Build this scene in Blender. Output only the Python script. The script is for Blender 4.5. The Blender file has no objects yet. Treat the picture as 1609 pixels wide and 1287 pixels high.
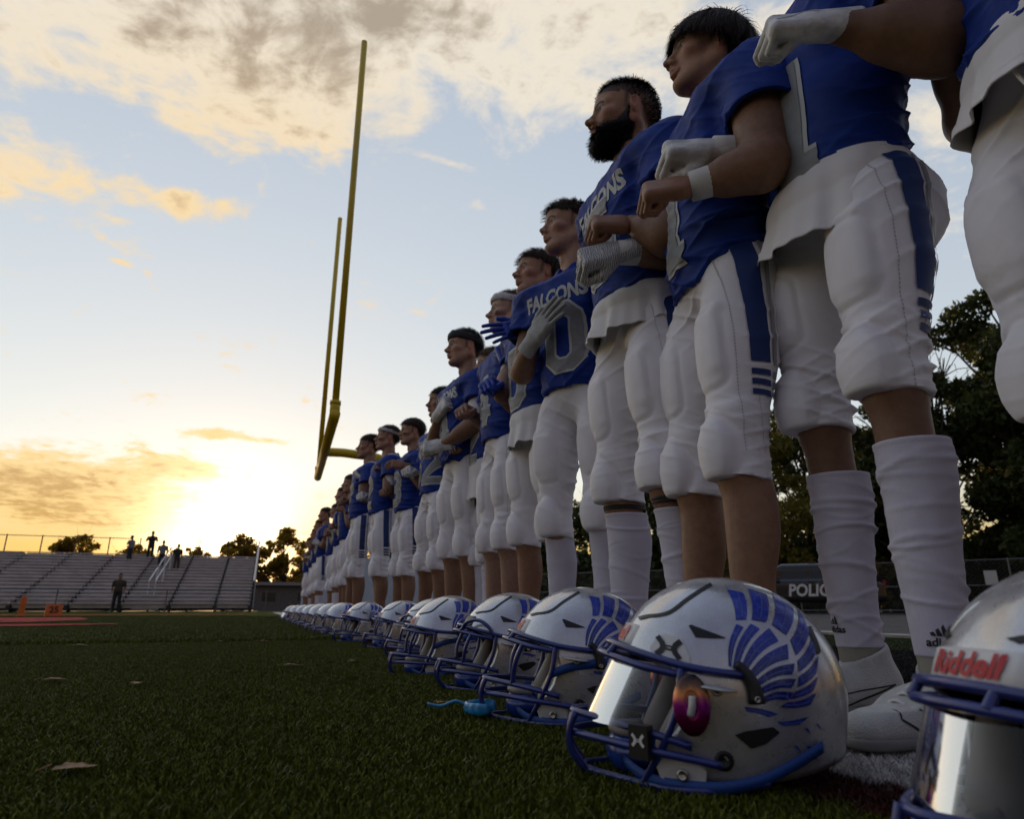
import bpy, bmesh, math, random
import numpy as np
from mathutils import Vector, Matrix
from mathutils.bvhtree import BVHTree

# ------------------------------------------------------------------ camera, sky, sun, exposure
sc = bpy.context.scene
COL = sc.collection
PITCH, YAW = math.radians(16.72), math.radians(20.2)
cam = bpy.data.cameras.new('camera')
cam_ob = bpy.data.objects.new('camera', cam)
COL.objects.link(cam_ob)
sc.camera = cam_ob
cam.sensor_width = 36.0
cam.lens = 1040.0 / 1609.0 * 36.0
cam.clip_start, cam.clip_end = 0.02, 3000.0
cam_ob.location = (0, 0, 0.20)
cam_ob.rotation_euler = (math.pi / 2 + PITCH, 0, -YAW)
cam.dof.use_dof = True
cam.dof.focus_distance = 1.55
cam.dof.aperture_fstop = 6.3

SUN_EL, SUN_AZ = math.radians(3.65), math.radians(-2.57)      # azimuth measured from +Y towards +X
world = bpy.data.worlds.new('World')
sc.world = world
world.use_nodes = True
sc.view_settings.view_transform = 'Standard'
sc.view_settings.look = 'None'
sc.view_settings.gamma = 1.0
sc.view_settings.use_curve_mapping = False
sc.view_settings.exposure = 0.95


class NT:
    """small helper to wire shader nodes"""
    def __init__(self, tree):
        self.t = tree

    def n(self, typ, **kw):
        nd = self.t.nodes.new(typ)
        for k, v in kw.items():
            setattr(nd, k, v)
        return nd

    def put(self, sock, v):
        if v is None:
            return
        if isinstance(v, bpy.types.NodeSocket):
            self.t.links.new(v, sock)
        else:
            if hasattr(sock.default_value, '__len__') and not hasattr(v, '__len__'):
                v = (v,) * len(sock.default_value)
            if hasattr(sock.default_value, '__len__') and len(sock.default_value) == 4 and len(v) == 3:
                v = tuple(v) + (1.0,)
            sock.default_value = v

    def math(self, op, a, b=None, c=None, clamp=False):
        nd = self.n('ShaderNodeMath', operation=op, use_clamp=clamp)
        for i, v in enumerate((a, b, c)):
            self.put(nd.inputs[i], v)
        return nd.outputs[0]

    def vec(self, op, a, b=None, out=0, scale=None):
        nd = self.n('ShaderNodeVectorMath', operation=op)
        self.put(nd.inputs[0], a)
        self.put(nd.inputs[1], b)
        if scale is not None:
            self.put(nd.inputs['Scale'], scale)
        return nd.outputs[out]

    def mix(self, fac, a, b, blend='MIX'):
        nd = self.n('ShaderNodeMix', data_type='RGBA', blend_type=blend)
        self.put(nd.inputs[0], fac)
        self.put(nd.inputs[6], a)
        self.put(nd.inputs[7], b)
        return nd.outputs[2]

    def noise(self, vec, scale, detail=4.0, rough=0.55, dist=0.0, out=0, dim='3D'):
        nd = self.n('ShaderNodeTexNoise', noise_dimensions=dim)
        self.put(nd.inputs['Vector'], vec)
        self.put(nd.inputs['Scale'], scale)
        self.put(nd.inputs['Detail'], detail)
        self.put(nd.inputs['Roughness'], rough)
        self.put(nd.inputs['Distortion'], dist)
        return nd.outputs[out]

    def rng(self, v, a, b, c=0.0, d=1.0, smooth=True):
        nd = self.n('ShaderNodeMapRange', interpolation_type='SMOOTHSTEP' if smooth else 'LINEAR')
        self.put(nd.inputs[0], v)
        for i, q in enumerate((a, b, c, d)):
            nd.inputs[i + 1].default_value = q
        return nd.outputs[0]

    def ramp(self, v, stops):
        nd = self.n('ShaderNodeValToRGB')
        self.put(nd.inputs[0], v)
        e = nd.color_ramp.elements
        e[0].position, e[0].color = stops[0][0], tuple(stops[0][1]) + (1,)
        e[1].position, e[1].color = stops[-1][0], tuple(stops[-1][1]) + (1,)
        for p, c in stops[1:-1]:
            q = e.new(p)
            q.color = tuple(c) + (1,)
        return nd.outputs[0]


def build_sky():
    nt = NT(world.node_tree)
    bg = world.node_tree.nodes['Background']
    sky = nt.n('ShaderNodeTexSky', sky_type='NISHITA', sun_disc=False, sun_elevation=SUN_EL,
               sun_rotation=SUN_AZ, dust_density=0.55, air_density=1.15, ozone_density=1.4, altitude=1400)
    raw = sky.outputs[0]
    # thin haze evens the clear sky out: brightness is compressed, channel by channel
    sr = nt.n('ShaderNodeSeparateXYZ')
    nt.put(sr.inputs[0], raw)
    cb = nt.n('ShaderNodeCombineXYZ')
    for i, (k, e) in enumerate(((2.12, 0.43), (1.97, 0.41), (2.08, 0.30))):
        nt.put(cb.inputs[i], nt.math('MULTIPLY', nt.math('POWER', nt.math('MAXIMUM', sr.outputs[i], 0.0), e), k))
    base = cb.outputs[0]
    d = nt.n('ShaderNodeTexCoord').outputs['Generated']
    sep = nt.n('ShaderNodeSeparateXYZ')
    nt.put(sep.inputs[0], d)
    z = nt.math('MAXIMUM', sep.outputs[2], 0.0)
    zz = nt.math('ADD', z, 0.15)
    p = nt.vec('DIVIDE', d, nt.n('ShaderNodeCombineXYZ').outputs[0])
    comb = p.node.inputs[1].links[0].from_node
    for i in range(3):
        nt.put(comb.inputs[i], zz)
    # long light path near the horizon: yellow, dimmer
    warm = nt.rng(z, 0.20, 0.05)
    base = nt.mix(warm, base, nt.vec('MULTIPLY', base, (0.72, 0.53, 0.20)))
    flat = nt.vec('MULTIPLY', p, (1, 1, 0))
    warp = nt.vec('ADD', flat, nt.vec('SCALE', nt.vec('SUBTRACT', nt.noise(flat, 2.6, 3, 0.5, out=1), (0.5, 0.5, 0.5)), None, scale=0.22))
    n_big = nt.noise(warp, 3.6, 8, 0.60)
    n_fine = nt.noise(warp, 15.0, 9, 0.62)

    def blob(cx, cy, rx, ry, amp, rot=0.0):
        q = nt.vec('SUBTRACT', warp, (cx, cy, 0))
        if rot:
            vr = nt.n('ShaderNodeVectorRotate', rotation_type='Z_AXIS')
            nt.put(vr.inputs['Vector'], q)
            vr.inputs['Angle'].default_value = rot
            q = vr.outputs[0]
        ln = nt.vec('LENGTH', nt.vec('MULTIPLY', q, (1 / rx, 1 / ry, 0)), out=1)
        return nt.math('MULTIPLY', nt.rng(ln, 1.0, 0.0), amp)
    blobs = [(-0.02, 0.76, 0.66, 0.36, 0.30), (-0.10, 0.84, 0.34, 0.18, 0.12), (-0.08, 1.05, 0.42, 0.24, 0.20), (0.34, 0.70, 0.50, 0.28, 0.14),
             (-0.50, 1.29, 0.34, 0.20, 0.26), (-0.22, 1.31, 0.18, 0.07, 0.24), (-0.40, 0.92, 0.35, 0.24, 0.14), (-0.40, 1.45, 0.25, 0.08, 0.10),
             (-0.95, 3.35, 0.95, 1.0, 0.40), (-0.17, 2.56, 0.30, 0.09, 0.24), (-0.35, 2.95, 0.42, 0.26, 0.20), (-0.70, 4.0, 0.6, 0.6, 0.18),
             (0.62, 0.64, 0.30, 0.20, 0.12), (1.08, 0.66, 0.60, 0.36, 0.13), (0.24, 1.05, 0.09, 0.03, 0.18), (0.33, 1.15, 0.05, 0.03, 0.18), (-0.36, 1.56, 0.05, 0.02, 0.14)]
    cov = None
    for b in blobs:
        v = blob(*b)
        cov = v if cov is None else nt.math('ADD', cov, v)
    dens = nt.math('ADD', nt.math('MULTIPLY', n_big, 0.55), nt.math('MULTIPLY', n_fine, 0.45))
    dens = nt.math('ADD', dens, cov)
    mask = nt.math('MULTIPLY', nt.rng(dens, 0.555, 0.745), nt.rng(sep.outputs[2], 0.0, 0.05))
    thick = nt.rng(nt.math('ADD', dens, nt.math('MULTIPLY', n_fine, 0.25)), 0.86, 1.10)
    # distance to the sun warms the clouds
    sdir = (math.sin(SUN_AZ) * math.cos(SUN_EL), math.cos(SUN_AZ) * math.cos(SUN_EL), math.sin(SUN_EL))
    c = nt.vec('DOT_PRODUCT', d, sdir, out=1)
    near = nt.rng(c, 0.72, 0.985)
    bright = nt.mix(near, (3.15, 2.80, 2.25), (3.6, 2.45, 0.95))
    dark = nt.mix(near, (1.50, 1.18, 0.82), (2.2, 1.25, 0.36))
    ccol = nt.mix(thick, bright, dark)
    col = nt.mix(nt.math('MULTIPLY', mask, 0.88), base, ccol)
    # aureole of the sun through thin haze
    glow = nt.math('POWER', nt.math('MAXIMUM', c, 0.0), 260.0)
    col = nt.vec('ADD', col, nt.vec('SCALE', (9.0, 7.6, 5.0), None, scale=glow))
    # the sky fades smoothly away from the sunset towards the dusk side
    col = nt.vec('MULTIPLY', col, nt.mix(nt.rng(c, -0.55, 0.40), (0.36, 0.335, 0.41), (1.0, 1.0, 1.0)))
    nt.put(bg.inputs[0], col)
    bg.inputs[1].default_value = 0.15
    world.cycles.sampling_method = 'MANUAL'
    world.cycles.sample_map_resolution = 1024


build_sky()
sc.cycles.max_bounces = 6
sc.cycles.diffuse_bounces = 3
sc.cycles.glossy_bounces = 3
sc.cycles.transmission_bounces = 3
sc.cycles.transparent_max_bounces = 8
sc.cycles.caustics_reflective = False
sc.cycles.caustics_refractive = False
sc.cycles.use_adaptive_sampling = True
sc.cycles.adaptive_threshold = 0.02
sun = bpy.data.lights.new('sun', 'SUN')
sun.energy = 2.4
sun.angle = math.radians(0.6)
sun.color = (1.0, 0.62, 0.30)
sun_ob = bpy.data.objects.new('sun', sun)
COL.objects.link(sun_ob)
sun_ob.rotation_euler = (math.radians(90) - SUN_EL, 0, math.pi - SUN_AZ)
sun_ob.location = (-5, 60, 20)
# ------------------------------------------------------------------ materials
MATS = {}


def material(name, color, rough=0.6, metal=0.0, spec=0.5, bump=0.0, bscale=200.0, vary=0.0, vscale=6.0, attr=None,
             trans=0.0, coat=0.0, alpha=1.0, flake=0.0, sheen=0.0, sss=0.0, weave=0.0, ior=1.45, coords='Object', stretch=None):
    if name in MATS:
        return MATS[name]
    m = bpy.data.materials.new(name)
    m.use_nodes = True
    nt = NT(m.node_tree)
    b = m.node_tree.nodes['Principled BSDF']
    tc = nt.n('ShaderNodeTexCoord').outputs[coords]
    col = None
    if attr:
        a = nt.n('ShaderNodeAttribute', attribute_name=attr)
        col = a.outputs['Color']
    if vary:
        f = nt.rng(nt.noise(tc, vscale, 6, 0.6), 0.3, 0.7)
        lo = tuple(c * (1 - vary) for c in color)
        hi = tuple(min(1, c * (1 + vary)) for c in color)
        v = nt.mix(f, lo, hi)
        if col is not None:
            v2 = nt.mix(f, (1 - vary,) * 3, (1 + vary,) * 3)
            v = nt.mix(1.0, col, v2, 'MULTIPLY')
        col = v
    if flake:
        vo = nt.n('ShaderNodeTexVoronoi')
        nt.put(vo.inputs['Vector'], tc)
        vo.inputs['Scale'].default_value = 1500
        fl = nt.mix(flake, col if col is not None else color, vo.outputs['Color'], 'OVERLAY')
        col = fl
    nt.put(b.inputs['Base Color'], col if col is not None else color)
    b.inputs['Metallic'].default_value = metal
    b.inputs['Specular IOR Level'].default_value = spec
    b.inputs['Transmission Weight'].default_value = trans
    b.inputs['Coat Weight'].default_value = coat
    b.inputs['Coat Roughness'].default_value = 0.06
    b.inputs['Alpha'].default_value = alpha
    b.inputs['IOR'].default_value = ior
    if sheen:
        b.inputs['Sheen Weight'].default_value = sheen
    if sss:
        b.inputs['Subsurface Weight'].default_value = sss
        b.inputs['Subsurface Radius'].default_value = (0.008, 0.003, 0.0015)
        b.inputs['Subsurface Scale'].default_value = 1.0
    rr = nt.rng(nt.noise(tc, vscale * 3, 4), 0.25, 0.75, max(0.02, rough * 0.85), min(1, rough * 1.15)) if rough > 0.15 else rough
    nt.put(b.inputs['Roughness'], rr)
    if bump or weave:
        h = nt.noise(nt.vec('MULTIPLY', tc, stretch) if stretch else tc, bscale, 5, 0.6)
        if weave:
            w = nt.n('ShaderNodeTexVoronoi')
            nt.put(w.inputs['Vector'], tc)
            w.inputs['Scale'].default_value = weave
            h = nt.math('ADD', nt.math('MULTIPLY', h, 0.5), nt.math('MULTIPLY', w.outputs[0], 0.8))
        bp = nt.n('ShaderNodeBump')
        bp.inputs['Strength'].default_value = bump or 0.2
        bp.inputs['Distance'].default_value = 0.004
        nt.put(bp.inputs['Height'], h)
        nt.put(b.inputs['Normal'], bp.outputs[0])
    MATS[name] = m
    return m


# ------------------------------------------------------------------ objects and meshes
def tag(o, label=None, cat=None, group=None, kind=None):
    if label:
        o['label'] = label
    if cat:
        o['category'] = cat
    if group:
        o['group'] = group
    if kind:
        o['kind'] = kind
    return o


def empty(name, loc=(0, 0, 0), rz=0.0, label=None, cat=None, group=None):
    o = bpy.data.objects.new(name, None)
    o.empty_display_size = 0.1
    COL.objects.link(o)
    o.location = loc
    o.rotation_euler = (0, 0, rz)
    return tag(o, label, cat, group)


def mesh_data(name, verts, faces, mats=None, smooth=True, fmat=None, attr=None):
    me = bpy.data.meshes.new(name)
    verts = np.asarray(verts, dtype=np.float32).reshape(-1, 3)
    if isinstance(faces, np.ndarray) and faces.ndim == 2:
        n, k = faces.shape
        me.vertices.add(len(verts))
        me.vertices.foreach_set('co', verts.ravel())
        me.loops.add(n * k)
        me.loops.foreach_set('vertex_index', faces.astype(np.int32).ravel())
        me.polygons.add(n)
        me.polygons.foreach_set('loop_start', np.arange(0, n * k, k, dtype=np.int32))
        me.update(calc_edges=True)
    else:
        me.from_pydata(verts.tolist(), [], [list(map(int, f)) for f in faces])
    if len(me.polygons):
        me.polygons.foreach_set('use_smooth', np.full(len(me.polygons), bool(smooth)))
        if fmat is not None:
            me.polygons.foreach_set('material_index', np.asarray(fmat, dtype=np.int32))
    for m in (mats if isinstance(mats, (list, tuple)) else [mats]):
        if m is not None:
            me.materials.append(m)
    if attr is not None:
        a = me.color_attributes.new('Col', 'FLOAT_COLOR', 'POINT')
        c = np.ones((len(verts), 4), dtype=np.float32)
        c[:, :3] = attr
        a.data.foreach_set('color', c.ravel())
    me.update()
    return me


def obj(name, me, parent=None):
    o = bpy.data.objects.new(name, me)
    COL.objects.link(o)
    if parent is not None:
        o.parent = parent
    return o


class MB:
    """collects shapes that belong to ONE part"""
    def __init__(self):
        self.v, self.f, self.n = [], [], 0

    def add(self, v, f):
        v = np.asarray(v, dtype=float).reshape(-1, 3)
        self.v.append(v)
        self.f += [tuple(i + self.n for i in q) for q in f]
        self.n += len(v)
        return self

    def box(self, c, s, rot=None):
        c, s = np.array(c, float), np.array(s, float) / 2
        v = np.array([(x, y, z) for x in (-1, 1) for y in (-1, 1) for z in (-1, 1)]) * s
        if rot is not None:
            v = v @ np.array(rot).T
        return self.add(v + c, [(0, 1, 3, 2), (4, 6, 7, 5), (0, 4, 5, 1), (2, 3, 7, 6), (0, 2, 6, 4), (1, 5, 7, 3)])

    def bar(self, a, b, w, h=None):
        a, b = np.array(a, float), np.array(b, float)
        h = h or w
        x = b - a
        L = np.linalg.norm(x)
        x /= L
        up = np.array((0, 0, 1.0)) if abs(x[2]) < 0.95 else np.array((1.0, 0, 0))
        y = np.cross(up, x)
        y /= np.linalg.norm(y)
        z = np.cross(x, y)
        return self.box((a + b) / 2, (L, w, h), np.stack([x, y, z], 1))

    def tube(self, pts, r, sides=8, cap=True):
        v, f = tube(pts, r, sides, cap)
        return self.add(v, f)

    def build(self, name, mat, parent=None, smooth=False):
        return obj(name, mesh_data(name, np.concatenate(self.v), self.f, mat, smooth), parent)


def spline(pts, n):
    """Catmull-Rom through pts"""
    p = np.asarray(pts, float)
    q = np.concatenate([[2 * p[0] - p[1]], p, [2 * p[-1] - p[-2]]])
    out = []
    m = len(p) - 1
    for t in np.linspace(0, m - 1e-9, n):
        i = int(t)
        u = t - i
        a, b, c, d = q[i:i + 4]
        out.append(0.5 * ((2 * b) + (-a + c) * u + (2 * a - 5 * b + 4 * c - d) * u * u + (-a + 3 * b - 3 * c + d) * u ** 3))
    return np.array(out)


def tube(pts, r, sides=8, cap=True, flat=1.0):
    p = np.asarray(pts, float)
    n = len(p)
    r = np.full(n, r) if np.isscalar(r) else np.asarray(r, float)
    t = np.gradient(p, axis=0)
    t /= np.linalg.norm(t, axis=1)[:, None] + 1e-12
    up = np.array((0, 0, 1.0)) if abs(t[0][2]) < 0.9 else np.array((1.0, 0, 0))
    nv = np.cross(t[0], up)
    nv /= np.linalg.norm(nv)
    verts = []
    ang = np.linspace(0, 2 * math.pi, sides, endpoint=False)
    for i in range(n):
        nv = nv - t[i] * np.dot(nv, t[i])
        nv /= np.linalg.norm(nv) + 1e-12
        bv = np.cross(t[i], nv)
        verts.append(p[i] + r[i] * (np.cos(ang)[:, None] * nv + flat * np.sin(ang)[:, None] * bv))
    v = np.concatenate(verts)
    f = []
    for i in range(n - 1):
        for j in range(sides):
            k = (j + 1) % sides
            f.append((i * sides + j, i * sides + k, (i + 1) * sides + k, (i + 1) * sides + j))
    if cap:
        f.append(tuple(range(sides))[::-1])
        f.append(tuple(range((n - 1) * sides, n * sides)))
    return v, f


def lathe(profile, axis_pts=None, sides=16):
    """profile: list of (r, z)"""
    v, f = [], []
    for r, z in profile:
        for k in range(sides):
            a = 2 * math.pi * k / sides
            v.append((r * math.cos(a), r * math.sin(a), z))
    for i in range(len(profile) - 1):
        for k in range(sides):
            q = (k + 1) % sides
            f.append((i * sides + k, i * sides + q, (i + 1) * sides + q, (i + 1) * sides + k))
    return np.array(v), f


def copy_tree(o, parent=None):
    c = o.copy()
    COL.objects.link(c)
    c.parent = parent
    for ch in list(o.children):
        copy_tree(ch, c)
    return c


# ------------------------------------------------------------------ signed distance volumes -> meshes
class Vol:
    BIG = 0.05

    def __init__(self, lo, hi, h):
        self.lo = np.array(lo, float)
        self.h = h
        self.n = np.ceil((np.array(hi) - self.lo) / h).astype(int) + 1
        self.D = np.full(self.n, self.BIG, dtype=np.float32)
        self.ax = [(self.lo[i] + h * np.arange(self.n[i])).astype(np.float32) for i in range(3)]

    def _sl(self, lo, hi):
        a = np.clip(np.floor((np.array(lo) - self.lo) / self.h).astype(int), 0, self.n)
        b = np.clip(np.ceil((np.array(hi) - self.lo) / self.h).astype(int) + 1, 0, self.n)
        if np.any(b <= a):
            return None, None
        s = tuple(slice(a[i], b[i]) for i in range(3))
        P = [self.ax[0][s[0]][:, None, None], self.ax[1][s[1]][None, :, None], self.ax[2][s[2]][None, None, :]]
        return s, P

    def op(self, lo, hi, fn, k=0.0, cut=False):
        s, P = self._sl(lo, hi)
        if s is None:
            return
        d = fn(*P).astype(np.float32)
        A = self.D[s]
        if cut:
            d = -d
            if k > 0:
                h = np.clip(0.5 - 0.5 * (A - d) / k, 0, 1)
                self.D[s] = A * (1 - h) + d * h + k * h * (1 - h)
            else:
                self.D[s] = np.maximum(A, d)
        else:
            if k > 0:
                h = np.clip(0.5 + 0.5 * (A - d) / k, 0, 1)
                self.D[s] = A * (1 - h) + d * h - k * h * (1 - h)
            else:
                self.D[s] = np.minimum(A, d)

    def cone(self, a, b, ra, rb, k=0.01, cut=False, flat=None):
        """tapered capsule; flat = (axis, factor) squeezes it along an axis"""
        a, b = np.array(a, float), np.array(b, float)
        ab = b - a
        L2 = float(ab @ ab) + 1e-12
        m = max(ra, rb) * (max(1.0, flat[1]) if flat else 1.0) + (0.0 if cut else self.BIG * 0.6) + k
        if flat is not None:
            n = np.array(flat[0], float)
            n /= np.linalg.norm(n)
            g = 1.0 / flat[1] - 1.0
            abn = float(ab @ n)
            ab2 = ab + n * abn * g
            L2f = float(ab2 @ ab2) + 1e-12

        def fn(X, Y, Z):
            x, y, z = X - a[0], Y - a[1], Z - a[2]
            if flat is not None:
                q = (x * n[0] + y * n[1] + z * n[2]) * g
                x, y, z = x + q * n[0], y + q * n[1], z + q * n[2]
                w, l2 = ab2, L2f
            else:
                w, l2 = ab, L2
            t = np.clip((x * w[0] + y * w[1] + z * w[2]) / l2, 0, 1)
            d = np.sqrt((x - t * w[0]) ** 2 + (y - t * w[1]) ** 2 + (z - t * w[2]) ** 2) - (ra + (rb - ra) * t)
            return d * (min(1.0, flat[1]) if flat is not None else 1.0)
        self.op(np.minimum(a, b) - m, np.maximum(a, b) + m, fn, k, cut)

    def ell(self, c, r, k=0.01, R=None, cut=False):
        c, r = np.array(c, float), np.array(r, float)
        m = r.max() + (0.0 if cut else self.BIG * 0.6) + k
        R = np.eye(3) if R is None else np.array(R)

        def fn(X, Y, Z):
            x, y, z = X - c[0], Y - c[1], Z - c[2]
            u = (x * R[0, 0] + y * R[1, 0] + z * R[2, 0])
            v = (x * R[0, 1] + y * R[1, 1] + z * R[2, 1])
            w = (x * R[0, 2] + y * R[1, 2] + z * R[2, 2])
            k0 = np.sqrt((u / r[0]) ** 2 + (v / r[1]) ** 2 + (w / r[2]) ** 2)
            k1 = np.sqrt((u / r[0] ** 2) ** 2 + (v / r[1] ** 2) ** 2 + (w / r[2] ** 2) ** 2)
            return np.where(k1 > 1e-6, k0 * (k0 - 1) / np.maximum(k1, 1e-6), -r.min())
        self.op(c - m, c + m, fn, k, cut)

    def box(self, c, half, rad, k=0.01, R=None, cut=False):
        c, half = np.array(c, float), np.array(half, float) - rad
        m = np.linalg.norm(half) + rad + (0.0 if cut else self.BIG * 0.6) + k
        R = np.eye(3) if R is None else np.array(R)

        def fn(X, Y, Z):
            x, y, z = X - c[0], Y - c[1], Z - c[2]
            u = np.abs(x * R[0, 0] + y * R[1, 0] + z * R[2, 0]) - half[0]
            v = np.abs(x * R[0, 1] + y * R[1, 1] + z * R[2, 1]) - half[1]
            w = np.abs(x * R[0, 2] + y * R[1, 2] + z * R[2, 2]) - half[2]
            o = np.sqrt(np.maximum(u, 0) ** 2 + np.maximum(v, 0) ** 2 + np.maximum(w, 0) ** 2)
            return o + np.minimum(np.maximum(np.maximum(u, v), w), 0) - rad
        self.op(c - m, c + m, fn, k, cut)

    def half(self, p, n, lo, hi, k=0.0):
        """cut away everything on the +n side of the plane through p, inside the box lo..hi"""
        p, n = np.array(p, float), np.array(n, float)
        n /= np.linalg.norm(n)
        self.op(lo, hi, lambda X, Y, Z: -((X - p[0]) * n[0] + (Y - p[1]) * n[1] + (Z - p[2]) * n[2]), k, True)

    def mesh(self):
        D = self.D
        for ax in range(3):
            sl = [slice(None)] * 3
            for e in (0, -1):
                sl[ax] = e
                D[tuple(sl)] = np.maximum(D[tuple(sl)], 1e-3)
        I = D < 0
        nx, ny, nz = D.shape
        c = np.zeros((nx - 1, ny - 1, nz - 1), dtype=np.uint8)
        for i in (0, 1):
            for j in (0, 1):
                for k in (0, 1):
                    c += I[i:nx - 1 + i, j:ny - 1 + j, k:nz - 1 + k]
        act = np.argwhere((c > 0) & (c < 8))
        idx = np.full(c.shape, -1, dtype=np.int32)
        idx[act[:, 0], act[:, 1], act[:, 2]] = np.arange(len(act))
        pos = np.zeros((len(act), 3))
        cnt = np.zeros(len(act))
        for ax in range(3):
            o = [a for a in range(3) if a != ax]
            for s in (0, 1):
                for t in (0, 1):
                    A = act.copy()
                    A[:, o[0]] += s
                    A[:, o[1]] += t
                    B = A.copy()
                    B[:, ax] += 1
                    da = D[A[:, 0], A[:, 1], A[:, 2]]
                    db = D[B[:, 0], B[:, 1], B[:, 2]]
                    x = (da < 0) != (db < 0)
                    w = np.where(x, da / np.where(x, da - db, 1), 0)
                    q = A.astype(float)
                    q[:, ax] += w
                    pos[x] += q[x]
                    cnt += x
        v = self.lo + self.h * pos / cnt[:, None]
        faces = []
        for ax in range(3):
            o1, o2 = [(1, 2), (2, 0), (0, 1)][ax]
            a = [slice(None)] * 3
            b = [slice(None)] * 3
            a[ax] = slice(0, -1)
            b[ax] = slice(1, None)
            e = np.argwhere(I[tuple(a)] != I[tuple(b)])
            ok = (e[:, o1] > 0) & (e[:, o2] > 0) & (e[:, o1] < D.shape[o1] - 1) & (e[:, o2] < D.shape[o2] - 1)
            e = e[ok]
            ins = I[e[:, 0], e[:, 1], e[:, 2]]

            def cell(d1, d2):
                q = e.copy()
                q[:, o1] -= d1
                q[:, o2] -= d2
                return idx[q[:, 0], q[:, 1], q[:, 2]]
            f = np.stack([cell(1, 1), cell(0, 1), cell(0, 0), cell(1, 0)], 1)
            f[~ins] = f[~ins][:, ::-1]
            faces.append(f)
        return v, np.concatenate(faces)


def vnormals(v, f):
    n = np.zeros_like(v)
    a = np.cross(v[f[:, 2]] - v[f[:, 0]], v[f[:, 3]] - v[f[:, 1]])
    for k in range(4):
        np.add.at(n, f[:, k], a)
    return n / (np.linalg.norm(n, axis=1)[:, None] + 1e-12)


def wsin(p, seed, freq, octv=3):
    """cheap smooth 3D noise in -1..1"""
    rs = np.random.RandomState(seed)
    o = np.zeros(len(p))
    amp = 1.0
    tot = 0
    for i in range(octv):
        for j in range(3):
            d = rs.normal(size=3)
            d /= np.linalg.norm(d)
            o += amp * np.sin((p @ d) * freq * rs.uniform(0.7, 1.3) + rs.uniform(0, 6.28) + 1.3 * np.sin((p @ rs.normal(size=3)) * freq * 0.4))
            tot += amp
        amp *= 0.55
        freq *= 2.05
    return o / tot * 1.6


def ribbon(pts, w, n_across=4, step=0.008, closed=False):
    """2D polyline with mitred joins -> grid of points (u, v) and quads"""
    p = np.asarray(pts, float)
    m = len(p)
    off = []
    for i in range(m):
        a = p[i - 1] if (i or closed) else None
        b = p[(i + 1) % m] if (i < m - 1 or closed) else None
        d1 = (p[i] - a) / np.linalg.norm(p[i] - a) if a is not None else None
        d2 = (b - p[i]) / np.linalg.norm(b - p[i]) if b is not None else None
        d1 = d2 if d1 is None else d1
        d2 = d1 if d2 is None else d2
        n1, n2 = np.array((-d1[1], d1[0])), np.array((-d2[1], d2[0]))
        q = n1 + n2
        q /= np.linalg.norm(q)
        off.append(q / max(0.45, q @ n1))
    V, F = [], []
    segs = m if closed else m - 1
    for s in range(segs):
        i, j = s, (s + 1) % m
        L = max(1, int(np.linalg.norm(p[j] - p[i]) / step))
        base = len(V)
        for t in range(L + 1):
            u = t / L
            c, o = p[i] * (1 - u) + p[j] * u, off[i] * (1 - u) + off[j] * u
            for k in range(n_across + 1):
                V.append(c + o * w * (k / n_across - 0.5))
        for t in range(L):
            for k in range(n_across):
                a = base + t * (n_across + 1) + k
                F.append((a, a + 1, a + n_across + 2, a + n_across + 1))
    return np.array(V), F


def project(V2, F, frame, bvh, off, maxd=0.6):
    """drop a flat pattern (u,v) onto a surface: frame = (origin, udir, vdir, ray dir)"""
    o, ud, vd, rd = [np.array(q, float) for q in frame]
    rd = rd / np.linalg.norm(rd)
    P, ok = [], []
    for u, v in V2:
        s = o + ud * u + vd * v
        hit, nrm, fi, dist = bvh.ray_cast(Vector(s), Vector(rd), maxd)
        if hit is None:
            P.append(s)
            ok.append(False)
        else:
            q = np.array(nrm)
            if q @ rd > 0:
                q = -q
            P.append(np.array(hit) + q * off)
            ok.append(True)
    Fk = [f for f in F if all(ok[i] for i in f)]
    return np.array(P), Fk


def text_shape(body, size, sub=0.01, shear=0.0, bold=0.0):
    """built-in font -> 2D points and triangles, centred"""
    cu = bpy.data.curves.new('t', 'FONT')
    cu.body = body
    cu.size = size
    cu.shear = shear
    cu.offset = bold
    cu.align_x = 'CENTER'
    cu.align_y = 'CENTER'
    cu.resolution_u = 3
    o = bpy.data.objects.new('t', cu)
    COL.objects.link(o)
    me = bpy.data.meshes.new_from_object(o.evaluated_get(bpy.context.evaluated_depsgraph_get()))
    bpy.data.objects.remove(o)
    bpy.data.curves.remove(cu)
    bm = bmesh.new()
    bm.from_mesh(me)
    bpy.data.meshes.remove(me)
    bmesh.ops.triangulate(bm, faces=bm.faces[:])
    for _ in range(4):
        le = [e for e in bm.edges if e.calc_length() > sub]
        if not le:
            break
        bmesh.ops.subdivide_edges(bm, edges=le, cuts=1)
        bmesh.ops.triangulate(bm, faces=bm.faces[:])
    V = np.array([v.co[:2] for v in bm.verts])
    F = [tuple(v.index for v in f.verts) for f in bm.faces]
    bm.free()
    return V, F
# ------------------------------------------------------------------ setting: ground, turf, track
def sheet(name, x0, x1, y0, y1, z, mat, n=1):
    xs, ys = np.linspace(x0, x1, n + 1), np.linspace(y0, y1, n + 1)
    v = [(x, y, z) for y in ys for x in xs]
    f = [(j * (n + 1) + i, j * (n + 1) + i + 1, (j + 1) * (n + 1) + i + 1, (j + 1) * (n + 1) + i) for j in range(n) for i in range(n)]
    o = obj(name, mesh_data(name, v, f, mat, False))
    return tag(o, kind='structure')


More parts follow.
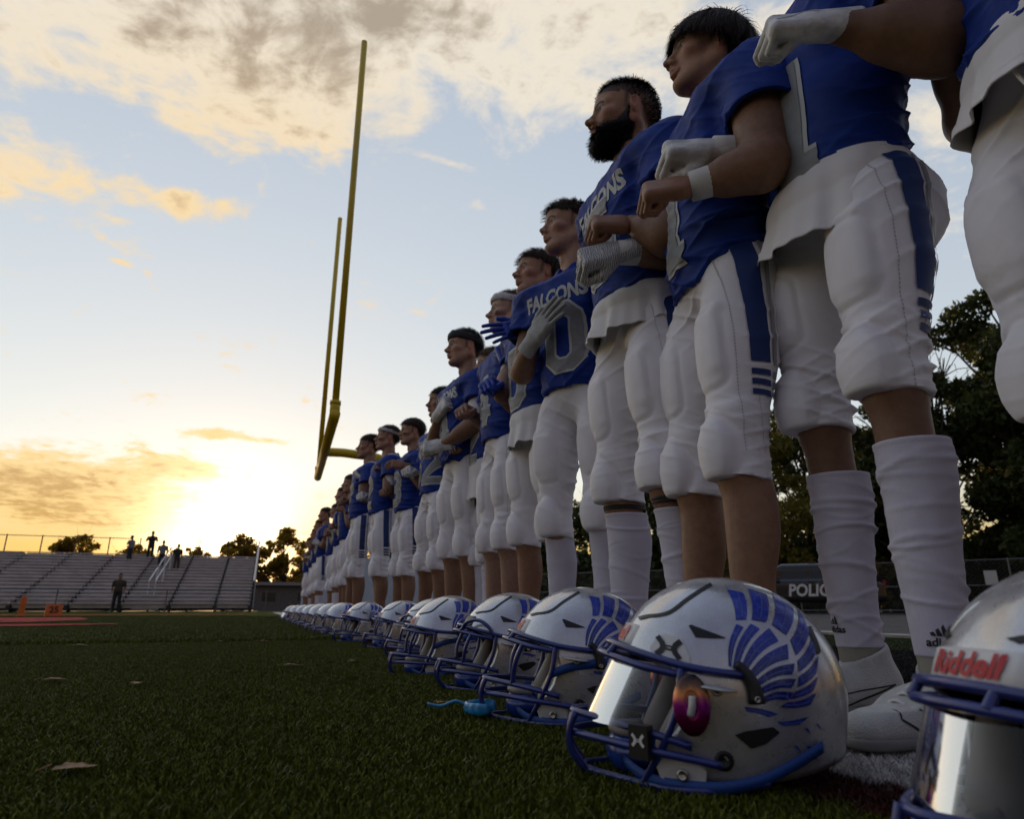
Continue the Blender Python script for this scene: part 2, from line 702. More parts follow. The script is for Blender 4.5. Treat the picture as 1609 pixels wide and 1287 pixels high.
def turf_material(name, blade):
    m = bpy.data.materials.new(name)
    m.use_nodes = True
    nt = NT(m.node_tree)
    b = m.node_tree.nodes['Principled BSDF']
    pos = nt.n('ShaderNodeNewGeometry').outputs['Position']
    sp = nt.n('ShaderNodeSeparateXYZ')
    nt.put(sp.inputs[0], pos)
    wob = nt.math('MULTIPLY', nt.math('SUBTRACT', nt.noise(pos, 22, 4), 0.5), 0.10)
    x = nt.math('ADD', sp.outputs[0], wob)
    if blade:
        rnd = nt.n('ShaderNodeAttribute', attribute_name='Col')
        g = nt.mix(rnd.outputs['Fac'], (0.036, 0.050, 0.005), (0.165, 0.178, 0.016))
    else:
        g = nt.mix(nt.rng(nt.noise(pos, 60, 6, 0.7), 0.3, 0.7), (0.042, 0.052, 0.005), (0.120, 0.130, 0.014))
    big = nt.rng(nt.noise(pos, 0.7, 4, 0.6), 0.3, 0.7)
    g = nt.mix(nt.math('MULTIPLY', big, 0.5), g, nt.vec('MULTIPLY', g, (0.72, 0.75, 0.7)))
    wv = nt.rng(nt.noise(pos, 40, 5), 0.3, 0.7)
    white = nt.mix(wv, (0.40, 0.39, 0.38), (0.66, 0.64, 0.62))
    maroon = nt.mix(wv, (0.028, 0.010, 0.007), (0.075, 0.020, 0.014))
    black = (0.012, 0.011, 0.011)

    def step(a, w=0.015):
        return nt.rng(x, a - w, a + w)
    c = nt.mix(step(0.585), g, maroon)
    c = nt.mix(step(0.70), c, white)
    c = nt.mix(step(1.46), c, black)
    c = nt.mix(step(2.92), c, nt.mix(wv, (0.03, 0.05, 0.014), (0.06, 0.075, 0.025)))
    nt.put(b.inputs['Base Color'], c)
    b.inputs['Roughness'].default_value = 0.36 if blade else 0.85
    b.inputs['Specular IOR Level'].default_value = 0.10 if blade else 0.02
    if not blade:
        bp = nt.n('ShaderNodeBump')
        bp.inputs['Strength'].default_value = 0.9
        bp.inputs['Distance'].default_value = 0.02
        nt.put(bp.inputs['Height'], nt.noise(pos, 130, 5, 0.7))
        nt.put(b.inputs['Normal'], bp.outputs[0])
    return m


sheet('ground', -700, 700, -300, 900, -0.012, material('far_grass', (0.035, 0.04, 0.016), 0.9, vary=0.4, vscale=0.3, spec=0.1))
sheet('field_turf', -60, 4.05, -4, 37.2, -0.004, turf_material('turf_backing', False))
sheet('running_track', 4.32, 19.0, -20, 60, -0.004, material('asphalt', (0.085, 0.075, 0.07), 0.8, vary=0.3, vscale=3, bump=0.5, bscale=60, spec=0.2))
sheet('dark_strip', 19.02, 27.0, -20, 60, -0.002, material('dark_ground', (0.04, 0.038, 0.038), 0.85, vary=0.2, bump=0.4, bscale=40, spec=0.15))  # darker strip of ground beyond the track
kb = MB()
for i in range(32):
    kb.box((4.19, -18 + i * 2.5 + 1.25, 0.0), (0.22, 2.47, 0.05))
tag(kb.build('kerb', material('concrete_pale', (0.34, 0.32, 0.28), 0.8, vary=0.2, bump=0.4)), kind='structure')


def blade_field(name, label, tile, n_blade, h_rng, x0, x1, y0, y1, seed, width):
    """one mesh tile of turf blades, repeated over the field by its own geometry nodes"""
    rs = np.random.RandomState(seed)
    V, F, C = [], [], []
    for i in range(n_blade):
        x, y = rs.uniform(-tile / 2, tile / 2, 2)
        a = rs.uniform(0, 6.283)
        h = rs.uniform(*h_rng)
        lean = h * rs.uniform(0.15, 1.1)
        la = rs.uniform(0, 6.283)
        w = width * rs.uniform(0.7, 1.3)
        dx, dy = math.cos(a) * w, math.sin(a) * w
        lx, ly = math.cos(la) * lean, math.sin(la) * lean
        b = len(V)
        V += [(x - dx, y - dy, 0), (x + dx, y + dy, 0), (x + dx * .8 + lx * .4, y + dy * .8 + ly * .4, h * .62), (x - dx * .8 + lx * .4, y - dy * .8 + ly * .4, h * .62),
              (x + lx, y + ly, h)]
        F += [(b, b + 1, b + 2, b + 3), (b + 3, b + 2, b + 4)]
        C += [rs.uniform(0, 1) ** 1.5] * 5
    C = np.array(C)
    me = mesh_data(name, V, F, turf_blade_mat, False, attr=np.stack([C, C, C], 1))
    o = obj(name, me)
    tag(o, label, 'turf', kind='stuff')
    g = bpy.data.node_groups.new(name + '_spread', 'GeometryNodeTree')
    g.interface.new_socket('Geometry', in_out='INPUT', socket_type='NodeSocketGeometry')
    g.interface.new_socket('Geometry', in_out='OUTPUT', socket_type='NodeSocketGeometry')
    gi, go = g.nodes.new('NodeGroupInput'), g.nodes.new('NodeGroupOutput')
    grid = g.nodes.new('GeometryNodeMeshGrid')
    nx, ny = int(round((x1 - x0) / tile)) + 1, int(round((y1 - y0) / tile)) + 1
    grid.inputs['Size X'].default_value = (nx - 1) * tile
    grid.inputs['Size Y'].default_value = (ny - 1) * tile
    grid.inputs['Vertices X'].default_value = nx
    grid.inputs['Vertices Y'].default_value = ny
    tr = g.nodes.new('GeometryNodeTransform')
    tr.inputs['Translation'].default_value = ((x0 + x1) / 2, (y0 + y1) / 2, 0)
    inst = g.nodes.new('GeometryNodeInstanceOnPoints')
    ri = g.nodes.new('FunctionNodeRandomValue')
    ri.data_type = 'INT'
    ri.inputs[4].default_value = 0
    ri.inputs[5].default_value = 3
    mu = g.nodes.new('ShaderNodeMath')
    mu.operation = 'MULTIPLY'
    mu.inputs[1].default_value = math.pi / 2
    cx = g.nodes.new('ShaderNodeCombineXYZ')
    L = g.links.new
    L(grid.outputs['Mesh'], tr.inputs['Geometry'])
    L(tr.outputs[0], inst.inputs['Points'])
    L(gi.outputs[0], inst.inputs['Instance'])
    L(ri.outputs[2], mu.inputs[0])
    L(mu.outputs[0], cx.inputs[2])
    L(cx.outputs[0], inst.inputs['Rotation'])
    L(inst.outputs[0], go.inputs[0])
    md = o.modifiers.new('spread', 'NODES')
    md.node_group = g
    return o


turf_blade_mat = turf_material('turf_blades', True)
blade_field('turf_blades', 'short dark green artificial turf blades covering the field close by', 0.32, 10500, (0.004, 0.0115), -2.9, 4.0, -0.1, 4.4, 3, 0.0010)
blade_field('turf_blades_far', 'short dark green artificial turf farther down the field', 0.8, 9000, (0.014, 0.03), -9.0, 3.7, 5.0, 17.0, 5, 0.0024)

# red painted lettering of the end zone, far side of the field
red_paint = material('red_turf_paint', (0.30, 0.012, 0.012), 0.8, vary=0.35, vscale=2, spec=0.1)


def paint(pts, name='end_zone_paint', z=0.03):
    o = obj(name, mesh_data(name, [(x, y, z) for x, y in pts], [tuple(range(len(pts)))], red_paint, False))
    return tag(o, kind='structure')


paint([(-9.0, 8.1), (-2.2, 8.15), (-1.45, 8.75), (-1.5, 9.15), (-9.0, 9.4)])
paint([(-12.0, 10.2), (-2.75, 10.4), (-2.4, 12.2), (-3.2, 15.5), (-12.0, 16.5)])
paint([(-14.0, 19.5), (-0.25, 20.6), (-0.1, 21.6), (-14.0, 22.3)])

# ------------------------------------------------------------------ bleachers
alu = material('bleacher_aluminium', (0.64, 0.60, 0.60), 0.6, metal=0.1, vary=0.15, vscale=1.5, bump=0.2, bscale=20)
alu_dark = material('bleacher_steel', (0.045, 0.043, 0.045), 0.6, metal=0.4, vary=0.2)
rail_white = material('rail_white', (0.55, 0.53, 0.52), 0.4)
fence_steel = material('galvanised_steel', (0.16, 0.155, 0.15), 0.5, metal=0.6)
BX0, BX1, BY0, ROWS, TREAD, RISE = -17.0, -0.35, 38.0, 16, 0.60, 0.195
bl = empty('bleachers', (BX0, BY0, 0), 0, 'long grey aluminium bleachers beyond the end of the field', 'bleachers')
aisles = [-15.4, -13.1, -10.8, -8.5, -6.3, -4.15, -2.05]
edges = [BX0] + aisles + [BX1]
for r in range(ROWS):
    y, z = r * TREAD, 0.24 + r * RISE
    m = MB()
    m2 = MB()
    for a, b in zip(edges[:-1], edges[1:]):
        L = b - a - 0.10
        cx = (a + b) / 2 - BX0
        m.box((cx, y, z + 0.19), (L, 0.24, 0.045))
        m2.box((cx, y + 0.30, z - 0.02), (L, 0.36, 0.04))
        m2.box((cx, y + 0.14, z + 0.075), (L, 0.02, 0.15))
    m.build('seat_plank', alu, bl)
    m2.build('foot_plank', alu, bl)
for a in aisles + [BX0 + 0.05, BX1 - 0.05]:
    m = MB()
    for r in range(ROWS):
        m.box((a - BX0, r * TREAD - 0.05, 0.24 + r * RISE - 0.03), (0.16, 0.30, 0.24))
    m.bar((a - BX0, 0.2, 0.0), (a - BX0, ROWS * TREAD, ROWS * RISE + 0.05), 0.08, 0.16)
    m.bar((a - BX0, ROWS * TREAD - 0.3, 0), (a - BX0, ROWS * TREAD - 0.3, ROWS * RISE), 0.09)
    m.build('stringer', alu_dark, bl)
m = MB()
m.box(((BX0 + BX1) / 2 - BX0, ROWS * TREAD - 0.1, (ROWS * RISE) / 2), (BX1 - BX0, 0.03, ROWS * RISE - 0.1))
m.build('back_panel', alu_dark, bl)
# stairway with white handrails
st = MB()
for r in range(ROWS):
    st.box((-5.15 - BX0, r * TREAD - 0.02, 0.16 + r * RISE), (1.15, 0.52, 0.05))
st.build('stair_treads', material('stair_aluminium', (0.42, 0.40, 0.40), 0.45, metal=0.3), bl)
for x in (-5.35, -5.05):
    for r0, r1 in ((2, 6), (6.5, 10), (10.5, 13.5)):
        m = MB()
        p0 = np.array((x - BX0, r0 * TREAD, 0.24 + r0 * RISE))
        p1 = np.array((x - BX0, r1 * TREAD, 0.24 + r1 * RISE))
        u = np.array((0, 0, 0.92))
        m.tube([p0, p0 + u * 0.97, p0 + u + (p1 - p0) * 0.02, p1 + u - (p1 - p0) * 0.02, p1 + u * 0.97, p1], 0.032, 6)
        m.build('handrail', rail_white, bl)
# top guard: posts and rail
top = 0.24 + ROWS * RISE
for xa, xb in ((0, 9.3), (14.6, BX1 - BX0)):
    MB().tube([(xa, ROWS * TREAD - 0.05, top + 1.0), (xb, ROWS * TREAD - 0.05, top + 1.0)], 0.025, 6).build('guard_rail', alu_dark, bl)
for x in (-16.2, -14.35, -12.55, -10.8, -9.0, -7.3, -3.9, -2.2, -0.5):
    MB().tube([(x - BX0, ROWS * TREAD - 0.05, top - 0.5), (x - BX0, ROWS * TREAD - 0.05, top + 1.05)], 0.035, 6).build('guard_post', alu_dark, bl)
m = MB()
m.tube([(BX1 - BX0 + 0.02, 1.2, 1.6), (BX1 - BX0 + 0.02, ROWS * TREAD, top + 1.05)], 0.05, 8)
m.tube([(BX1 - BX0 + 0.02, ROWS * TREAD, 0.2), (BX1 - BX0 + 0.02, ROWS * TREAD, top + 1.05)], 0.05, 8)
m.build('end_rail', rail_white, bl)

# low pipe fence in front of the bleachers
pf = empty('pipe_fence', (-17, 36.6, 0), 0, 'low grey pipe fence in front of the bleachers', 'fence')
MB().tube([(0, 0, 1.04), (16.9, 0, 1.04)], 0.028, 6).build('top_rail', fence_steel, pf)
for i in range(8):
    MB().tube([(1.6 + i * 2.25, 0, 0), (1.6 + i * 2.25, 0, 1.06)], 0.03, 6).build('post', fence_steel, pf)

# ------------------------------------------------------------------ goal post
yellow = material('goal_yellow', (0.60, 0.43, 0.012), 0.42, vary=0.12, vscale=1.5, bump=0.08, bscale=30, spec=0.5)
ga, gb = np.array((0.815, 10.15, 3.05)), np.array((0.985, 15.4, 3.05))
gm = (ga + gb) / 2
gp = empty('goal_post', (2.6, gm[1], 0), 0, 'tall yellow goal post rising behind the line of players', 'goal post')
off = np.array((-2.6, -gm[1], 0))
MB().tube([ga + off + (0, -0.08, 0), gb + off + (0, 0.08, 0)], 0.083, 20).build('crossbar', yellow, gp, True)
for q, h in ((ga, 10.28), (gb, 9.75)):
    m = MB()
    m.tube([q + off, q + off + (0, 0, 0.22)], 0.078, 20)
    m.tube([q + off + (0, 0, 0.2), (q + off)[:2].tolist() + [h]], 0.054, 20)
    up = m.build('upright', yellow, gp, True)
    v, f = lathe([(0.0, 0.17), (0.085, 0.17), (0.085, 0.23), (0.0, 0.23)], sides=20)
    obj('collar', mesh_data('collar', v + q + off, f, yellow), up)
neck = spline([(gm + off), gm + off + (0.5, 0, 0), gm + off + (1.2, 0, -0.12), gm + off + (1.62, 0, -0.75), gm + off + (1.68, 0, -1.8), gm + off + (1.68, 0, -3.0)], 40)
MB().tube(neck, 0.085, 20).build('gooseneck', yellow, gp, True)

# ------------------------------------------------------------------ pylon and yard marker
orange = material('orange_foam', (0.62, 0.13, 0.015), 0.6, vary=0.1)
py = empty('end_zone_pylon', (-5.30, 19.6, 0.02), 0.3, 'slim orange pylon standing on the red painted turf', 'pylon')
b = MB()
v, f = lathe([(0.0, 0), (0.085, 0), (0.08, 0.02), (0.064, 0.03), (0.064, 0.42), (0.055, 0.45), (0, 0.45)], sides=4)
b.add(v, f).build('foam_body', orange, py)
ym = empty('yard_marker', (-4.55, 19.2, 0.02), 0.35, 'low orange yard marker with dark digits beside the pylon', 'yard marker')
b = MB()
v = [(-0.17, -0.10, 0), (0.17, -0.10, 0), (0.17, 0.10, 0), (-0.17, 0.10, 0), (-0.16, -0.02, 0.27), (0.16, -0.02, 0.27), (0.16, 0.02, 0.27), (-0.16, 0.02, 0.27)]
b.add(v, [(0, 3, 2, 1), (4, 5, 6, 7), (0, 1, 5, 4), (1, 2, 6, 5), (2, 3, 7, 6), (3, 0, 4, 7)]).build('foam_wedge', orange, ym)
tv, tf = text_shape('25', 0.20, 0.1, bold=0.004)
P = np.array([(x, -0.063 + 0.286 * y, 0.135 + y) for x, y in tv]) + (0, -0.006, 0)
obj('digits', mesh_data('digits', P, tf, material('digit_black', (0.03, 0.012, 0.01), 0.7), False), ym)

# ------------------------------------------------------------------ trees
bark = material('bark', (0.05, 0.04, 0.03), 0.9, vary=0.4, vscale=4, bump=0.6, bscale=30)


def leaf_mat(name, c1, c2, trans=0.25):
    m = bpy.data.materials.new(name)
    m.use_nodes = True
    nt = NT(m.node_tree)
    b = m.node_tree.nodes['Principled BSDF']
    a = nt.n('ShaderNodeAttribute', attribute_name='Col')
    nt.put(b.inputs['Base Color'], nt.mix(a.outputs['Fac'], c1, c2))
    b.inputs['Roughness'].default_value = 0.55
    b.inputs['Specular IOR Level'].default_value = 0.25
    tl = nt.n('ShaderNodeBsdfTranslucent')
    nt.put(tl.inputs['Color'], nt.mix(a.outputs['Fac'], c1, c2))
    mx = nt.n('ShaderNodeMixShader')
    mx.inputs[0].default_value = trans
    m.node_tree.links.new(b.outputs[0], mx.inputs[1])
    m.node_tree.links.new(tl.outputs[0], mx.inputs[2])
    m.node_tree.links.new(mx.outputs[0], m.node_tree.nodes['Material Output'].inputs[0])
    return m


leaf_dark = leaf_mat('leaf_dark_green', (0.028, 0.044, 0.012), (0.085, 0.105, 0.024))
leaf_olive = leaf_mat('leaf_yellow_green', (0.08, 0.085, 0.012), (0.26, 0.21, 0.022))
leaf_backlight_tint = leaf_mat('leaf_backlit', (0.12, 0.085, 0.010), (0.42, 0.27, 0.022), 0.65)  # glow of the sun behind is partly put into the leaf colour


def tree(loc, height, spread, base, nleaf, leafsize, seed, mat, label, name='tree', bare=False, group='trees around the field', nclump=46):
    rs = np.random.RandomState(seed)
    t = empty(name, loc, 0, label, 'tree', group)
    tr = MB()
    x = y = 0.0
    trunk = [(0, 0, -0.1)]
    for k in range(1, 7):
        x += rs.normal(0, height * 0.012)
        y += rs.normal(0, height * 0.012)
        trunk.append((x, y, height * 0.86 * k / 6))
    tp = spline(trunk, 22)
    r0 = height * 0.022
    tr.tube(tp, np.linspace(r0, r0 * 0.16, 22), 8)
    clumps = []
    for i in range(nclump):
        h = rs.uniform(base, 1.0) ** 0.9
        zc = height * h
        env = math.sin(math.pi * min(1, max(0.06, (h - base + 0.10) / (1.12 - base)))) ** 0.6
        rr = spread * env * math.sqrt(rs.uniform(0.05, 1.0))
        a = rs.uniform(0, 6.283)
        c = np.array((x * h + rr * math.cos(a), y * h + rr * math.sin(a), zc))
        s = spread * rs.uniform(0.13, 0.27) * (0.6 + 0.5 * env)
        clumps.append((c, s))
        k = int(min(21, max(3, 22 * (h - 0.12 - 0.2 * rr / spread))))
        q = tp[k]
        mid = (q + c) / 2 + rs.normal(0, 0.05 * spread, 3)
        tr.tube(spline([q, mid, c], 6), np.linspace(r0 * 0.34, r0 * 0.05, 6), 5, False)
        for _ in range(3 if not bare else 7):
            e = c + rs.normal(0, s, 3)
            tr.tube(spline([mid * 0.4 + c * 0.6, (c + e) / 2 + rs.normal(0, 0.15 * s, 3), e], 4), np.linspace(r0 * 0.09, r0 * 0.02, 4), 4, False)
    tr.build('trunk', bark, t, True)
    if bare:
        return t
    n = nleaf
    ci = rs.choice(len(clumps), n, p=np.array([s for c, s in clumps]) ** 2 / sum(s * s for c, s in clumps))
    C = np.array([c for c, s in clumps])[ci]
    S = np.array([s for c, s in clumps])[ci]
    d = rs.normal(size=(n, 3))
    d /= np.linalg.norm(d, axis=1)[:, None]
    pos = C + d * (S * rs.uniform(0.15, 1.0, n) ** 0.45)[:, None] * np.array((1.05, 1.05, 0.8))
    u = rs.normal(size=(n, 3))
    u /= np.linalg.norm(u, axis=1)[:, None]
    w = np.cross(u, rs.normal(size=(n, 3)))
    w /= np.linalg.norm(w, axis=1)[:, None]
    L = leafsize * rs.uniform(0.6, 1.4, n)[:, None]
    V = np.stack([pos - u * L, pos + w * L * 0.5, pos + u * L, pos - w * L * 0.5], 1).reshape(-1, 3)
    F = np.arange(4 * n).reshape(n, 4)
    ctint = rs.uniform(0, 1, len(clumps))[ci]
    tint = np.clip(0.55 * ctint + 0.45 * rs.uniform(0, 1, n), 0, 1)
    tint = np.repeat(tint, 4)
    obj('crown', mesh_data('crown', V, F, mat, False, attr=np.stack([tint] * 3, 1)), t)
    return t


tree((36.0, 21.5, 0), 18.2, 5.2, 0.10, 34000, 0.18, 11, leaf_dark, 'tallest dark green tree at the edge of the field behind the fence', nclump=70)
tree((30.5, 24.0, 0), 12.5, 3.4, 0.06, 20000, 0.14, 12, leaf_dark, 'dark leafy tree beside the tallest tree, at the wire fence')
tree((39.0, 17.5, 0), 16.5, 5.2, 0.06, 22000, 0.16, 13, leaf_dark, 'broad dark tree at the far edge beyond the nearest player', nclump=60)
tree((33.6, 25.2, 0), 16.6, 2.8, 0.55, 0, 0.2, 14, leaf_dark, 'thin leafless tree with bare twigs next to the tallest tree', bare=True, nclump=26)
tree((30.5, 31.5, 0), 12.2, 4.4, 0.04, 24000, 0.14, 15, leaf_dark, 'green tree rising just behind the player with folded gloves')
tree((24.2, 28.6, 0), 10.2, 4.0, 0.02, 22000, 0.12, 16, leaf_olive, 'yellow green autumn tree beside the parked police car')
tree((30.6, 26.4, 0), 9.6, 3.6, 0.02, 18000, 0.12, 17, leaf_olive, 'yellow green autumn tree seen between the socks of the nearest legs')
tree((24.5, 38.0, 0), 9.6, 4.6, 0.02, 16000, 0.15, 18, leaf_dark, 'dark tree seen low between the legs of the bearded player')
tree((21.0, 47.0, 0), 9.2, 5.2, 0.02, 14000, 0.17, 19, leaf_dark, 'dark tree seen behind the knee brace of a player')
tree((34.0, 28.5, 0), 7.2, 3.6, 0.0, 14000, 0.15, 20, leaf_dark, 'low dark bushy tree behind the wire fence')
tree((41.0, 25.0, 0), 14.5, 5.4, 0.0, 18000, 0.19, 22, leaf_dark, 'broad dark tree filling the gap beside the tallest tree', nclump=60)
tree((35.0, 18.0, 0), 11.5, 4.6, 0.0, 16000, 0.17, 23, leaf_dark, 'dark tree at the photo edge just behind the wire fence', nclump=60)
tree((43.0, 22.0, 0), 10.0, 5.0, 0.0, 13000, 0.18, 21, leaf_dark, 'wide dark tree low behind the wire fence at the photo edge')
BG = 'trees beyond the bleachers'
tree((-16.2, 73, 0), 6.4, 3.3, 0.12, 5000, 0.22, 31, leaf_backlight_tint, 'round dark tree seen over the bleachers top between guard posts', group=BG)
tree((-21.5, 78, 0), 4.9, 2.2, 0.1, 2500, 0.2, 32, leaf_backlight_tint, 'small tree tops at the far end of the bleachers', group=BG)
tree((-12.2, 80, 0), 6.4, 2.6, 0.1, 3500, 0.2, 33, leaf_backlight_tint, 'backlit tree behind the spectators on the bleachers', group=BG)
tree((-7.4, 80, 0), 6.3, 2.9, 0.1, 4500, 0.2, 34, leaf_backlight_tint, 'golden backlit bush beside the setting sun', group=BG)
tree((-1.6, 76, 0), 7.4, 3.0, 0.05, 5500, 0.2, 35, leaf_backlight_tint, 'golden backlit tree at the end of the bleachers', group=BG)
tree((2.2, 74, 0), 8.1, 3.2, 0.03, 6500, 0.2, 36, leaf_backlight_tint, 'large backlit tree just past the white end rail', group=BG)
tree((5.4, 77, 0), 6.6, 2.6, 0.03, 4500, 0.2, 37, leaf_backlight_tint, 'backlit tree next to the last players in line', group=BG)
for i, (x, y, h) in enumerate(((9.0, 80, 7.0), (14.5, 76, 7.4), (20, 70, 8.0), (27, 62, 8.2))):
    tree((x, y, 0), h, 4.2, 0.0, 4000, 0.26, 41 + i, leaf_dark, ('far dark tree hidden mostly by the last players', 'far dark tree behind the middle players', 'far dark tree glimpsed between middle players legs', 'far dark tree glimpsed past the kneepads')[i], group=BG)

# ------------------------------------------------------------------ far buildings, tarp, fence on the right
sh = empty('low_shed', (2.6, 66, 0), 0, 'low grey shed with pale flat roof beyond the bleachers', 'shed')
MB().box((0, 0, 1.05), (6.0, 4, 2.1)).build('wall', material('shed_wall', (0.16, 0.14, 0.12), 0.8, vary=0.2), sh)
MB().box((0, -0.1, 2.25), (6.6, 4.8, 0.28)).build('roof', material('shed_roof', (0.30, 0.28, 0.27), 0.7, vary=0.1), sh)
for x in (-1.8, 1.2):
    MB().box((x, -2.02, 1.15), (1.1, 0.06, 0.7)).build('window', material('shed_window', (0.03, 0.035, 0.04), 0.15), sh)
hs = empty('house', (-26.8, 84, 0), 0, 'dark house roof showing over the far end of the bleachers', 'house')
MB().box((0, 0, 2.0), (8, 6, 4.0)).build('wall', material('house_wall', (0.10, 0.085, 0.075), 0.8, vary=0.1), hs)
b = MB()
b.add([(-4.4, -3.4, 4.0), (4.4, -3.4, 4.0), (4.4, 3.4, 4.0), (-4.4, 3.4, 4.0), (-3.2, 0, 5.9), (3.2, 0, 5.9)], [(0, 1, 5, 4), (2, 3, 4, 5), (1, 2, 5), (3, 0, 4), (3, 2, 1, 0)])
b.build('roof', material('house_roof', (0.05, 0.045, 0.042), 0.85, vary=0.2), hs)

tp_ = empty('windscreen_tarp', (1.25, 22.5, 0), 0, 'pale blue tarp hung on a low fence past the last players', 'tarp')
n = 40
V = []
for j in range(9):
    for i in range(n + 1):
        V.append((i * 0.155, 0.03 * math.sin(i * 1.1 + j * 0.3) + 0.02 * math.sin(i * 0.37), 0.08 + j * 0.215 + (0.03 * math.sin(i * 0.9) if j == 8 else 0)))
F = [(j * (n + 1) + i, j * (n + 1) + i + 1, (j + 1) * (n + 1) + i + 1, (j + 1) * (n + 1) + i) for j in range(8) for i in range(n)]
obj('cloth', mesh_data('cloth', V, F, material('tarp_blue', (0.46, 0.55, 0.63), 0.6, vary=0.1, vscale=2)), tp_)
MB().tube([(0, 0.05, 1.84), (6.3, 0.05, 1.84)], 0.025, 6).build('top_rail', fence_steel, tp_)
for i in range(4):
    MB().tube([(i * 2.08, 0.05, 0), (i * 2.08, 0.05, 1.9)], 0.03, 6).build('post', fence_steel, tp_)

fl = empty('folded_flag', (1.62, 6.35, 0), 0, 'furled dark blue flag with a red edge standing behind the players', 'flag')
MB().tube([(0, 0, 0), (-0.12, 0.05, 1.25)], 0.014, 8).build('pole', fence_steel, fl, True)
v, f = tube(spline([(0.02, 0, 0.04), (0.0, 0, 0.3), (-0.04, 0.02, 0.7), (-0.1, 0.03, 1.0), (-0.12, 0.05, 1.15)], 20), np.array([0.05, .058, .06, .066, .07, .072, .075, .08, .08, .078, .075, .075, .07, .065, .06, .05, .045, .04, .03, .02]), 14)
v = v + 0.010 * np.sin(np.arctan2(v[:, 1], v[:, 0])[:, None] * 5)
obj('furled_cloth', mesh_data('furled_cloth', v, f, material('flag_blue', (0.02, 0.05, 0.30), 0.7)), fl)
v, f = tube(spline([(-0.07, -0.03, 0.35), (-0.12, -0.02, 0.7), (-0.17, 0.0, 1.0)], 14), np.linspace(0.02, 0.035, 14), 8)
obj('red_edge', mesh_data('red_edge', v, f, material('flag_red', (0.28, 0.015, 0.02), 0.7)), fl)


def chain_fence(a, b, h, posts, label):
    a, b = np.array(a, float), np.array(b, float)
    ang = math.atan2(b[1] - a[1], b[0] - a[0])
    L = np.linalg.norm(b - a)
    fo = empty('chain_link_fence', (a[0], a[1], 0), ang, label, 'fence')
    for k, z in (('top_rail', h), ('middle_rail', h * 0.52), ('bottom_rail', 0.1)):
        MB().tube([(0, 0, z), (L, 0, z)], 0.026, 6).build(k, fence_steel, fo)
    for i in range(posts + 1):
        MB().tube([(L * i / posts, 0.0, 0), (L * i / posts, 0.0, h + 0.06)], 0.038, 8).build('post', fence_steel, fo)
    m = MB()
    s = 0.16
    k = int(L / s)
    V, F = [], []
    w = 0.0045
    for i in range(-int(h / s), k):
        for sg in (1, -1):
            x0 = i * s if sg > 0 else i * s + h
            p0, p1 = np.array((x0, 0.01 * sg, 0.05)), np.array((x0 + sg * h, 0.01 * sg, h))
            if min(p0[0], p1[0]) < 0 or max(p0[0], p1[0]) > L:
                continue
            q = len(V)
            V += [p0 + (w, 0, 0), p0 - (w, 0, 0), p1 - (w, 0, 0), p1 + (w, 0, 0)]
            F.append((q, q + 1, q + 2, q + 3))
    wm = obj('wire_mesh', mesh_data('wire_mesh', V, F, fence_steel, False), fo)
    wm['kind'] = 'stuff'
    return fo


chain_fence((14.0, 37.5), (30.5, 14.0), 2.05, 11, 'tall wire fence behind the parked police car')
sg = empty('fence_sign', (27.05, 18.75, 1.35), math.atan2(-23.5, 16.5), 'small white notice hung on the wire fence', 'sign')
MB().box((0, -0.06, 0), (0.42, 0.015, 0.55)).build('plate', material('sign_white', (0.5, 0.48, 0.46), 0.5), sg)
# ------------------------------------------------------------------ football helmets (local: face towards +x, resting on z = 0)
def feather_material():
    m = bpy.data.materials.new('wing_blue')
    m.use_nodes = True
    nt = NT(m.node_tree)
    b = m.node_tree.nodes['Principled BSDF']
    tc = nt.n('ShaderNodeTexCoord').outputs['Object']
    vo = nt.n('ShaderNodeTexVoronoi', feature='DISTANCE_TO_EDGE')
    nt.put(vo.inputs['Vector'], nt.vec('ADD', tc, nt.vec('SCALE', nt.noise(tc, 30, 3, out=1), None, scale=0.02)))
    vo.inputs['Scale'].default_value = 62
    line = nt.rng(vo.outputs[0], 0.0, 0.035, 1, 0)
    c = nt.mix(nt.rng(nt.noise(tc, 16, 5), 0.35, 0.65), (0.003, 0.008, 0.15), (0.006, 0.032, 0.38))
    c = nt.mix(nt.math('MULTIPLY', line, 0.5), c, (0.16, 0.22, 0.55))
    nt.put(b.inputs['Base Color'], c)
    b.inputs['Roughness'].default_value = 0.3
    b.inputs['Coat Weight'].default_value = 0.45
    b.inputs['Coat Roughness'].default_value = 0.1
    return m


M_shell = material('silver_pearl', (0.52, 0.52, 0.54), 0.30, metal=0.65, coat=0.8, flake=0.12, vary=0.09, vscale=30, bump=0.02, bscale=60)
M_plate = material('silver_plate', (0.55, 0.55, 0.56), 0.4, metal=0.2, coat=0.4)
M_liner = material('helmet_liner', (0.012, 0.012, 0.013), 0.75, bump=0.3, bscale=120)
M_bar = material('mask_blue', (0.014, 0.026, 0.17), 0.33, coat=0.5, vary=0.2, vscale=30, bump=0.06, bscale=200)
M_black = material('black_plastic', (0.012, 0.012, 0.013), 0.42, vary=0.2)
M_cup = material('chin_cup_blue', (0.010, 0.05, 0.30), 0.28, coat=0.4, vary=0.15, vscale=20)
M_strap = material('strap_blue', (0.012, 0.06, 0.26), 0.6, bump=0.2, bscale=300)
M_screw = material('screw_steel', (0.45, 0.43, 0.40), 0.3, metal=0.9)
M_red = material('letter_red', (0.45, 0.012, 0.02), 0.45)
M_white = material('decal_white', (0.66, 0.65, 0.64), 0.4)
M_pad = material('jaw_pad', (0.30, 0.27, 0.23), 0.6, vary=0.15)
M_wing = feather_material()
M_quill = material('quill_line', (0.10, 0.14, 0.40), 0.35)
M_clip = bpy.data.materials.new('iridescent_clip')
M_clip.use_nodes = True
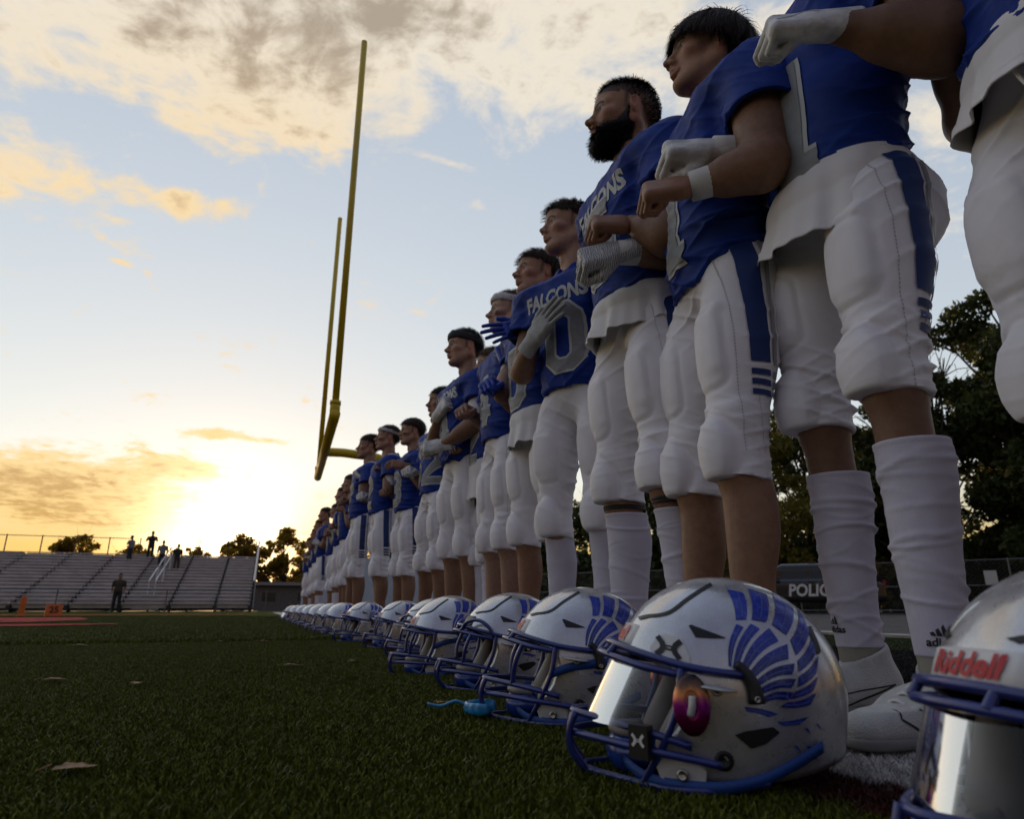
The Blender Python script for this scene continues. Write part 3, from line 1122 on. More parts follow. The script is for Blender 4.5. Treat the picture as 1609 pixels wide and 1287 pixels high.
_nt = NT(M_clip.node_tree)
_b = M_clip.node_tree.nodes['Principled BSDF']
_tc = _nt.n('ShaderNodeTexCoord').outputs['Object']
_sp = _nt.n('ShaderNodeSeparateXYZ')
_nt.put(_sp.inputs[0], _nt.vec('ADD', _tc, _nt.vec('SCALE', _nt.noise(_tc, 90, 3, out=1), None, scale=0.014)))
_nt.put(_b.inputs['Base Color'], _nt.ramp(_nt.rng(_sp.outputs[2], 0.070, 0.135, smooth=False), [(0.0, (0.03, 0.0, 0.01)), (0.3, (0.22, 0.005, 0.09)), (0.52, (0.45, 0.03, 0.40)), (0.68, (0.75, 0.30, 0.12)), (0.85, (0.15, 0.08, 0.05)), (1.0, (0.01, 0.012, 0.03))]))
_b.inputs['Roughness'].default_value = 0.25
_b.inputs['Metallic'].default_value = 0.6


def visor_material():
    m = bpy.data.materials.new('clear_visor')
    m.use_nodes = True
    nt = NT(m.node_tree)
    out = m.node_tree.nodes['Material Output']
    fr = nt.n('ShaderNodeFresnel')
    fr.inputs[0].default_value = 1.36
    tr = nt.n('ShaderNodeBsdfTransparent')
    tr.inputs[0].default_value = (0.74, 0.74, 0.78, 1)
    gl = nt.n('ShaderNodeBsdfGlossy')
    gl.inputs['Roughness'].default_value = 0.07
    gl.inputs['Color'].default_value = (1, 0.98, 0.95, 1)
    mx = nt.n('ShaderNodeMixShader')
    nt.put(mx.inputs[0], nt.math('MULTIPLY', fr.outputs[0], 0.75, clamp=True))
    m.node_tree.links.new(tr.outputs[0], mx.inputs[1])
    m.node_tree.links.new(gl.outputs[0], mx.inputs[2])
    m.node_tree.links.new(mx.outputs[0], out.inputs[0])
    return m


M_visor = visor_material()
HZ, HT, HFX, HBX, HY, HN = 0.095, 0.145, 0.137, 0.150, 0.118, 2.25


def shell_pt(a, z):
    """point of the outer shell at azimuth a (0 = front) and height z"""
    if z >= HZ:
        s = max(0.0, 1 - ((z - HZ) / HT) ** 2.1) ** (1 / 2.0)
    else:
        s = 1 - 0.10 * ((HZ - z) / 0.13) ** 2
    c, sn = math.cos(a), math.sin(a)
    ax = HFX if c > 0 else HBX
    r = 1.0 / ((abs(c) / ax) ** HN + (abs(sn) / HY) ** HN) ** (1 / HN)
    x, y = r * c * s, r * sn * s
    x -= 0.018 * max(0, (HZ - z) / 0.13) * (c < 0) * abs(c) * -1
    return np.array((x, y, z))


def x_edge(z):
    """front edge of the side wall below the brow: recessed by the eyes, forward at the jaw"""
    return float(np.interp(z, [0.008, 0.02, 0.034, 0.045, 0.07, 0.10, 0.115, 0.13], [0.076, 0.086, 0.092, 0.088, 0.070, 0.060, 0.063, 0.078]))


def a_edge(z):
    best = 0.5
    for a in np.linspace(0.3, 1.5, 200):
        if shell_pt(a, z)[0] < x_edge(z):
            return a
        best = a
    return best


def make_shell_mesh(nc=64, nd=22, nl=16):
    zb = 0.130
    A = a_edge(zb)
    nf = max(8, nc // 5)
    front = list(np.linspace(-A, A, nf + 1))[:-1]
    side = list(np.linspace(A, 2 * math.pi - A, nc + 1))
    cols = front + side[:-1]
    N = len(cols)
    V, F = [], []
    rows = []
    for t in range(nd + 1):
        u = t / nd
        row = []
        for i, a in enumerate(cols):
            if i < nf:
                w = 1 - (abs(a) / A) ** 2.5
                zbot = zb + 0.021 * max(0, w)
            else:
                zbot = zb
            e_b = math.asin(min(1, max(-1, (zbot - HZ) / HT)))
            e = math.pi / 2 + (e_b - math.pi / 2) * u
            z = HZ + HT * math.sin(e)
            row.append(len(V))
            V.append(shell_pt(a, min(z, HZ + HT - 1e-4)))
        rows.append(row)
    for t in range(nd):
        for i in range(N):
            j = (i + 1) % N
            F.append((rows[t][i], rows[t][j], rows[t + 1][j], rows[t + 1][i]))
    prev = rows[-1]
    sidx = list(range(nf, N)) + [0]
    # lower rows
    prev_ids = [prev[i] for i in sidx]
    for t in range(1, nl + 1):
        ids = []
        for k, i in enumerate(sidx):
            a0 = cols[i] if i else 2 * math.pi - A
            u = (a0 - A) / (2 * math.pi - 2 * A)
            zlow = 0.014 + 0.022 * math.sin(math.pi * u) ** 2 - 0.006 * math.sin(2 * math.pi * u) ** 2
            z = zb + (zlow - zb) * t / nl
            ae = a_edge(z)
            a = ae + u * (2 * math.pi - 2 * ae)
            ids.append(len(V))
            V.append(shell_pt(a, z))
        for k in range(len(sidx) - 1):
            F.append((prev_ids[k], prev_ids[k + 1], ids[k + 1], ids[k]))
        prev_ids = ids
    return np.array(V), [f[::-1] for f in F]


SHELL_V, SHELL_F = make_shell_mesh()
SHELL_BVH = BVHTree.FromPolygons([Vector(v) for v in SHELL_V], SHELL_F)


def side_decal(V2, F, off=0.0012, sgn=1):
    return project(V2, F, ((0, sgn * 0.3, 0), (1, 0, 0), (0, 0, 1), (0, -sgn, 0)), SHELL_BVH, off, 0.32)


WING_A = [((0.0101, 0.135), (-0.0055, 0.1821)), ((0.0065, 0.1331), (-0.0224, 0.1831)), ((-0.0006, 0.1302), (-0.0436, 0.1802)), ((-0.0078, 0.1263), (-0.0637, 0.1629)), ((-0.0175, 0.1215), (-0.0681, 0.1408)), ((-0.0214, 0.1138), (-0.0675, 0.1244)), ((-0.024, 0.1052), (-0.062, 0.11)), ((-0.024, 0.0965), (-0.0545, 0.0975))]
WING_A2 = [((-0.0006, 0.0946), (-0.0425, 0.0869)), ((-0.0055, 0.0879), (-0.0309, 0.0802))]
WING_B = [((-0.0054, 0.185), (-0.0045, 0.2225)), ((-0.0229, 0.186), (-0.0305, 0.2244)), ((-0.0462, 0.1821), (-0.0635, 0.2225)), ((-0.0664, 0.1658), (-0.0954, 0.2042)), ((-0.0703, 0.1427), (-0.1029, 0.1763)), ((-0.0686, 0.1263), (-0.1019, 0.1504)), ((-0.0632, 0.111), (-0.0951, 0.1273)), ((-0.0506, 0.0994), (-0.0891, 0.11)), ((-0.039, 0.0927), (-0.0843, 0.0946))]
WING_B2 = [((-0.0346, 0.0792), (-0.0783, 0.085)), ((-0.0442, 0.0735), (-0.0659, 0.0754))]


def wing_feathers():
    """feathers fill the bands between neighbouring quill curves, thin gaps of shell between them"""
    out = []
    for curves, bulge, short in ((WING_A, -0.09, 0.86), (WING_A2, -0.05, 0.8), (WING_B, 0.06, 0.80), (WING_B2, 0.03, 0.8)):
        def pt(i, u):
            a, b = np.array(curves[i][0]), np.array(curves[i][1])
            d = b - a
            n = np.array((-d[1], d[0]))
            return a + d * u + n * bulge * math.sin(math.pi * u)
        for i in range(len(curves) - 1):
            V, F = [], []
            nu, nv = 12, 5
            for j in range(nu + 1):
                u = 0.03 + 0.95 * j / nu
                for k in range(nv + 1):
                    v = 0.13 + 0.72 * k / nv
                    e = 1 - (1 - short) * v ** 1.4 * u
                    V.append(pt(i, u * e) * (1 - v) + pt(i + 1, u * e) * v)
            for j in range(nu):
                for k in range(nv):
                    b = j * (nv + 1) + k
                    F.append((b, b + 1, b + nv + 2, b + nv + 1))
            out.append((np.array(V), F))
    return out


FEATHERS = wing_feathers()


def mesh_of(name, parts, mat, smooth=True):
    V, F, n = [], [], 0
    for v, f in parts:
        V.append(np.asarray(v, float))
        F += [tuple(i + n for i in q) for q in f]
        n += len(v)
    return mesh_data(name, np.concatenate(V), F, mat, smooth)


def poly_decal(pts, mat, name, off=0.002, sub=8, sgn=1):
    p = np.array(pts)
    bm = bmesh.new()
    vs = [bm.verts.new((a, b, 0)) for a, b in p]
    bm.faces.new(vs)
    bmesh.ops.triangulate(bm, faces=bm.faces[:])
    bmesh.ops.subdivide_edges(bm, edges=bm.edges[:], cuts=3, use_grid_fill=True)
    bm.verts.index_update()
    V2 = np.array([v.co[:2] for v in bm.verts])
    F = [tuple(v.index for v in f.verts) for f in bm.faces]
    bm.free()
    return mesh_of(name, [side_decal(V2, F, off, sgn)], mat)


def mir(p):
    p = np.array(p, float)
    return np.concatenate([p, (p * (1, -1, 1))[::-1][1:]])


def bar_mesh(pts, r=0.0046, n=40, sides=8, name='mask_bar', m=True):
    p = mir(pts) if m else np.array(pts, float)
    return mesh_of(name, [tube(spline(p, n), r, sides)], M_bar)


def disc(c, nrm, r, h=0.002, sides=14):
    n = np.array(nrm, float)
    n /= np.linalg.norm(n)
    v, f = lathe([(0.0001, 0), (r, 0), (r, h), (r * 0.55, h), (r * 0.45, h * 0.4), (0.0001, h * 0.4)], sides=sides)
    up = np.array((0, 0, 1.0)) if abs(n[2]) < 0.9 else np.array((1.0, 0, 0))
    x = np.cross(up, n)
    x /= np.linalg.norm(x)
    y = np.cross(n, x)
    return v @ np.stack([x, y, n]) + np.array(c), f


H_CACHE = {}


def cached(key, fn):
    if key not in H_CACHE:
        H_CACHE[key] = fn()
    return H_CACHE[key]


def shell_y(x, z):
    h = SHELL_BVH.ray_cast(Vector((x, 0.3, z)), Vector((0, -1, 0)), 0.31)[0]
    return h.y if h is not None else 0.115


def logo_strokes(s):
    """two arcs leaning on each other, as on the visor sticker"""
    out = []
    for sg in (1, -1):
        pts = [(sg * s * (0.95 - 1.1 * math.cos(t)) * 0.9, s * math.sin(t) * 0.85) for t in np.linspace(-0.85, 0.85, 9)]
        pts = [(x * 0.8 + sg * 0.28 * s, y) for x, y in pts]
        out.append(ribbon([(sg * s * 0.92, s * 0.72), (sg * s * 0.52, s * 0.30), (sg * s * 0.42, 0.0), (sg * s * 0.52, -s * 0.30), (sg * s * 0.92, -s * 0.72)], s * 0.42, 2, 0.004))
    out.append(ribbon([(s * 0.42, -0.02 * s), (0.18 * s, -s * 0.14), (-0.18 * s, -s * 0.14), (-s * 0.42, 0.0)], s * 0.15, 2, 0.004))
    out.append(ribbon([(s * 0.42, 0.02 * s), (0.18 * s, s * 0.12), (-0.18 * s, s * 0.12), (-s * 0.42, 0.0)], s * 0.12, 2, 0.004))
    return out


def front_frame(z):
    return ((0.3, 0, z), (0, 1, 0), (0, 0, 1), (-1, 0, -0.25))


def make_helmet(loc, yaw, label, style='plain', visor=False, detail=2, tilt=0.0, group='silver helmets set out along the sideline'):
    """style plain | flex (black bumper, second brow loop); parts under one Empty"""
    t = empty('football_helmet', loc, yaw, label, 'helmet', group)
    t.rotation_euler = (0, tilt, yaw)
    sh = obj('shell', cached('shell', lambda: mesh_data('shell', SHELL_V, SHELL_F, [M_shell, M_liner])), t)
    so = sh.modifiers.new('thick', 'SOLIDIFY')
    so.thickness = 0.006
    so.offset = -1
    so.material_offset = 1
    so.use_rim = True
    so.material_offset_rim = 0
    sides_ = (1, -1) if detail >= 2 else (1,)
    for sg in sides_:
        for i, fe in enumerate(FEATHERS):
            obj('feather', cached(('feather', i, sg), lambda: mesh_of('feather', [side_decal(*fe, 0.0012, sg)], M_wing)), sh)
    if detail >= 1:
        for sg in sides_:
            def quills():
                out = []
                for V2, F in FEATHERS:
                    g = V2.reshape(13, 6, 2)
                    for w_ in (0.55,):
                        k = w_ * 5
                        i = int(k)
                        ln = g[:, i] * (1 - (k - i)) + g[:, min(5, i + 1)] * (k - i)
                        out.append(side_decal(*ribbon(ln[1:12], 0.0010, 1, 0.02), 0.0019, sg))
                return mesh_of('quill_lines', out, M_quill)
            obj('quill_lines', cached(('quill', sg), quills), sh)['kind'] = 'stuff'
            def seam():
                c = np.array([(0.1016, 0.1869), (0.0914, 0.1898), (0.0766, 0.1917), (0.063, 0.1965), (0.0435, 0.21), (0.0238, 0.2215), (0.0083, 0.2292)])
                return mesh_of('panel_seam', [side_decal(*ribbon(spline(np.c_[c, np.zeros(len(c))], 26)[:, :2], 0.0036, 2, 0.006), 0.0012, sg)], M_black)
            obj('panel_seam', cached(('seam', sg), seam), sh)['kind'] = 'stuff'
            obj('vent', cached(('vent1', sg), lambda: poly_decal([(0.0476, 0.1792), (0.0442, 0.1802), (0.0347, 0.1706), (0.007, 0.1658), (0.0255, 0.1658), (0.0419, 0.1667)], M_black, 'vent', 0.0015, 8, sg)), sh)
            obj('vent', cached(('vent2', sg), lambda: poly_decal([(0.0104, 0.0648), (-0.0006, 0.0687), (-0.0319, 0.0735), (-0.0389, 0.0677), (-0.0227, 0.0562), (-0.0063, 0.0513)], M_black, 'vent', 0.0015, 8, sg)), sh)
            obj('vent', cached(('vent3', sg), lambda: poly_decal([(-0.0974, 0.1783), (-0.1027, 0.1783), (-0.1052, 0.1619), (-0.1051, 0.1504), (-0.0996, 0.1465), (-0.0972, 0.1581)], M_black, 'vent', 0.0015, 8, sg)), sh)
            for i_, (mx_, mz_) in enumerate(((-0.070, 0.069), (-0.0845, 0.0725), (-0.056, 0.0515), (-0.071, 0.0505))):
                obj('feather_mark', cached(('mark', i_, sg), lambda: poly_decal([(mx_ + 0.003, mz_ + 0.003), (mx_ - 0.002, mz_ + 0.002), (mx_ - 0.005, mz_ - 0.005)], M_wing, 'feather_mark', 0.0012, 8, sg)), sh)
            x, z = 0.0235, 0.038
            obj('ear_hole', cached(('ear', sg), lambda: mesh_of('ear_hole', [disc((x, sg * (shell_y(x, z) - 0.0005), z), (0, sg, 0), 0.0105)], M_black)), sh)
    # face mask
    mk = obj('face_mask', cached('brow', lambda: bar_mesh([(-0.004, 0.1235, 0.127), (0.03, 0.1235, 0.131), (0.060, 0.116, 0.136), (0.102, 0.088, 0.147), (0.131, 0.046, 0.156), (0.141, 0, 0.159)])), t)
    bars = [('b2', [(0.063, 0.114, 0.126), (0.107, 0.089, 0.134), (0.140, 0.045, 0.143), (0.152, 0, 0.146)], True),
            ('b3', [(0.058, 0.119, 0.052), (0.085, 0.110, 0.059), (0.117, 0.087, 0.065), (0.166, 0.040, 0.071), (0.187, 0.015, 0.073), (0.190, 0, 0.073)], True),
            ('b4', [(0.028, 0.1225, 0.034), (0.054, 0.120, 0.039), (0.102, 0.101, 0.044), (0.157, 0.055, 0.048), (0.189, 0.018, 0.049), (0.194, 0, 0.049)], True),
            ('b5', [(-0.022, 0.119, 0.018), (0.03, 0.119, 0.009), (0.075, 0.106, 0.006), (0.115, 0.071, 0.005), (0.155, 0.035, 0.006), (0.175, 0.015, 0.008), (0.178, 0, 0.008)], True)]
    for s in (1, -1):
        bars += [('v1%d' % s, [(0.064, s * 0.116, 0.133), (0.070, s * 0.117, 0.095), (0.086, s * 0.109, 0.055), (0.109, s * 0.076, 0.006)], False),
                 ('v2%d' % s, [(0.187, s * 0.022, 0.073), (0.195, s * 0.022, 0.052), (0.193, s * 0.022, 0.030), (0.176, s * 0.019, 0.006)], False),
                 ('v3%d' % s, [(0.132, s * 0.043, 0.156), (0.143, s * 0.043, 0.144)], False)]
        if style == 'flex':
            bars.append(('f%d' % s, [(0.140, s * 0.045, 0.144), (0.130, s * 0.056, 0.164), (0.105, s * 0.086, 0.171), (0.082, s * 0.109, 0.156), (0.068, s * 0.115, 0.131)], False))
        if not visor:
            bars.append(('e%d' % s, [(0.118, s * 0.076, 0.140), (0.133, s * 0.074, 0.105), (0.138, s * 0.068, 0.069)], False))
    for k, p, mm in bars:
        obj('mask_bar', cached(k, lambda: bar_mesh(p, m=mm, n=36 if mm else 14)), mk)
    # clips, pads, straps
    for s in (1, -1):
        obj('mask_clip', cached(('clip', s), lambda: mesh_of('mask_clip', [tube(spline([(0.002, s * 0.121, 0.140), (-0.006, s * 0.1225, 0.131), (-0.014, s * 0.1235, 0.115), (-0.016, s * 0.1235, 0.098)], 10), np.linspace(0.0045, 0.0095, 10), 8, True, 1.0)], M_black)), mk)
        obj('screw', cached(('screw0', s), lambda: mesh_of('screw', [disc((-0.015, s * 0.131, 0.103), (0, s, 0.0), 0.0035, 0.003)], M_screw)), mk)
        obj('jaw_flap', cached(('flap', s), lambda: mesh_of('jaw_flap', [tube(spline([(0.052, s * 0.1155, 0.117), (0.027, s * 0.1195, 0.113), (0.004, s * 0.1205, 0.110)], 10), np.array([0.004, 0.012, 0.016, 0.018, 0.018, 0.018, 0.017, 0.014, 0.010, 0.004]), 10, True, 0.16)], M_plate)), mk)
        obj('screw', cached(('screw1', s), lambda: mesh_of('screw', [disc((0.027, s * 0.1215, 0.111), (0, s, 0.1), 0.0062, 0.005)], M_screw)), mk)
        jp = ((0.100, 0.094, 0.038), (0.092, 0.097, 0.016), (0.062, 0.110, 0.008), (0.046, 0.1175, 0.013), (0.044, 0.1190, 0.028), (0.060, 0.1150, 0.040), (0.088, 0.101, 0.043))
        obj('jaw_plate', cached(('jplate', s), lambda: mesh_of('jaw_plate', [(np.array([(x, s * y, z) for x, y, z in jp] + [(x, s * (y - 0.012), z) for x, y, z in jp]), [tuple(range(7))] + [(i, (i + 1) % 7, 7 + (i + 1) % 7, 7 + i) for i in range(7)])], M_plate, False)), t)
        obj('screw', cached(('screw2', s), lambda: mesh_of('screw', [disc((0.068, s * 0.108, 0.022), (0.4, s, 0), 0.0062, 0.005)], M_screw)), t)
        obj('jaw_pad', cached(('jpad', s), lambda: sdf_pad(s)), t)
        obj('chin_strap', cached(('strap', s), lambda: mesh_of('chin_strap', [strap([(0.132, s * 0.040, 0.024), (0.10, s * 0.088, 0.012), (0.04, s * 0.1195, 0.012), (-0.01, s * 0.1215, 0.020), (-0.05, s * 0.1165, 0.036), (-0.088, s * 0.101, 0.052)], 0.012)], M_strap)), t)
    cup = obj('chin_cup', cached('cup', chin_cup), t)
    obj('cup_padding', cached('cuppad', lambda: mesh_of('cup_padding', [tube(spline([(0.100, 0.036, 0.050), (0.128, 0.029, 0.052), (0.140, 0, 0.053), (0.128, -0.029, 0.052), (0.100, -0.036, 0.050)], 20), 0.006, 8, True, 1.0)], M_pad)), cup)
    # brow plate
    if style == 'flex':
        obj('front_bumper', cached('bumper', lambda: bumper(M_black)), t)
    else:
        bp = obj('brow_plate', cached('bplate', lambda: bumper(M_white)), t)
        if detail >= 1:
            def word():
                V2, F = text_shape('Riddell', 0.026, 0.004, 0.18, 0.0009)
                return mesh_of('lettering', [project(V2, F, front_frame(0.2135), SHELL_BVH, 0.0048)], M_red)
            obj('lettering', cached('riddell', word), bp)['kind'] = 'stuff'
    if visor:
        vz = obj('visor', cached('visor', make_visor), t)
        for s in (1, -1):
            cl = obj('visor_clip', cached(('vclip', s), lambda: visor_clip(s)), t)
            obj('clip_slot', cached(('vslot', s), lambda: mesh_of('clip_slot', [tube(spline([(0.056, s * 0.1335, 0.106), (0.057, s * 0.1345, 0.096), (0.059, s * 0.1325, 0.086)], 8), 0.0056, 8, True, 0.8)], M_plate)), cl)
        bk = obj('mask_bracket', cached('brk', lambda: mesh_of('mask_bracket', [box_v((0.112, 0.099, 0.053), (0.026, 0.012, 0.036), -0.70)], M_black, False)), mk)

        def mini():
            out = []
            for V2, F in logo_strokes(0.0085):
                P = np.array([(0.1163 - u * 0.765, 0.1042 + u * 0.644, 0.055 + v) for u, v in V2])
                out.append((P, F))
            return mesh_of('logo', out, M_white)
        obj('logo', cached('mini', mini), bk)['kind'] = 'stuff'

        def patch():
            return poly_decal([(0.0935, 0.1533), (0.0833, 0.1667), (0.0743, 0.1696), (0.0577, 0.1648), (0.051, 0.1446), (0.0518, 0.1379), (0.0735, 0.1427), (0.0913, 0.1465)], M_white, 'logo_patch', 0.0016)
        pt = obj('logo_patch', cached('patch', patch), sh)

        def biglogo():
            cx, cz = 0.0726, 0.1540
            out = []
            for V2, F in logo_strokes(0.0135):
                out.append(side_decal(np.array([(cx - u - 0.18 * v, cz + v - 0.20 * u) for u, v in V2]), F, 0.003))
            return mesh_of('visor_logo', out, M_black)
        obj('visor_logo', cached('biglogo', biglogo), sh)['kind'] = 'stuff'
    if style == 'plain' and not visor and detail >= 2:
        obj('side_strap', cached('sstrap', lambda: mesh_of('side_strap', [strap([(0.070, 0.117, 0.090), (0.035, 0.1215, 0.101), (-0.02, 0.1195, 0.107), (-0.075, 0.107, 0.108)], 0.015)], M_strap)), t)
    return t


def box_v(c, s, rz):
    R = np.array(((math.cos(rz), -math.sin(rz), 0), (math.sin(rz), math.cos(rz), 0), (0, 0, 1)))
    m = MB().box(c, s, R)
    return np.concatenate(m.v), m.f


def strap(pts, w):
    p = spline(pts, 24)
    V, F = [], []
    for i, q in enumerate(p):
        out = np.array((q[0] * 0.2, math.copysign(1, q[1]) * (1 if abs(q[1]) > 0.03 else 0.3), 0))
        out /= np.linalg.norm(out)
        for dz, o in ((-w / 2, 0), (w / 2, 0), (w / 2, 0.0022), (-w / 2, 0.0022)):
            V.append(q + (0, 0, dz) + out * o)
    for i in range(len(p) - 1):
        for k in range(4):
            F.append((i * 4 + k, i * 4 + (k + 1) % 4, (i + 1) * 4 + (k + 1) % 4, (i + 1) * 4 + k))
    F += [(0, 1, 2, 3), tuple(len(V) - 4 + k for k in (3, 2, 1, 0))]
    return np.array(V), F


def sdf_pad(s):
    v = Vol((-0.05, s * 0.09 - 0.05, 0.0), (0.12, s * 0.09 + 0.05, 0.16), 0.004)
    v.cone((0.045, s * 0.085, 0.105), (0.070, s * 0.078, 0.045), 0.016, 0.024, 0.01)
    v.cone((0.0, s * 0.085, 0.05), (0.06, s * 0.080, 0.035), 0.022, 0.020, 0.012)
    a, f = v.mesh()
    return mesh_data('jaw_pad', a, f, M_pad)


def chin_cup():
    v = Vol((0.04, -0.075, -0.006), (0.17, 0.075, 0.08), 0.003)
    v.ell((0.110, 0, 0.028), (0.040, 0.050, 0.030), 0.005)
    v.cone((0.107, 0.043, 0.032), (0.08, 0.062, 0.028), 0.012, 0.008, 0.012)
    v.cone((0.107, -0.043, 0.032), (0.08, -0.062, 0.028), 0.012, 0.008, 0.012)
    v.ell((0.092, 0, 0.050), (0.040, 0.042, 0.028), 0.006, cut=True)
    for k in (-0.02, 0, 0.02):
        v.cone((0.156, k, 0.012), (0.156, k, 0.038), 0.008, 0.008, 0.003, cut=True)
    a, f = v.mesh()
    return mesh_data('chin_cup', a, f, M_cup)


def bumper(mat):
    V, F = [], []
    n = 24
    zs = [0.153, 0.157, 0.169, 0.181, 0.185]
    for i in range(n + 1):
        u = -1 + 2 * i / n
        for j, z in enumerate(zs):
            w = 0.052 * (1 - 0.10 * (j == 4) - 0.05 * (j == 0))
            hit = SHELL_BVH.ray_cast(Vector((0.3, u * w, z + 0.045)), Vector((-1, 0, -0.25)), 0.4)[0]
            p = np.array(hit) if hit is not None else np.array((0.12, u * w, z))
            e = 0.0034 if (0 < j < 4 and 0 < i < n) else -0.002
            V.append(p + np.array((0.8, 0, 0.6)) * e)
    for i in range(n):
        for j in range(len(zs) - 1):
            a = i * len(zs) + j
            F.append((a, a + len(zs), a + len(zs) + 1, a + 1))
    return mesh_data('brow_plate', V, F, mat)


def make_visor():
    V, F = [], []
    n = 30
    m = 8
    for i in range(n + 1):
        a = -1.12 + 2.24 * i / n
        for j in range(m + 1):
            t = j / m
            z = 0.140 - 0.074 * t - 0.010 * (1 - math.cos(a)) * (1 - t)
            r = 0.130 + 0.034 * t * math.cos(a) ** 2 + 0.004 * t
            V.append((0.008 + r * math.cos(a), r * math.sin(a) * 0.93, z))
    for i in range(n):
        for j in range(m):
            a = i * (m + 1) + j
            F.append((a, a + m + 1, a + m + 2, a + 1))
    return mesh_data('visor', V, F, M_visor)


def visor_clip(s):
    v = Vol((0.025, min(s * 0.10, s * 0.145), 0.055), (0.09, max(s * 0.10, s * 0.145), 0.14), 0.0025)
    v.ell((0.056, s * 0.1255, 0.096), (0.021, 0.009, 0.033), 0.003)
    v.ell((0.057, s * 0.135, 0.096), (0.006, 0.006, 0.014), 0.002, cut=True)
    a, f = v.mesh()
    return mesh_data('visor_clip', a, f, M_clip)


HYAW = math.pi - 0.10
make_helmet((0.664, 0.365, 0), math.pi - 0.30, 'silver helmet with clear visor cut by the photo edge, nearest of the row', visor=True, tilt=0.10)
make_helmet((0.572, 0.775, 0), math.pi - 0.45, 'large silver helmet with blue wing, clear visor and purple visor clip', visor=True)
make_helmet((0.600, 1.235, 0), math.pi - 0.32, 'silver helmet with blue wing and bare face mask, second from the visor helmet')
make_helmet((0.640, 1.745, 0), math.pi - 0.14, 'silver helmet with black front bumper and extra brow loop', style='flex')
make_helmet((0.605, 2.215, 0), HYAW, 'silver helmet just past the black bumper helmet, mask tipped forward', tilt=0.06)
make_helmet((0.70, 2.85, 0), HYAW - 0.1, 'silver helmet half hidden behind the tipped helmet', style='flex', detail=1)
make_helmet((0.725, 3.66, 0), HYAW, 'silver helmet with dark side vent, front half showing blue chin cup', detail=1)
make_helmet((0.645, 4.42, 0), math.pi + 0.1, 'silver helmet turned to show its whole blue wing', detail=1)
FAR = ['silver helmet right after the one showing its whole wing', 'far silver helmet, sixth from the end of the row', 'far silver helmet, fifth from the end of the row',
       'far silver helmet, fourth from the end of the row', 'far silver helmet, third from the end of the row', 'far silver helmet, next to last of the row', 'last small silver helmet at the end of the row, catching golden light']
for i, (x, y) in enumerate(((0.60, 5.25), (0.585, 5.95), (0.575, 6.8), (0.575, 7.9), (0.57, 9.2), (0.56, 10.6), (0.53, 11.6))):
    make_helmet((x, y, 0), HYAW + 0.1 * math.sin(i * 2.1), FAR[i], detail=0, visor=(i == 6))
# ------------------------------------------------------------------ people (local: facing +x, left = +y, feet on z = 0, built for 1.80 m)
PC = {}


def pcache(key, fn):
    if key not in PC:
        PC[key] = fn()
    return PC[key]


def rotz(a):
    return np.array(((math.cos(a), -math.sin(a), 0), (math.sin(a), math.cos(a), 0), (0, 0, 1)))


def roty(a):
    return np.array(((math.cos(a), 0, math.sin(a)), (0, 1, 0), (-math.sin(a), 0, math.cos(a))))


def rotx(a):
    return np.array(((1, 0, 0), (0, math.cos(a), -math.sin(a)), (0, math.sin(a), math.cos(a))))


def unit(v):
    v = np.array(v, float)
    return v / np.linalg.norm(v)


M_skin = material('skin', (0.3, 0.18, 0.12), 0.52, attr='Col', spec=0.35, vary=0.10, vscale=60, bump=0.10, bscale=420)
M_jersey = material('jersey_blue', (0.003, 0.028, 0.23), 0.62, spec=0.3, vary=0.10, vscale=9, bump=0.05, bscale=1400, weave=900)
M_pants = material('pants_white', (0.78, 0.75, 0.79), 0.6, spec=0.3, vary=0.05, vscale=7, bump=0.05, bscale=900, weave=900)
def stain_pants():
    nt = NT(M_pants.node_tree)
    b = M_pants.node_tree.nodes['Principled BSDF']
    old = b.inputs['Base Color'].links[0].from_socket
    tc = nt.n('ShaderNodeTexCoord').outputs['Object']
    oi = nt.n('ShaderNodeObjectInfo').outputs['Random']
    v = nt.vec('ADD', tc, nt.vec('SCALE', (7.0, 3.0, 5.0), None, scale=oi))
    sp = nt.n('ShaderNodeSeparateXYZ')
    nt.put(sp.inputs[0], tc)
    low = nt.rng(sp.outputs[2], 0.85, 0.55)
    m = nt.math('MULTIPLY', nt.rng(nt.noise(v, 9, 6, 0.65, 0.6), 0.60, 0.74), low)
    c = nt.mix(nt.math('MULTIPLY', m, 0.45), old, (0.34, 0.31, 0.20))
    nt.put(b.inputs['Base Color'], c)


stain_pants()
M_under = material('undershirt_white', (0.75, 0.72, 0.73), 0.75, spec=0.2, vary=0.05, bump=0.15, bscale=500)
M_sock = material('sock_white', (0.54, 0.51, 0.59), 0.75, spec=0.2, vary=0.06, vscale=14, bump=0.35, bscale=700, stretch=(1, 1, 0.04))
M_navy = material('stripe_navy', (0.010, 0.032, 0.15), 0.6)
M_grey = material('number_grey', (0.24, 0.24, 0.25), 0.55, vary=0.1, vscale=30, bump=0.1, bscale=400)
M_trim = material('number_trim', (0.48, 0.48, 0.48), 0.55)
M_stripe_grey = material('stripe_grey', (0.30, 0.30, 0.32), 0.6)
M_glove = material('glove_white', (0.56, 0.54, 0.52), 0.5, vary=0.28, vscale=26, bump=0.5, bscale=130)
M_glove_blue = material('glove_blue', (0.010, 0.045, 0.36), 0.42, vary=0.15, vscale=30, bump=0.15, bscale=300)
M_glove_grey = material('glove_grey', (0.36, 0.35, 0.33), 0.5, vary=0.15, vscale=40, bump=0.25, bscale=350)
M_glove_zebra = bpy.data.materials.new('glove_striped')
M_glove_zebra.use_nodes = True
_nt = NT(M_glove_zebra.node_tree)
_tc = _nt.n('ShaderNodeTexCoord').outputs['Object']
_wv = _nt.n('ShaderNodeTexWave')
_nt.put(_wv.inputs['Vector'], _tc)
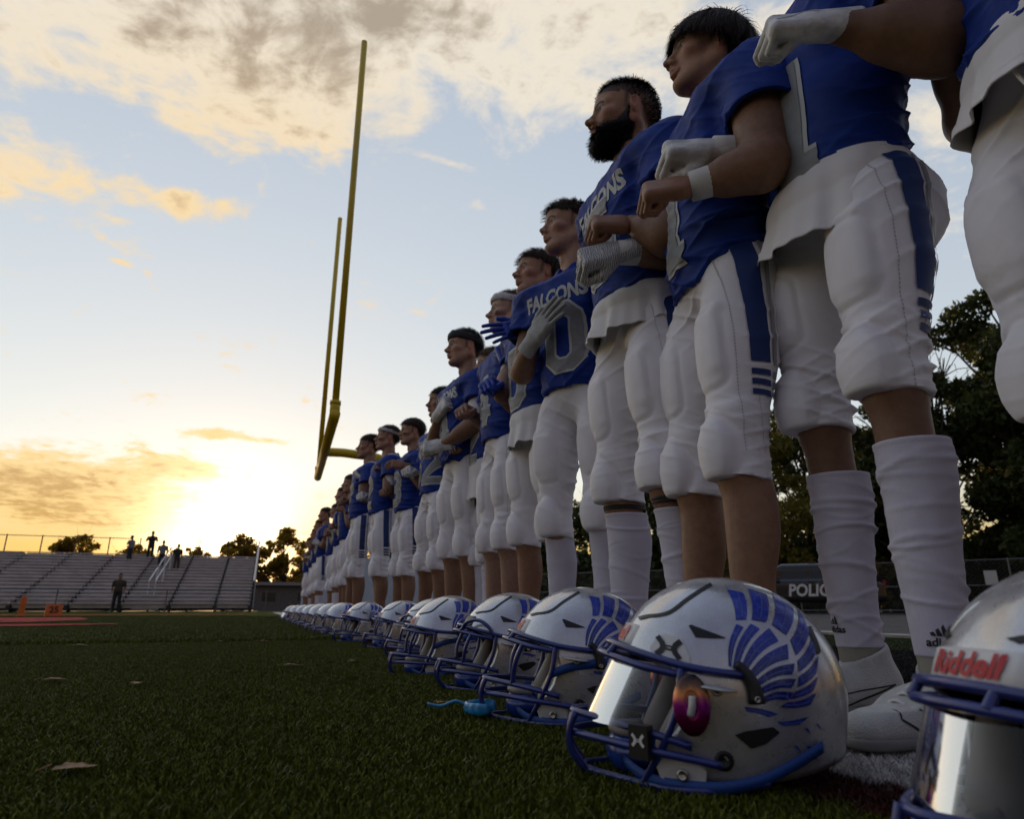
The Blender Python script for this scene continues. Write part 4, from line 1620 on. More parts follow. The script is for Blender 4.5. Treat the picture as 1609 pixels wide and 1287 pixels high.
_wv.inputs['Scale'].default_value = 52
_wv.inputs['Distortion'].default_value = 7
_wv.inputs['Detail'].default_value = 2
_wv.inputs['Detail Scale'].default_value = 1.4
_nt.put(M_glove_zebra.node_tree.nodes['Principled BSDF'].inputs['Base Color'], _nt.mix(_nt.rng(_wv.outputs['Fac'], 0.42, 0.58), (0.52, 0.50, 0.48), (0.22, 0.22, 0.22)))
M_glove_zebra.node_tree.nodes['Principled BSDF'].inputs['Roughness'].default_value = 0.5
M_tape = material('wrist_tape', (0.62, 0.60, 0.57), 0.7, bump=0.3, bscale=200)
M_brace = material('brace_black', (0.012, 0.011, 0.012), 0.6, bump=0.3, bscale=200)
M_shoe = material('shoe_grey_white', (0.50, 0.49, 0.47), 0.55, vary=0.1, vscale=30, weave=520, bump=0.5)
M_shoe_dark = material('shoe_sole', (0.20, 0.19, 0.18), 0.6)
M_shoe_black = material('shoe_black', (0.02, 0.02, 0.022), 0.5)
M_gold = material('shoe_gold', (0.62, 0.47, 0.20), 0.3, metal=0.7)
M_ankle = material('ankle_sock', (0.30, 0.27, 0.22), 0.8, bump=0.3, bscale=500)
M_band_w = material('headband_white', (0.62, 0.60, 0.60), 0.7, bump=0.15, bscale=300)
M_band_k = material('headband_black', (0.025, 0.025, 0.027), 0.7, bump=0.15, bscale=300)
M_stitch = material('stitching', (0.44, 0.42, 0.45), 0.7)
M_line = material('print_black', (0.015, 0.015, 0.016), 0.5)


def hair_mat(name, col):
    return material(name, col, 0.55, spec=0.22, vary=0.35, vscale=60)


HAIR = {'dark': hair_mat('hair_dark', (0.034, 0.021, 0.013)), 'brown': hair_mat('hair_brown', (0.045, 0.028, 0.017)), 'black': hair_mat('hair_black', (0.010, 0.009, 0.009)),
        'fair': hair_mat('hair_fair', (0.11, 0.07, 0.038))}

# ---- head
EYE = np.array((0.0695, 0.0315, 0.0))


def head_template(h, nose=1.0, jaw=1.0, brow=1.0):
    def mk():
        v = Vol((-0.15, -0.12, -0.25), (0.15, 0.12, 0.15), h)
        v.ell((-0.016, 0, 0.038), (0.099, 0.077, 0.087), 0.0)
        v.ell((0.028, 0, 0.034), (0.060, 0.062, 0.062), 0.03)
        v.ell((0.033, 0, -0.042), (0.054, 0.056 * jaw, 0.072), 0.03)
        for s in (1, -1):
            v.cone((-0.014, s * 0.056 * jaw, -0.052), (0.060, s * 0.020, -0.098), 0.021, 0.017, 0.028)
            v.cone((-0.016, s * 0.058 * jaw, -0.010), (-0.014, s * 0.056 * jaw, -0.055), 0.022, 0.020, 0.025)
            v.ell((0.053, s * 0.043, -0.021), (0.024, 0.022, 0.018), 0.02)
        v.ell((0.073, 0, -0.099), (0.018, 0.020, 0.016), 0.02)
        for s in (1, -1):
            v.cone((0.080, s * 0.010, 0.0165), (0.063, s * 0.046, 0.0175), 0.0105 * brow, 0.0105 * brow, 0.014)
            v.ell((0.097, s * 0.033, -0.002), (0.020, 0.020, 0.0135), 0.012, cut=True)
            v.ell((0.069, s * 0.0315, 0.0), (0.0128, 0.0128, 0.0128), 0.002)
            v.cone((0.0800, s * 0.020, 0.0065), (0.0815, s * 0.031, 0.0085), 0.0035, 0.0038, 0.003)
            v.cone((0.0815, s * 0.031, 0.0085), (0.0730, s * 0.0455, 0.0035), 0.0038, 0.0034, 0.003)
            v.cone((0.0795, s * 0.022, -0.0080), (0.0720, s * 0.043, -0.0072), 0.0030, 0.0030, 0.004)
        v.cone((0.084, 0, 0.010), (0.108, 0, -0.029), 0.0072, 0.0095 * nose, 0.012)
        v.ell((0.111, 0, -0.032), (0.0115 * nose, 0.0105 * nose, 0.0095 * nose), 0.007)
        for s in (1, -1):
            v.ell((0.099, s * 0.0125 * nose, -0.0365), (0.0105, 0.0070, 0.0080), 0.006)
            v.ell((0.104, s * 0.0065, -0.0435), (0.0045, 0.0028, 0.0030), 0.002, cut=True)
            v.cone((0.0955, s * 0.002, -0.0590), (0.0850, s * 0.0225, -0.0655), 0.0062, 0.0035, 0.005)
            v.cone((0.0930, s * 0.002, -0.0740), (0.0840, s * 0.0205, -0.0685), 0.0070, 0.0035, 0.005)
            v.cone((0.1020, 0, -0.0660), (0.0850, s * 0.0260, -0.0675), 0.0016, 0.0012, 0.003, cut=True)
        v.cone((0.089, 0, -0.038), (0.0875, 0, -0.060), 0.0125, 0.0115, 0.010)
        v.ell((0.092, 0, -0.085), (0.008, 0.022, 0.005), 0.006, cut=True)
        v.cone((-0.022, 0, -0.060), (-0.048, 0, -0.235), 0.052, 0.062, 0.028)
        for s in (1, -1):
            v.cone((-0.035, s * 0.050, -0.060), (0.0, s * 0.022, -0.205), 0.012, 0.012, 0.02)
        v.ell((0.013, 0, -0.150), (0.014, 0.013, 0.018), 0.014)
        for s in (1, -1):
            R = rotz(s * 0.45) @ roty(-0.22)
            v.ell((-0.014, s * 0.083, -0.004), (0.0205, 0.0055, 0.0325), 0.005, R)
            v.ell((-0.010, s * 0.090, 0.002), (0.0125, 0.0060, 0.0215), 0.003, R, cut=True)
            v.cone((-0.012, s * 0.078, -0.030), (-0.008, s * 0.078, -0.026), 0.008, 0.007, 0.005)
        V, F = v.mesh()
        # colouring in head space: factor on skin, or an absolute colour
        fac = np.ones((len(V), 3))
        ab = np.full((len(V), 3), -1.0)
        x, y, z = V.T
        ay = np.abs(y)
        lips = np.exp(-(((z + 0.0665) / 0.0085) ** 2 + (ay / 0.021) ** 4)) * (x > 0.078)
        fac *= 1 - lips[:, None] * np.array((0.15, 0.42, 0.40))
        chk = np.exp(-(((z + 0.030) / 0.024) ** 2 + ((ay - 0.046) / 0.022) ** 2)) * (x > 0.02)
        fac *= 1 - chk[:, None] * np.array((0.0, 0.16, 0.14))
        ear = (ay > 0.077) & (x < 0.015)
        fac[ear] *= (1.05, 0.82, 0.78)
        bz = 0.0215 - 0.010 * ((ay - 0.030) / 0.02) ** 2
        br = (np.abs(z - bz) < 0.0046) & (ay > 0.010) & (ay < 0.050) & (x > 0.05)
        ey = np.linalg.norm(V * (1, 0, 1) + np.c_[np.zeros(len(V)), ay, np.zeros(len(V))] - EYE, axis=1) < 0.0137
        ey &= (x > 0.070) & (z < 0.0052) & (z > -0.0055)
        ab[ey] = (0.42, 0.38, 0.36)
        ir = ey & (np.hypot(ay - 0.0315, z) < 0.0055)
        ab[ir] = (0.015, 0.012, 0.010)
        lash = (np.abs(z - 0.0068) < 0.0022) & (ay > 0.018) & (ay < 0.047) & (x > 0.068)
        fac[lash] *= 0.35
        return V, F, fac, ab, br
    return pcache(('head', round(h, 4), nose, jaw, brow), mk)


def scalp_mask(V, style):
    x, y, z = V.T
    ay = np.abs(y)
    line = np.where(x > 0.03, 0.054 + 0.25 * (x - 0.06) - 0.12 * ay, np.where(x > -0.02, 0.020 + (x + 0.02) * 0.6, 0.020 + (x + 0.02) * 1.0))
    m = z > line
    m &= ~((ay > 0.066) & (x > -0.035) & (z < 0.024))
    m &= z > -0.075
    m &= (np.hypot(x + 0.016, ay) > 0.03) | (z > 0.05)
    return m


def hair_strands(style, mat, seed, n, h_head=0.006):
    """many fine tapered ribbons combed over the skull"""
    def mk():
        rs = np.random.RandomState(seed)
        V, F, _, _, _ = head_template(h_head)
        Nn = vnormals(V, F)
        m = scalp_mask(V, style)
        ids = np.flatnonzero(m)
        pick = rs.choice(ids, n)
        p = V[pick] + rs.normal(0, 0.0028, (n, 3))
        nrm = unit_rows(Nn[pick])
        cen = np.array((-0.016, 0, 0.038))
        rad = np.array((0.101, 0.079, 0.089))
        crown = np.array((-0.05, 0.01, 0.115))
        away = unit_rows(p - crown)
        L = {'shaggy': 0.085, 'short': 0.016, 'messy': 0.036, 'curly': 0.030, 'crop': 0.020, 'swept': 0.042}[style] * rs.uniform(0.65, 1.25, n)
        if style == 'shaggy':
            L *= np.where(p[:, 2] > 0.06, 1.2, 0.85) * np.interp(p[:, 0], [-0.1, 0.0, 0.03, 0.07], [1.25, 1.05, 0.85, 0.66])
            L *= rs.uniform(0.6, 1.25, n)
        if style == 'short':
            top = np.clip((p[:, 2] - 0.070) / 0.04, 0, 1)
            L *= 0.16 + 0.95 * top
            L *= np.where(p[:, 0] > 0.03, 1.2, 1.0)
        out_w = {'shaggy': 0.06, 'short': 1.1, 'messy': 0.75, 'curly': 1.0, 'crop': 0.8, 'swept': 0.35}[style]
        d = unit_rows(nrm * out_w + away * 0.9 + np.array((0.16, 0, -0.05)) + rs.normal(0, 0.30 if style in ('messy', 'curly') else 0.16, (n, 3)))
        if style == 'shaggy':
            fr = np.clip((p[:, 0] - 0.0) / 0.05, 0, 1)[:, None]
            d = unit_rows(d * (1 - 0.45 * fr) + fr * 0.45 * np.array((0.55, 0.6, -0.1)) + rs.normal(0, 0.16, (n, 3)))
        steps = 5
        P = [p]
        q = p.copy()
        curl = rs.uniform(-1, 1, (n, 3)) * (2.2 if style == 'curly' else 0.5)
        for k in range(steps):
            g = np.array((0, 0, -0.42 if style in ('shaggy', 'swept') else (-0.05 if style == 'short' else -0.16)))
            d = unit_rows(d + g + rs.normal(0, 0.07, (n, 3)) + curl * 0.16 * math.cos(k * 1.7))
            q = q + d * (L / steps)[:, None]
            e = (q - cen) / rad
            r = np.linalg.norm(e, axis=1)
            inside = r < (1.10 if style == 'shaggy' else 1.03)
            e[inside] = e[inside] / r[inside][:, None] * ((1.10 if style == 'shaggy' else 1.03) + 0.05 * rs.uniform(0, 1, inside.sum()))[:, None]
            q = e * rad + cen
            P.append(q.copy())
        P = np.stack(P, 1)
        clump = rs.randint(0, max(1, n // 9), n)
        cc = np.zeros((clump.max() + 1, 3))
        if style in ('shaggy', 'messy', 'swept', 'curly'):
            # tips of near strands pull together into locks
            o = np.lexsort((np.round(p[:, 2] / 0.02), np.round(p[:, 1] / 0.018), np.round(p[:, 0] / 0.018)))
            for a in range(0, n - 8, 8):
                idx = o[a:a + 8]
                mid = P[idx].mean(0)
                w = np.linspace(0, 0.62, steps + 1)[None, :, None]
                P[idx] = P[idx] * (1 - w) + mid[None] * w
        t = np.gradient(P, axis=1)
        side = np.cross(t, np.repeat(nrm[:, None], steps + 1, 1))
        side /= np.linalg.norm(side, axis=2)[:, :, None] + 1e-9
        w = np.linspace(1, 0.25, steps + 1)[None, :, None] * {'short': 0.0009, 'shaggy': 0.0012}.get(style, 0.0012)
        A, B = P - side * w, P + side * w
        VV = np.stack([A, B], 2).reshape(-1, 3)
        k = np.arange(n)[:, None] * 2 * (steps + 1) + np.arange(steps)[None] * 2
        FF = np.stack([k, k + 1, k + 3, k + 2], -1).reshape(-1, 4)
        # a close cap under the strands
        cap = scalp_mask(V, style) & ((V[:, 2] > 0.080) | (style != 'short'))
        cf = F[cap[F].all(1)]
        used = np.unique(cf)
        mp = np.full(len(V), -1)
        mp[used] = np.arange(len(used))
        thick = {'shaggy': 0.012, 'short': 0.0012, 'messy': 0.005, 'curly': 0.010, 'crop': 0.003, 'swept': 0.006}[style]
        cv = V[used] + Nn[used] * thick * (0.5 + 0.5 * np.clip((V[used][:, 2:3] - 0.03) / 0.05, 0, 1))
        return np.concatenate([cv, VV]), np.concatenate([mp[cf], FF + len(cv)])
    V, F = pcache(('hair', style, seed, n), mk)
    return V, F


def unit_rows(a):
    return a / (np.linalg.norm(a, axis=1)[:, None] + 1e-9)


def beard_strands(seed, n=9000):
    rs = np.random.RandomState(seed)
    V, F, _, _, _ = head_template(0.0045)
    Nn = vnormals(V, F)
    m = beard_mask(V)
    ids = np.flatnonzero(m > 0.06)
    pick = rs.choice(ids, n)
    p, nr = V[pick] + rs.normal(0, 0.0015, (n, 3)), Nn[pick]
    chin = np.exp(-((p[:, 0] - 0.07) / 0.05) ** 2) * (p[:, 2] < -0.06)
    L = (0.008 + 0.022 * chin) * rs.uniform(0.6, 1.2, n) * np.clip(m[pick], 0.25, 1)
    d = unit_rows(nr * 0.75 + np.array((0.10, 0, -0.85)) + rs.normal(0, 0.20, (n, 3)))
    e = p + d * L[:, None]
    side = unit_rows(np.cross(d, nr + rs.normal(0, 0.3, (n, 3)))) * 0.0008
    VV = np.stack([p - side, p + side, e + side * 0.3, e - side * 0.3], 1).reshape(-1, 3)
    FF = np.arange(4 * n).reshape(n, 4)
    cf = F[(m[F] > 0.80).all(1)]
    used = np.unique(cf)
    mp = np.full(len(V), -1)
    mp[used] = np.arange(len(used))
    cm = np.clip((m[used] - 0.80) / 0.20, 0, 1)[:, None]
    ch = (np.exp(-((V[used][:, 0] - 0.075) / 0.045) ** 2) * (V[used][:, 2] < -0.072))[:, None]
    cv = V[used] + Nn[used] * (0.0006 + 0.0055 * cm) + ch * np.array((0.006, 0, -0.014))
    return np.concatenate([cv, VV]), np.concatenate([mp[cf], FF + len(cv)])


def beard_mask(V):
    x, y, z = V.T
    ay = np.abs(y)

    def st(v, a, b):
        t = np.clip((v - a) / (b - a), 0, 1)
        return t * t * (3 - 2 * t)
    # upper edge runs from the ear down to the corner of the mouth
    edge = np.interp(x, [-0.02, 0.0, 0.015, 0.035, 0.055, 0.075, 0.10], [0.012, 0.006, -0.022, -0.042, -0.047, -0.046, -0.046])
    m = st(edge - z, -0.006, 0.020) * st(x, -0.020, -0.008)
    m *= st(z, -0.150, -0.125) * np.where(z < -0.115, st(x, 0.0, 0.03), 1)
    m *= np.where(ay > 0.0775, 0, 1)
    lip = np.exp(-(((z + 0.0672) / 0.0088) ** 4 + (ay / 0.0225) ** 4)) * (x > 0.075)
    m *= 1 - np.clip(lip * 1.3, 0, 1)
    m *= np.where((z > -0.0475) & (ay < 0.020) & (x > 0.07), 0, 1)
    return m


# ---- hands: fingers along +x, back of the hand +z, thumb on +y (right hand); mirrored for the left
def hand_template(kind, glove, h=0.0028):
    def mk():
        v = Vol((-0.10, -0.08, -0.10), (0.22, 0.11, 0.06), h)
        g = 1.12 if glove else 1.0
        v.box((0.045, 0.0, 0.0), (0.048, 0.042, 0.0165 * g), 0.014, 0.0)
        v.ell((0.030, 0.026, -0.008), (0.030, 0.020, 0.016), 0.012)
        v.cone((-0.06, 0, 0), (0.012, 0, 0), 0.030 * g, 0.029 * g, 0.018, flat=((0, 0, 1), 0.74))
        ys = (0.0325, 0.0110, -0.0110, -0.0320)
        ls = ((0.045, 0.026, 0.020), (0.050, 0.030, 0.021), (0.046, 0.028, 0.020), (0.036, 0.021, 0.018))
        curl = {'fist': (1.35, 1.55, 1.0), 'flat': (0.10, 0.14, 0.10), 'cup': (0.55, 0.65, 0.45), 'grip': (0.95, 1.15, 0.7)}[kind]
        for i in range(4):
            a = 0.0
            p = np.array((0.086 - 0.004 * abs(i - 1), ys[i], 0.003))
            fan = {'flat': 0.10, 'cup': 0.05}.get(kind, -0.02) * (1.4 - i)
            r0 = (0.0094, 0.0097, 0.0093, 0.0084)[i] * (1.04 if glove else 1.0)
            for j in range(3):
                a += curl[j] * (1 + 0.08 * (i - 1.5) * (j > 0))
                q = p + ls[i][j] * np.array((math.cos(a) * math.cos(fan), math.sin(fan) * math.cos(a), -math.sin(a)))
                v.cone(p, q, r0 * (1 - 0.08 * j), r0 * (0.93 - 0.08 * j), 0.0014)
                p = q
        th = {'fist': [(0.012, 0.030, -0.012), (0.046, 0.052, -0.030), (0.080, 0.034, -0.050), (0.090, 0.010, -0.054)],
              'flat': [(0.012, 0.030, -0.008), (0.042, 0.060, -0.014), (0.072, 0.074, -0.016), (0.094, 0.078, -0.016)],
              'cup': [(0.012, 0.030, -0.010), (0.044, 0.056, -0.022), (0.074, 0.060, -0.036), (0.094, 0.056, -0.042)],
              'grip': [(0.012, 0.030, -0.012), (0.046, 0.054, -0.028), (0.078, 0.046, -0.048), (0.094, 0.028, -0.056)]}[kind]
        for a, b, r1, r2 in zip(th[:-1], th[1:], (0.0145, 0.0120, 0.0105), (0.0120, 0.0105, 0.0090)):
            v.cone(a, b, r1 * g, r2 * g, 0.006)
        if kind in ('fist', 'grip'):
            v.ell((0.060, 0.002, -0.024), (0.026, 0.034, 0.018), 0.006)
        if glove:
            v.cone((-0.058, 0, 0), (-0.012, 0, 0), 0.037, 0.034, 0.006, flat=((0, 0, 1), 0.78))
            v.half((-0.066, 0, 0), (-1, 0, 0), (-0.10, -0.08, -0.1), (-0.05, 0.11, 0.06))
            v.cone((-0.018, 0.045, 0), (-0.018, -0.045, 0.0), 0.0, 0.0, 0.001)
        return v.mesh()
    return pcache(('hand', kind, glove, h), mk)


def place_hand(kind, glove, side, wrist, fdir, back, h=0.0028, scale=1.0):
    V, F = hand_template(kind, glove, h)
    V = V.copy() * scale
    if side > 0:
        V[:, 1] *= -1
        F = F[:, ::-1]
    x = unit(fdir)
    z = unit(np.array(back) - x * np.dot(back, x))
    y = np.cross(z, x)
    return V @ np.stack([x, y, z]) + np.array(wrist) + x * 0.015, F


# ---- limbs
SH = np.array((-0.010, 0.205, 1.385))


def leg_pts(p):
    """hip, knee, ankle of left (+1) and right (-1) leg"""
    out = {}
    for s in (1, -1):
        st = p.get('stance', {}).get(s, (0, 0))
        kx = p.get('kneex', 0.022)
        out[s] = (np.array((0.0, s * 0.092, 0.92)), np.array((kx + st[0] * 0.5, s * (0.110 + st[1] * 0.5), p.get('knee_z', 0.515))), np.array((-0.012 + st[0], s * (0.122 + st[1]), 0.085)))
    return out


def body_mesh(p, h):
    g = p.get('girth', 1.0)
    v = Vol((-0.30, -0.50, 0.02), (0.46, 0.50, 1.56), h)
    k = 0.02
    v.ell((0, 0, 1.26), (0.10, 0.15, 0.19), k)
    v.ell((0, 0, 1.04), (0.075, 0.11, 0.15), k)
    v.cone((-0.03, 0, 1.38), (-0.03, 0, 1.50), 0.08, 0.058, 0.04)
    for s in (1, -1):
        v.cone((-0.035, s * 0.03, 1.50), (-0.03, s * 0.17, 1.40), 0.04, 0.05, 0.03)
    for s, (hp, kn, an) in leg_pts(p).items():
        v.cone(hp, kn + (0, 0, 0.04), 0.055, 0.044, 0.02)
        v.cone(kn + (0, 0, 0.05), kn - (0, 0, 0.05), 0.048 * g, 0.051 * g, 0.012)
        v.ell(kn + (0.022, 0, -0.01), (0.028, 0.034, 0.040), 0.015)
        so = p.get('socks', {}).get(s)
        if so:
            # under a sock the shin stays slim
            q = kn + (an - kn) * (max(0.0, so[0]) + 0.06)
            v.cone(kn - (0, 0, 0.03), q, 0.048 * g, 0.045 * g, 0.015)
            v.cone(q, an, 0.040, 0.028, 0.015)
        else:
            v.cone(kn - (0, 0, 0.04), an, 0.047 * g, 0.0325, 0.015)
            c = kn + 0.34 * (an - kn) + (-0.020, s * 0.004, 0)
            v.ell(c, (0.040 * g, 0.046 * g, 0.110), 0.025)
            v.ell(kn + 0.5 * (an - kn) + (0.014, 0, 0), (0.030, 0.032, 0.16), 0.02)
    for s in (1, -1):
        a = p['arms'][s]
        S = SH * (1, s, 1)
        E, W = np.array(a['elbow']), np.array(a['wrist'])
        mg = a.get('muscle', 1.0)
        v.cone(S, E, 0.056 * mg, 0.040 * mg, 0.03)
        v.ell(S + 0.22 * (E - S), np.array((0.056, 0.056, 0.075)) * mg, 0.03)
        u = unit(E - S)
        v.cone(S + 0.40 * (E - S) + (0.014, 0, 0), S + 0.72 * (E - S) + (0.012, 0, 0), 0.042 * mg, 0.038 * mg, 0.02)
        v.cone(E, W, 0.041 * mg, 0.0265, 0.02)
        v.cone(E + 0.14 * (W - E), E + 0.48 * (W - E), 0.046 * mg, 0.037 * mg, 0.025)
    return v.mesh()


def ridge(ph):
    return (1 - np.abs(np.sin(ph))) ** 2.8


def folds(V, seed, fam):
    """crisp cloth folds: warped ridges in several directions, each fading in and out in patches"""
    o = np.zeros(len(V))
    for i, (dr, fr, am) in enumerate(fam):
        dr = unit(dr)
        ph = (V @ dr) * fr + 1.5 * wsin(V, seed * 13 + i, 7, 2)
        mk = np.clip(0.25 + 0.85 * wsin(V, seed * 17 + i + 50, 9, 1), 0, 1)
        o += am * ridge(ph) * mk
    return o - 0.25


def jersey_mesh(p, h):
    g = p.get('girth', 1.0)
    hem = p.get('hem', 0.985)
    lo, hi = (-0.30, -0.43, hem - 0.06), (0.32, 0.43, 1.62)
    J = Vol(lo, hi, h)
    J.ell((0.0, 0, 1.28), (0.134 * g, 0.184 * g, 0.21), 0.0)
    J.ell((0.010, 0, 1.07), (0.124 * g, 0.158 * g, 0.24), 0.06)
    for s in (1, -1):
        J.ell((-0.005, s * 0.165, 1.398), (0.125, 0.116, 0.066), 0.045)
        J.box((0.066, s * 0.075, 1.345), (0.050, 0.080, 0.090), 0.035, 0.04)
        J.box((-0.085, s * 0.075, 1.36), (0.045, 0.080, 0.090), 0.035, 0.04)
    J.cone((-0.03, 0, 1.42), (-0.034, 0, 1.500), 0.105, 0.078, 0.045)
    base = J.D
    for s in (1, -1):
        S = SH * (1, s, 1) + (0, s * 0.012, 0.005)
        E = np.array(p['arms'][s]['elbow'])
        u = unit(E - S)
        L = p.get('sleeve', 0.145)
        J.D = np.full_like(base, J.BIG)
        J.cone(S, S + u * (L + 0.03), 0.094, 0.088, 0.0)
        e = S + u * L
        J.half(e, u, e - 0.2, e + 0.2)
        J.cone(e - u * 0.07, e + u * 0.04, 0.074, 0.076, 0.0, cut=True)
        a = J.D
        k = 0.035
        hh = np.clip(0.5 + 0.5 * (base - a) / k, 0, 1)
        base = base * (1 - hh) + a * hh - k * hh * (1 - hh)
    J.D = base.astype(np.float32)
    sl = p.get('hem_slant', 0.05)
    n = unit((sl, 0, -1))
    J.half((0, 0, hem), n, lo, hi)

    def inner(X, Y, Z):
        x, y, z = X - 0.010, Y, Z - 1.07
        r = (0.124 * g - 0.012, 0.158 * g - 0.012, 0.228)
        k0 = np.sqrt((x / r[0]) ** 2 + (y / r[1]) ** 2 + (z / r[2]) ** 2)
        return np.maximum((k0 - 1) * 0.10, Z - (hem + 0.035))
    J.op(lo, (hi[0], hi[1], hem + 0.06), inner, 0, True)
    J.cone((-0.030, 0, 1.46), (-0.004, 0, 1.64), 0.066, 0.085, 0.008, cut=True)
    J.cone((0.03, 0, 1.50), (0.085, 0, 1.455), 0.03, 0.012, 0.01, cut=True)
    V, F = J.mesh()
    N = vnormals(V, F)
    sd = p.get('seed', 1)
    x, y, z = V.T
    fam = [((0.10, 0.05, 1.0), 44, 1.0), ((0.25, 0.55, 0.85), 50, 0.8), ((0.2, -0.55, 0.85), 50, 0.8), ((0.5, 1.0, 0.25), 42, 0.55), ((-0.4, 0.3, 1.0), 70, 0.5)]
    body = np.clip((1.36 - z) / 0.16, 0, 1) * np.clip((0.30 - np.abs(y)) / 0.06, 0, 1)
    d = 0.0145 * folds(V, sd, fam) * (0.30 + 0.70 * body)
    bunch = ridge((z - 0.2 * x + 0.012 * wsin(V, sd + 3, 9, 1)) * 62) * np.exp(-((z - hem - 0.05) / 0.055) ** 2)
    arm = np.exp(-((np.hypot(np.abs(y) - 0.17, z - 1.27)) / 0.075) ** 2)
    d += 0.0045 * bunch + 0.008 * arm * folds(V, sd + 9, [((0.2, 1.0, 0.7), 75, 1.0), ((0.6, 0.4, 1.0), 60, 0.8)])
    d += 0.0022 * wsin(V, sd + 17, 22, 2)
    if p.get('number'):
        d *= 1 - 0.72 * np.exp(-((y - p.get('num_y', 0.0)) / (0.10 * len(p['number']) ** 0.7)) ** 4) * np.clip((x - 0.06) / 0.04, 0, 1) * np.exp(-((z - p.get('num_z', 1.165)) / 0.16) ** 4)
    V = V + N * d[:, None]
    return V, F


def pants_mesh(p, h):
    g = p.get('girth', 1.0)
    lo, hi = (-0.26, -0.32, 0.36), (0.30, 0.32, 1.12)
    v = Vol(lo, hi, h)
    v.ell((-0.004, 0, 1.01), (0.114 * g, 0.150 * g, 0.150), 0.0)
    for s in (1, -1):
        v.ell((-0.062, s * 0.075, 0.905), (0.085 * g, 0.088 * g, 0.105), 0.04)
    hemz = p.get('pant_hem', 0.448)
    tops = {}
    for s, (hp, kn, an) in leg_pts(p).items():
        up = kn + (0.004, 0, 0.06)
        tops[s] = up
        v.cone(hp + (0.0, s * 0.004, -0.01), up, 0.091 * g, 0.064 * g, 0.04)
        v.cone(up, kn + (0.002, 0, -0.10), 0.064 * g, 0.0615 * g, 0.015)
        m = hp + 0.45 * (up - hp)
        v.ell(m + (0.014, s * 0.010, 0), (0.086 * g, 0.084 * g, 0.16), 0.03)
    for s, (hp, kn, an) in leg_pts(p).items():
        v.ell(kn + (0.050, s * 0.003, -0.004), (0.036, 0.054, 0.080), 0.003, roty(0.10))
        if p.get('thigh_pad', True):
            m = hp + 0.47 * (tops[s] - hp)
            v.box(m + (0.066 * g, s * 0.012, 0.0), (0.026, 0.052, 0.085), 0.024, 0.010, roty(0.06))
    v.half((0, 0, hemz), (0.10, 0, -1), lo, (hi[0], hi[1], hemz + 0.1))
    v.half((0, 0, 1.085), (0, 0, 1), (lo[0], lo[1], 1.03), hi)
    V, F = v.mesh()
    N = vnormals(V, F)
    sd = p.get('seed', 1) + 40
    x, y, z = V.T
    z = z - (p.get('knee_z', 0.515) - 0.515) * np.clip((0.92 - z) / 0.36, 0, 1)
    hemz = hemz - (p.get('knee_z', 0.515) - 0.515)
    pad = np.exp(-(((z - 0.51) / 0.085) ** 2)) * np.clip((x - 0.03) / 0.04, 0, 1)
    hemb = np.exp(-((z - hemz - 0.02) / 0.035) ** 2)
    cro = np.exp(-((z - 0.90) / 0.07) ** 2) * np.exp(-(y / 0.09) ** 2)
    front = np.clip((x - 0.02) / 0.05, 0, 1)
    thp = np.exp(-(((z - 0.72) / 0.10) ** 2)) * np.clip((x - 0.05) / 0.04, 0, 1)
    kf = folds(V, sd, [((0.25, 0.1, 1.0), 92, 1.0), ((-0.3, 0.35, 1.0), 78, 0.9), ((0.3, -0.4, 1.0), 84, 0.7)])
    gf = folds(V, sd + 5, [((0.1, 0.7, 1.0), 58, 1.0), ((0.2, -0.7, 1.0), 58, 1.0), ((0.4, 0.1, 1.0), 50, 0.7)])
    hf = ridge((z + 0.01 * wsin(V, sd + 6, 16, 1)) * 120)
    d = 0.0016 * wsin(V, sd, 20, 2) + 0.0130 * kf * np.exp(-((z - 0.545) / 0.075) ** 2) * (1 - 0.9 * pad) + 0.0030 * hf * hemb * (1 - pad)
    top_pad = np.exp(-((z - 0.598) / 0.014) ** 2) * front
    d += 0.0060 * top_pad * (0.6 + 0.4 * wsin(V, sd + 8, 30, 1))
    d += 0.0125 * gf * (np.exp(-((z - 0.90) / 0.065) ** 2) * (0.35 + 0.65 * np.exp(-(y / 0.09) ** 2)))
    d += 0.0090 * gf * np.exp(-((z - 0.74) / 0.16) ** 2) * (1 - 0.8 * front)
    d *= 1 - 0.8 * thp
    # outlines of the pads pressing through the cloth
    lg = leg_pts(p)
    yk = np.where(y > 0, lg[1][1][1] + 0.003, lg[-1][1][1] - 0.003)
    e = np.sqrt(((y - yk) / 0.055) ** 2 + ((z - 0.512) / 0.080) ** 2)
    d += front * (0.0030 * np.clip((1.0 - e) / 0.12, 0, 1) - 0.0042 * np.exp(-((e - 1.10) / 0.09) ** 2))
    yt = np.where(y > 0, 0.112, -0.112)
    e2 = (np.abs((y - yt) / 0.055) ** 4 + np.abs((z - 0.735) / 0.088) ** 4) ** 0.25
    d += front * (0.0022 * np.clip((1.0 - e2) / 0.10, 0, 1) - 0.0026 * np.exp(-((e2 - 1.07) / 0.07) ** 2))
    V = V + N * d[:, None]
    return V, F


def leg_ring(kn, an, t):
    """centre and radius along the shin, t = 0 at the knee, 1 at the ankle"""
    c = kn + (an - kn) * t + np.array((-0.014 * math.exp(-((t - 0.34) / 0.22) ** 2) + 0.004, 0, 0))
    r = float(np.interp(t, [0, 0.12, 0.34, 0.55, 0.8, 1.0], [0.0530, 0.0525, 0.0565, 0.0495, 0.0405, 0.0375]))
    return c, r


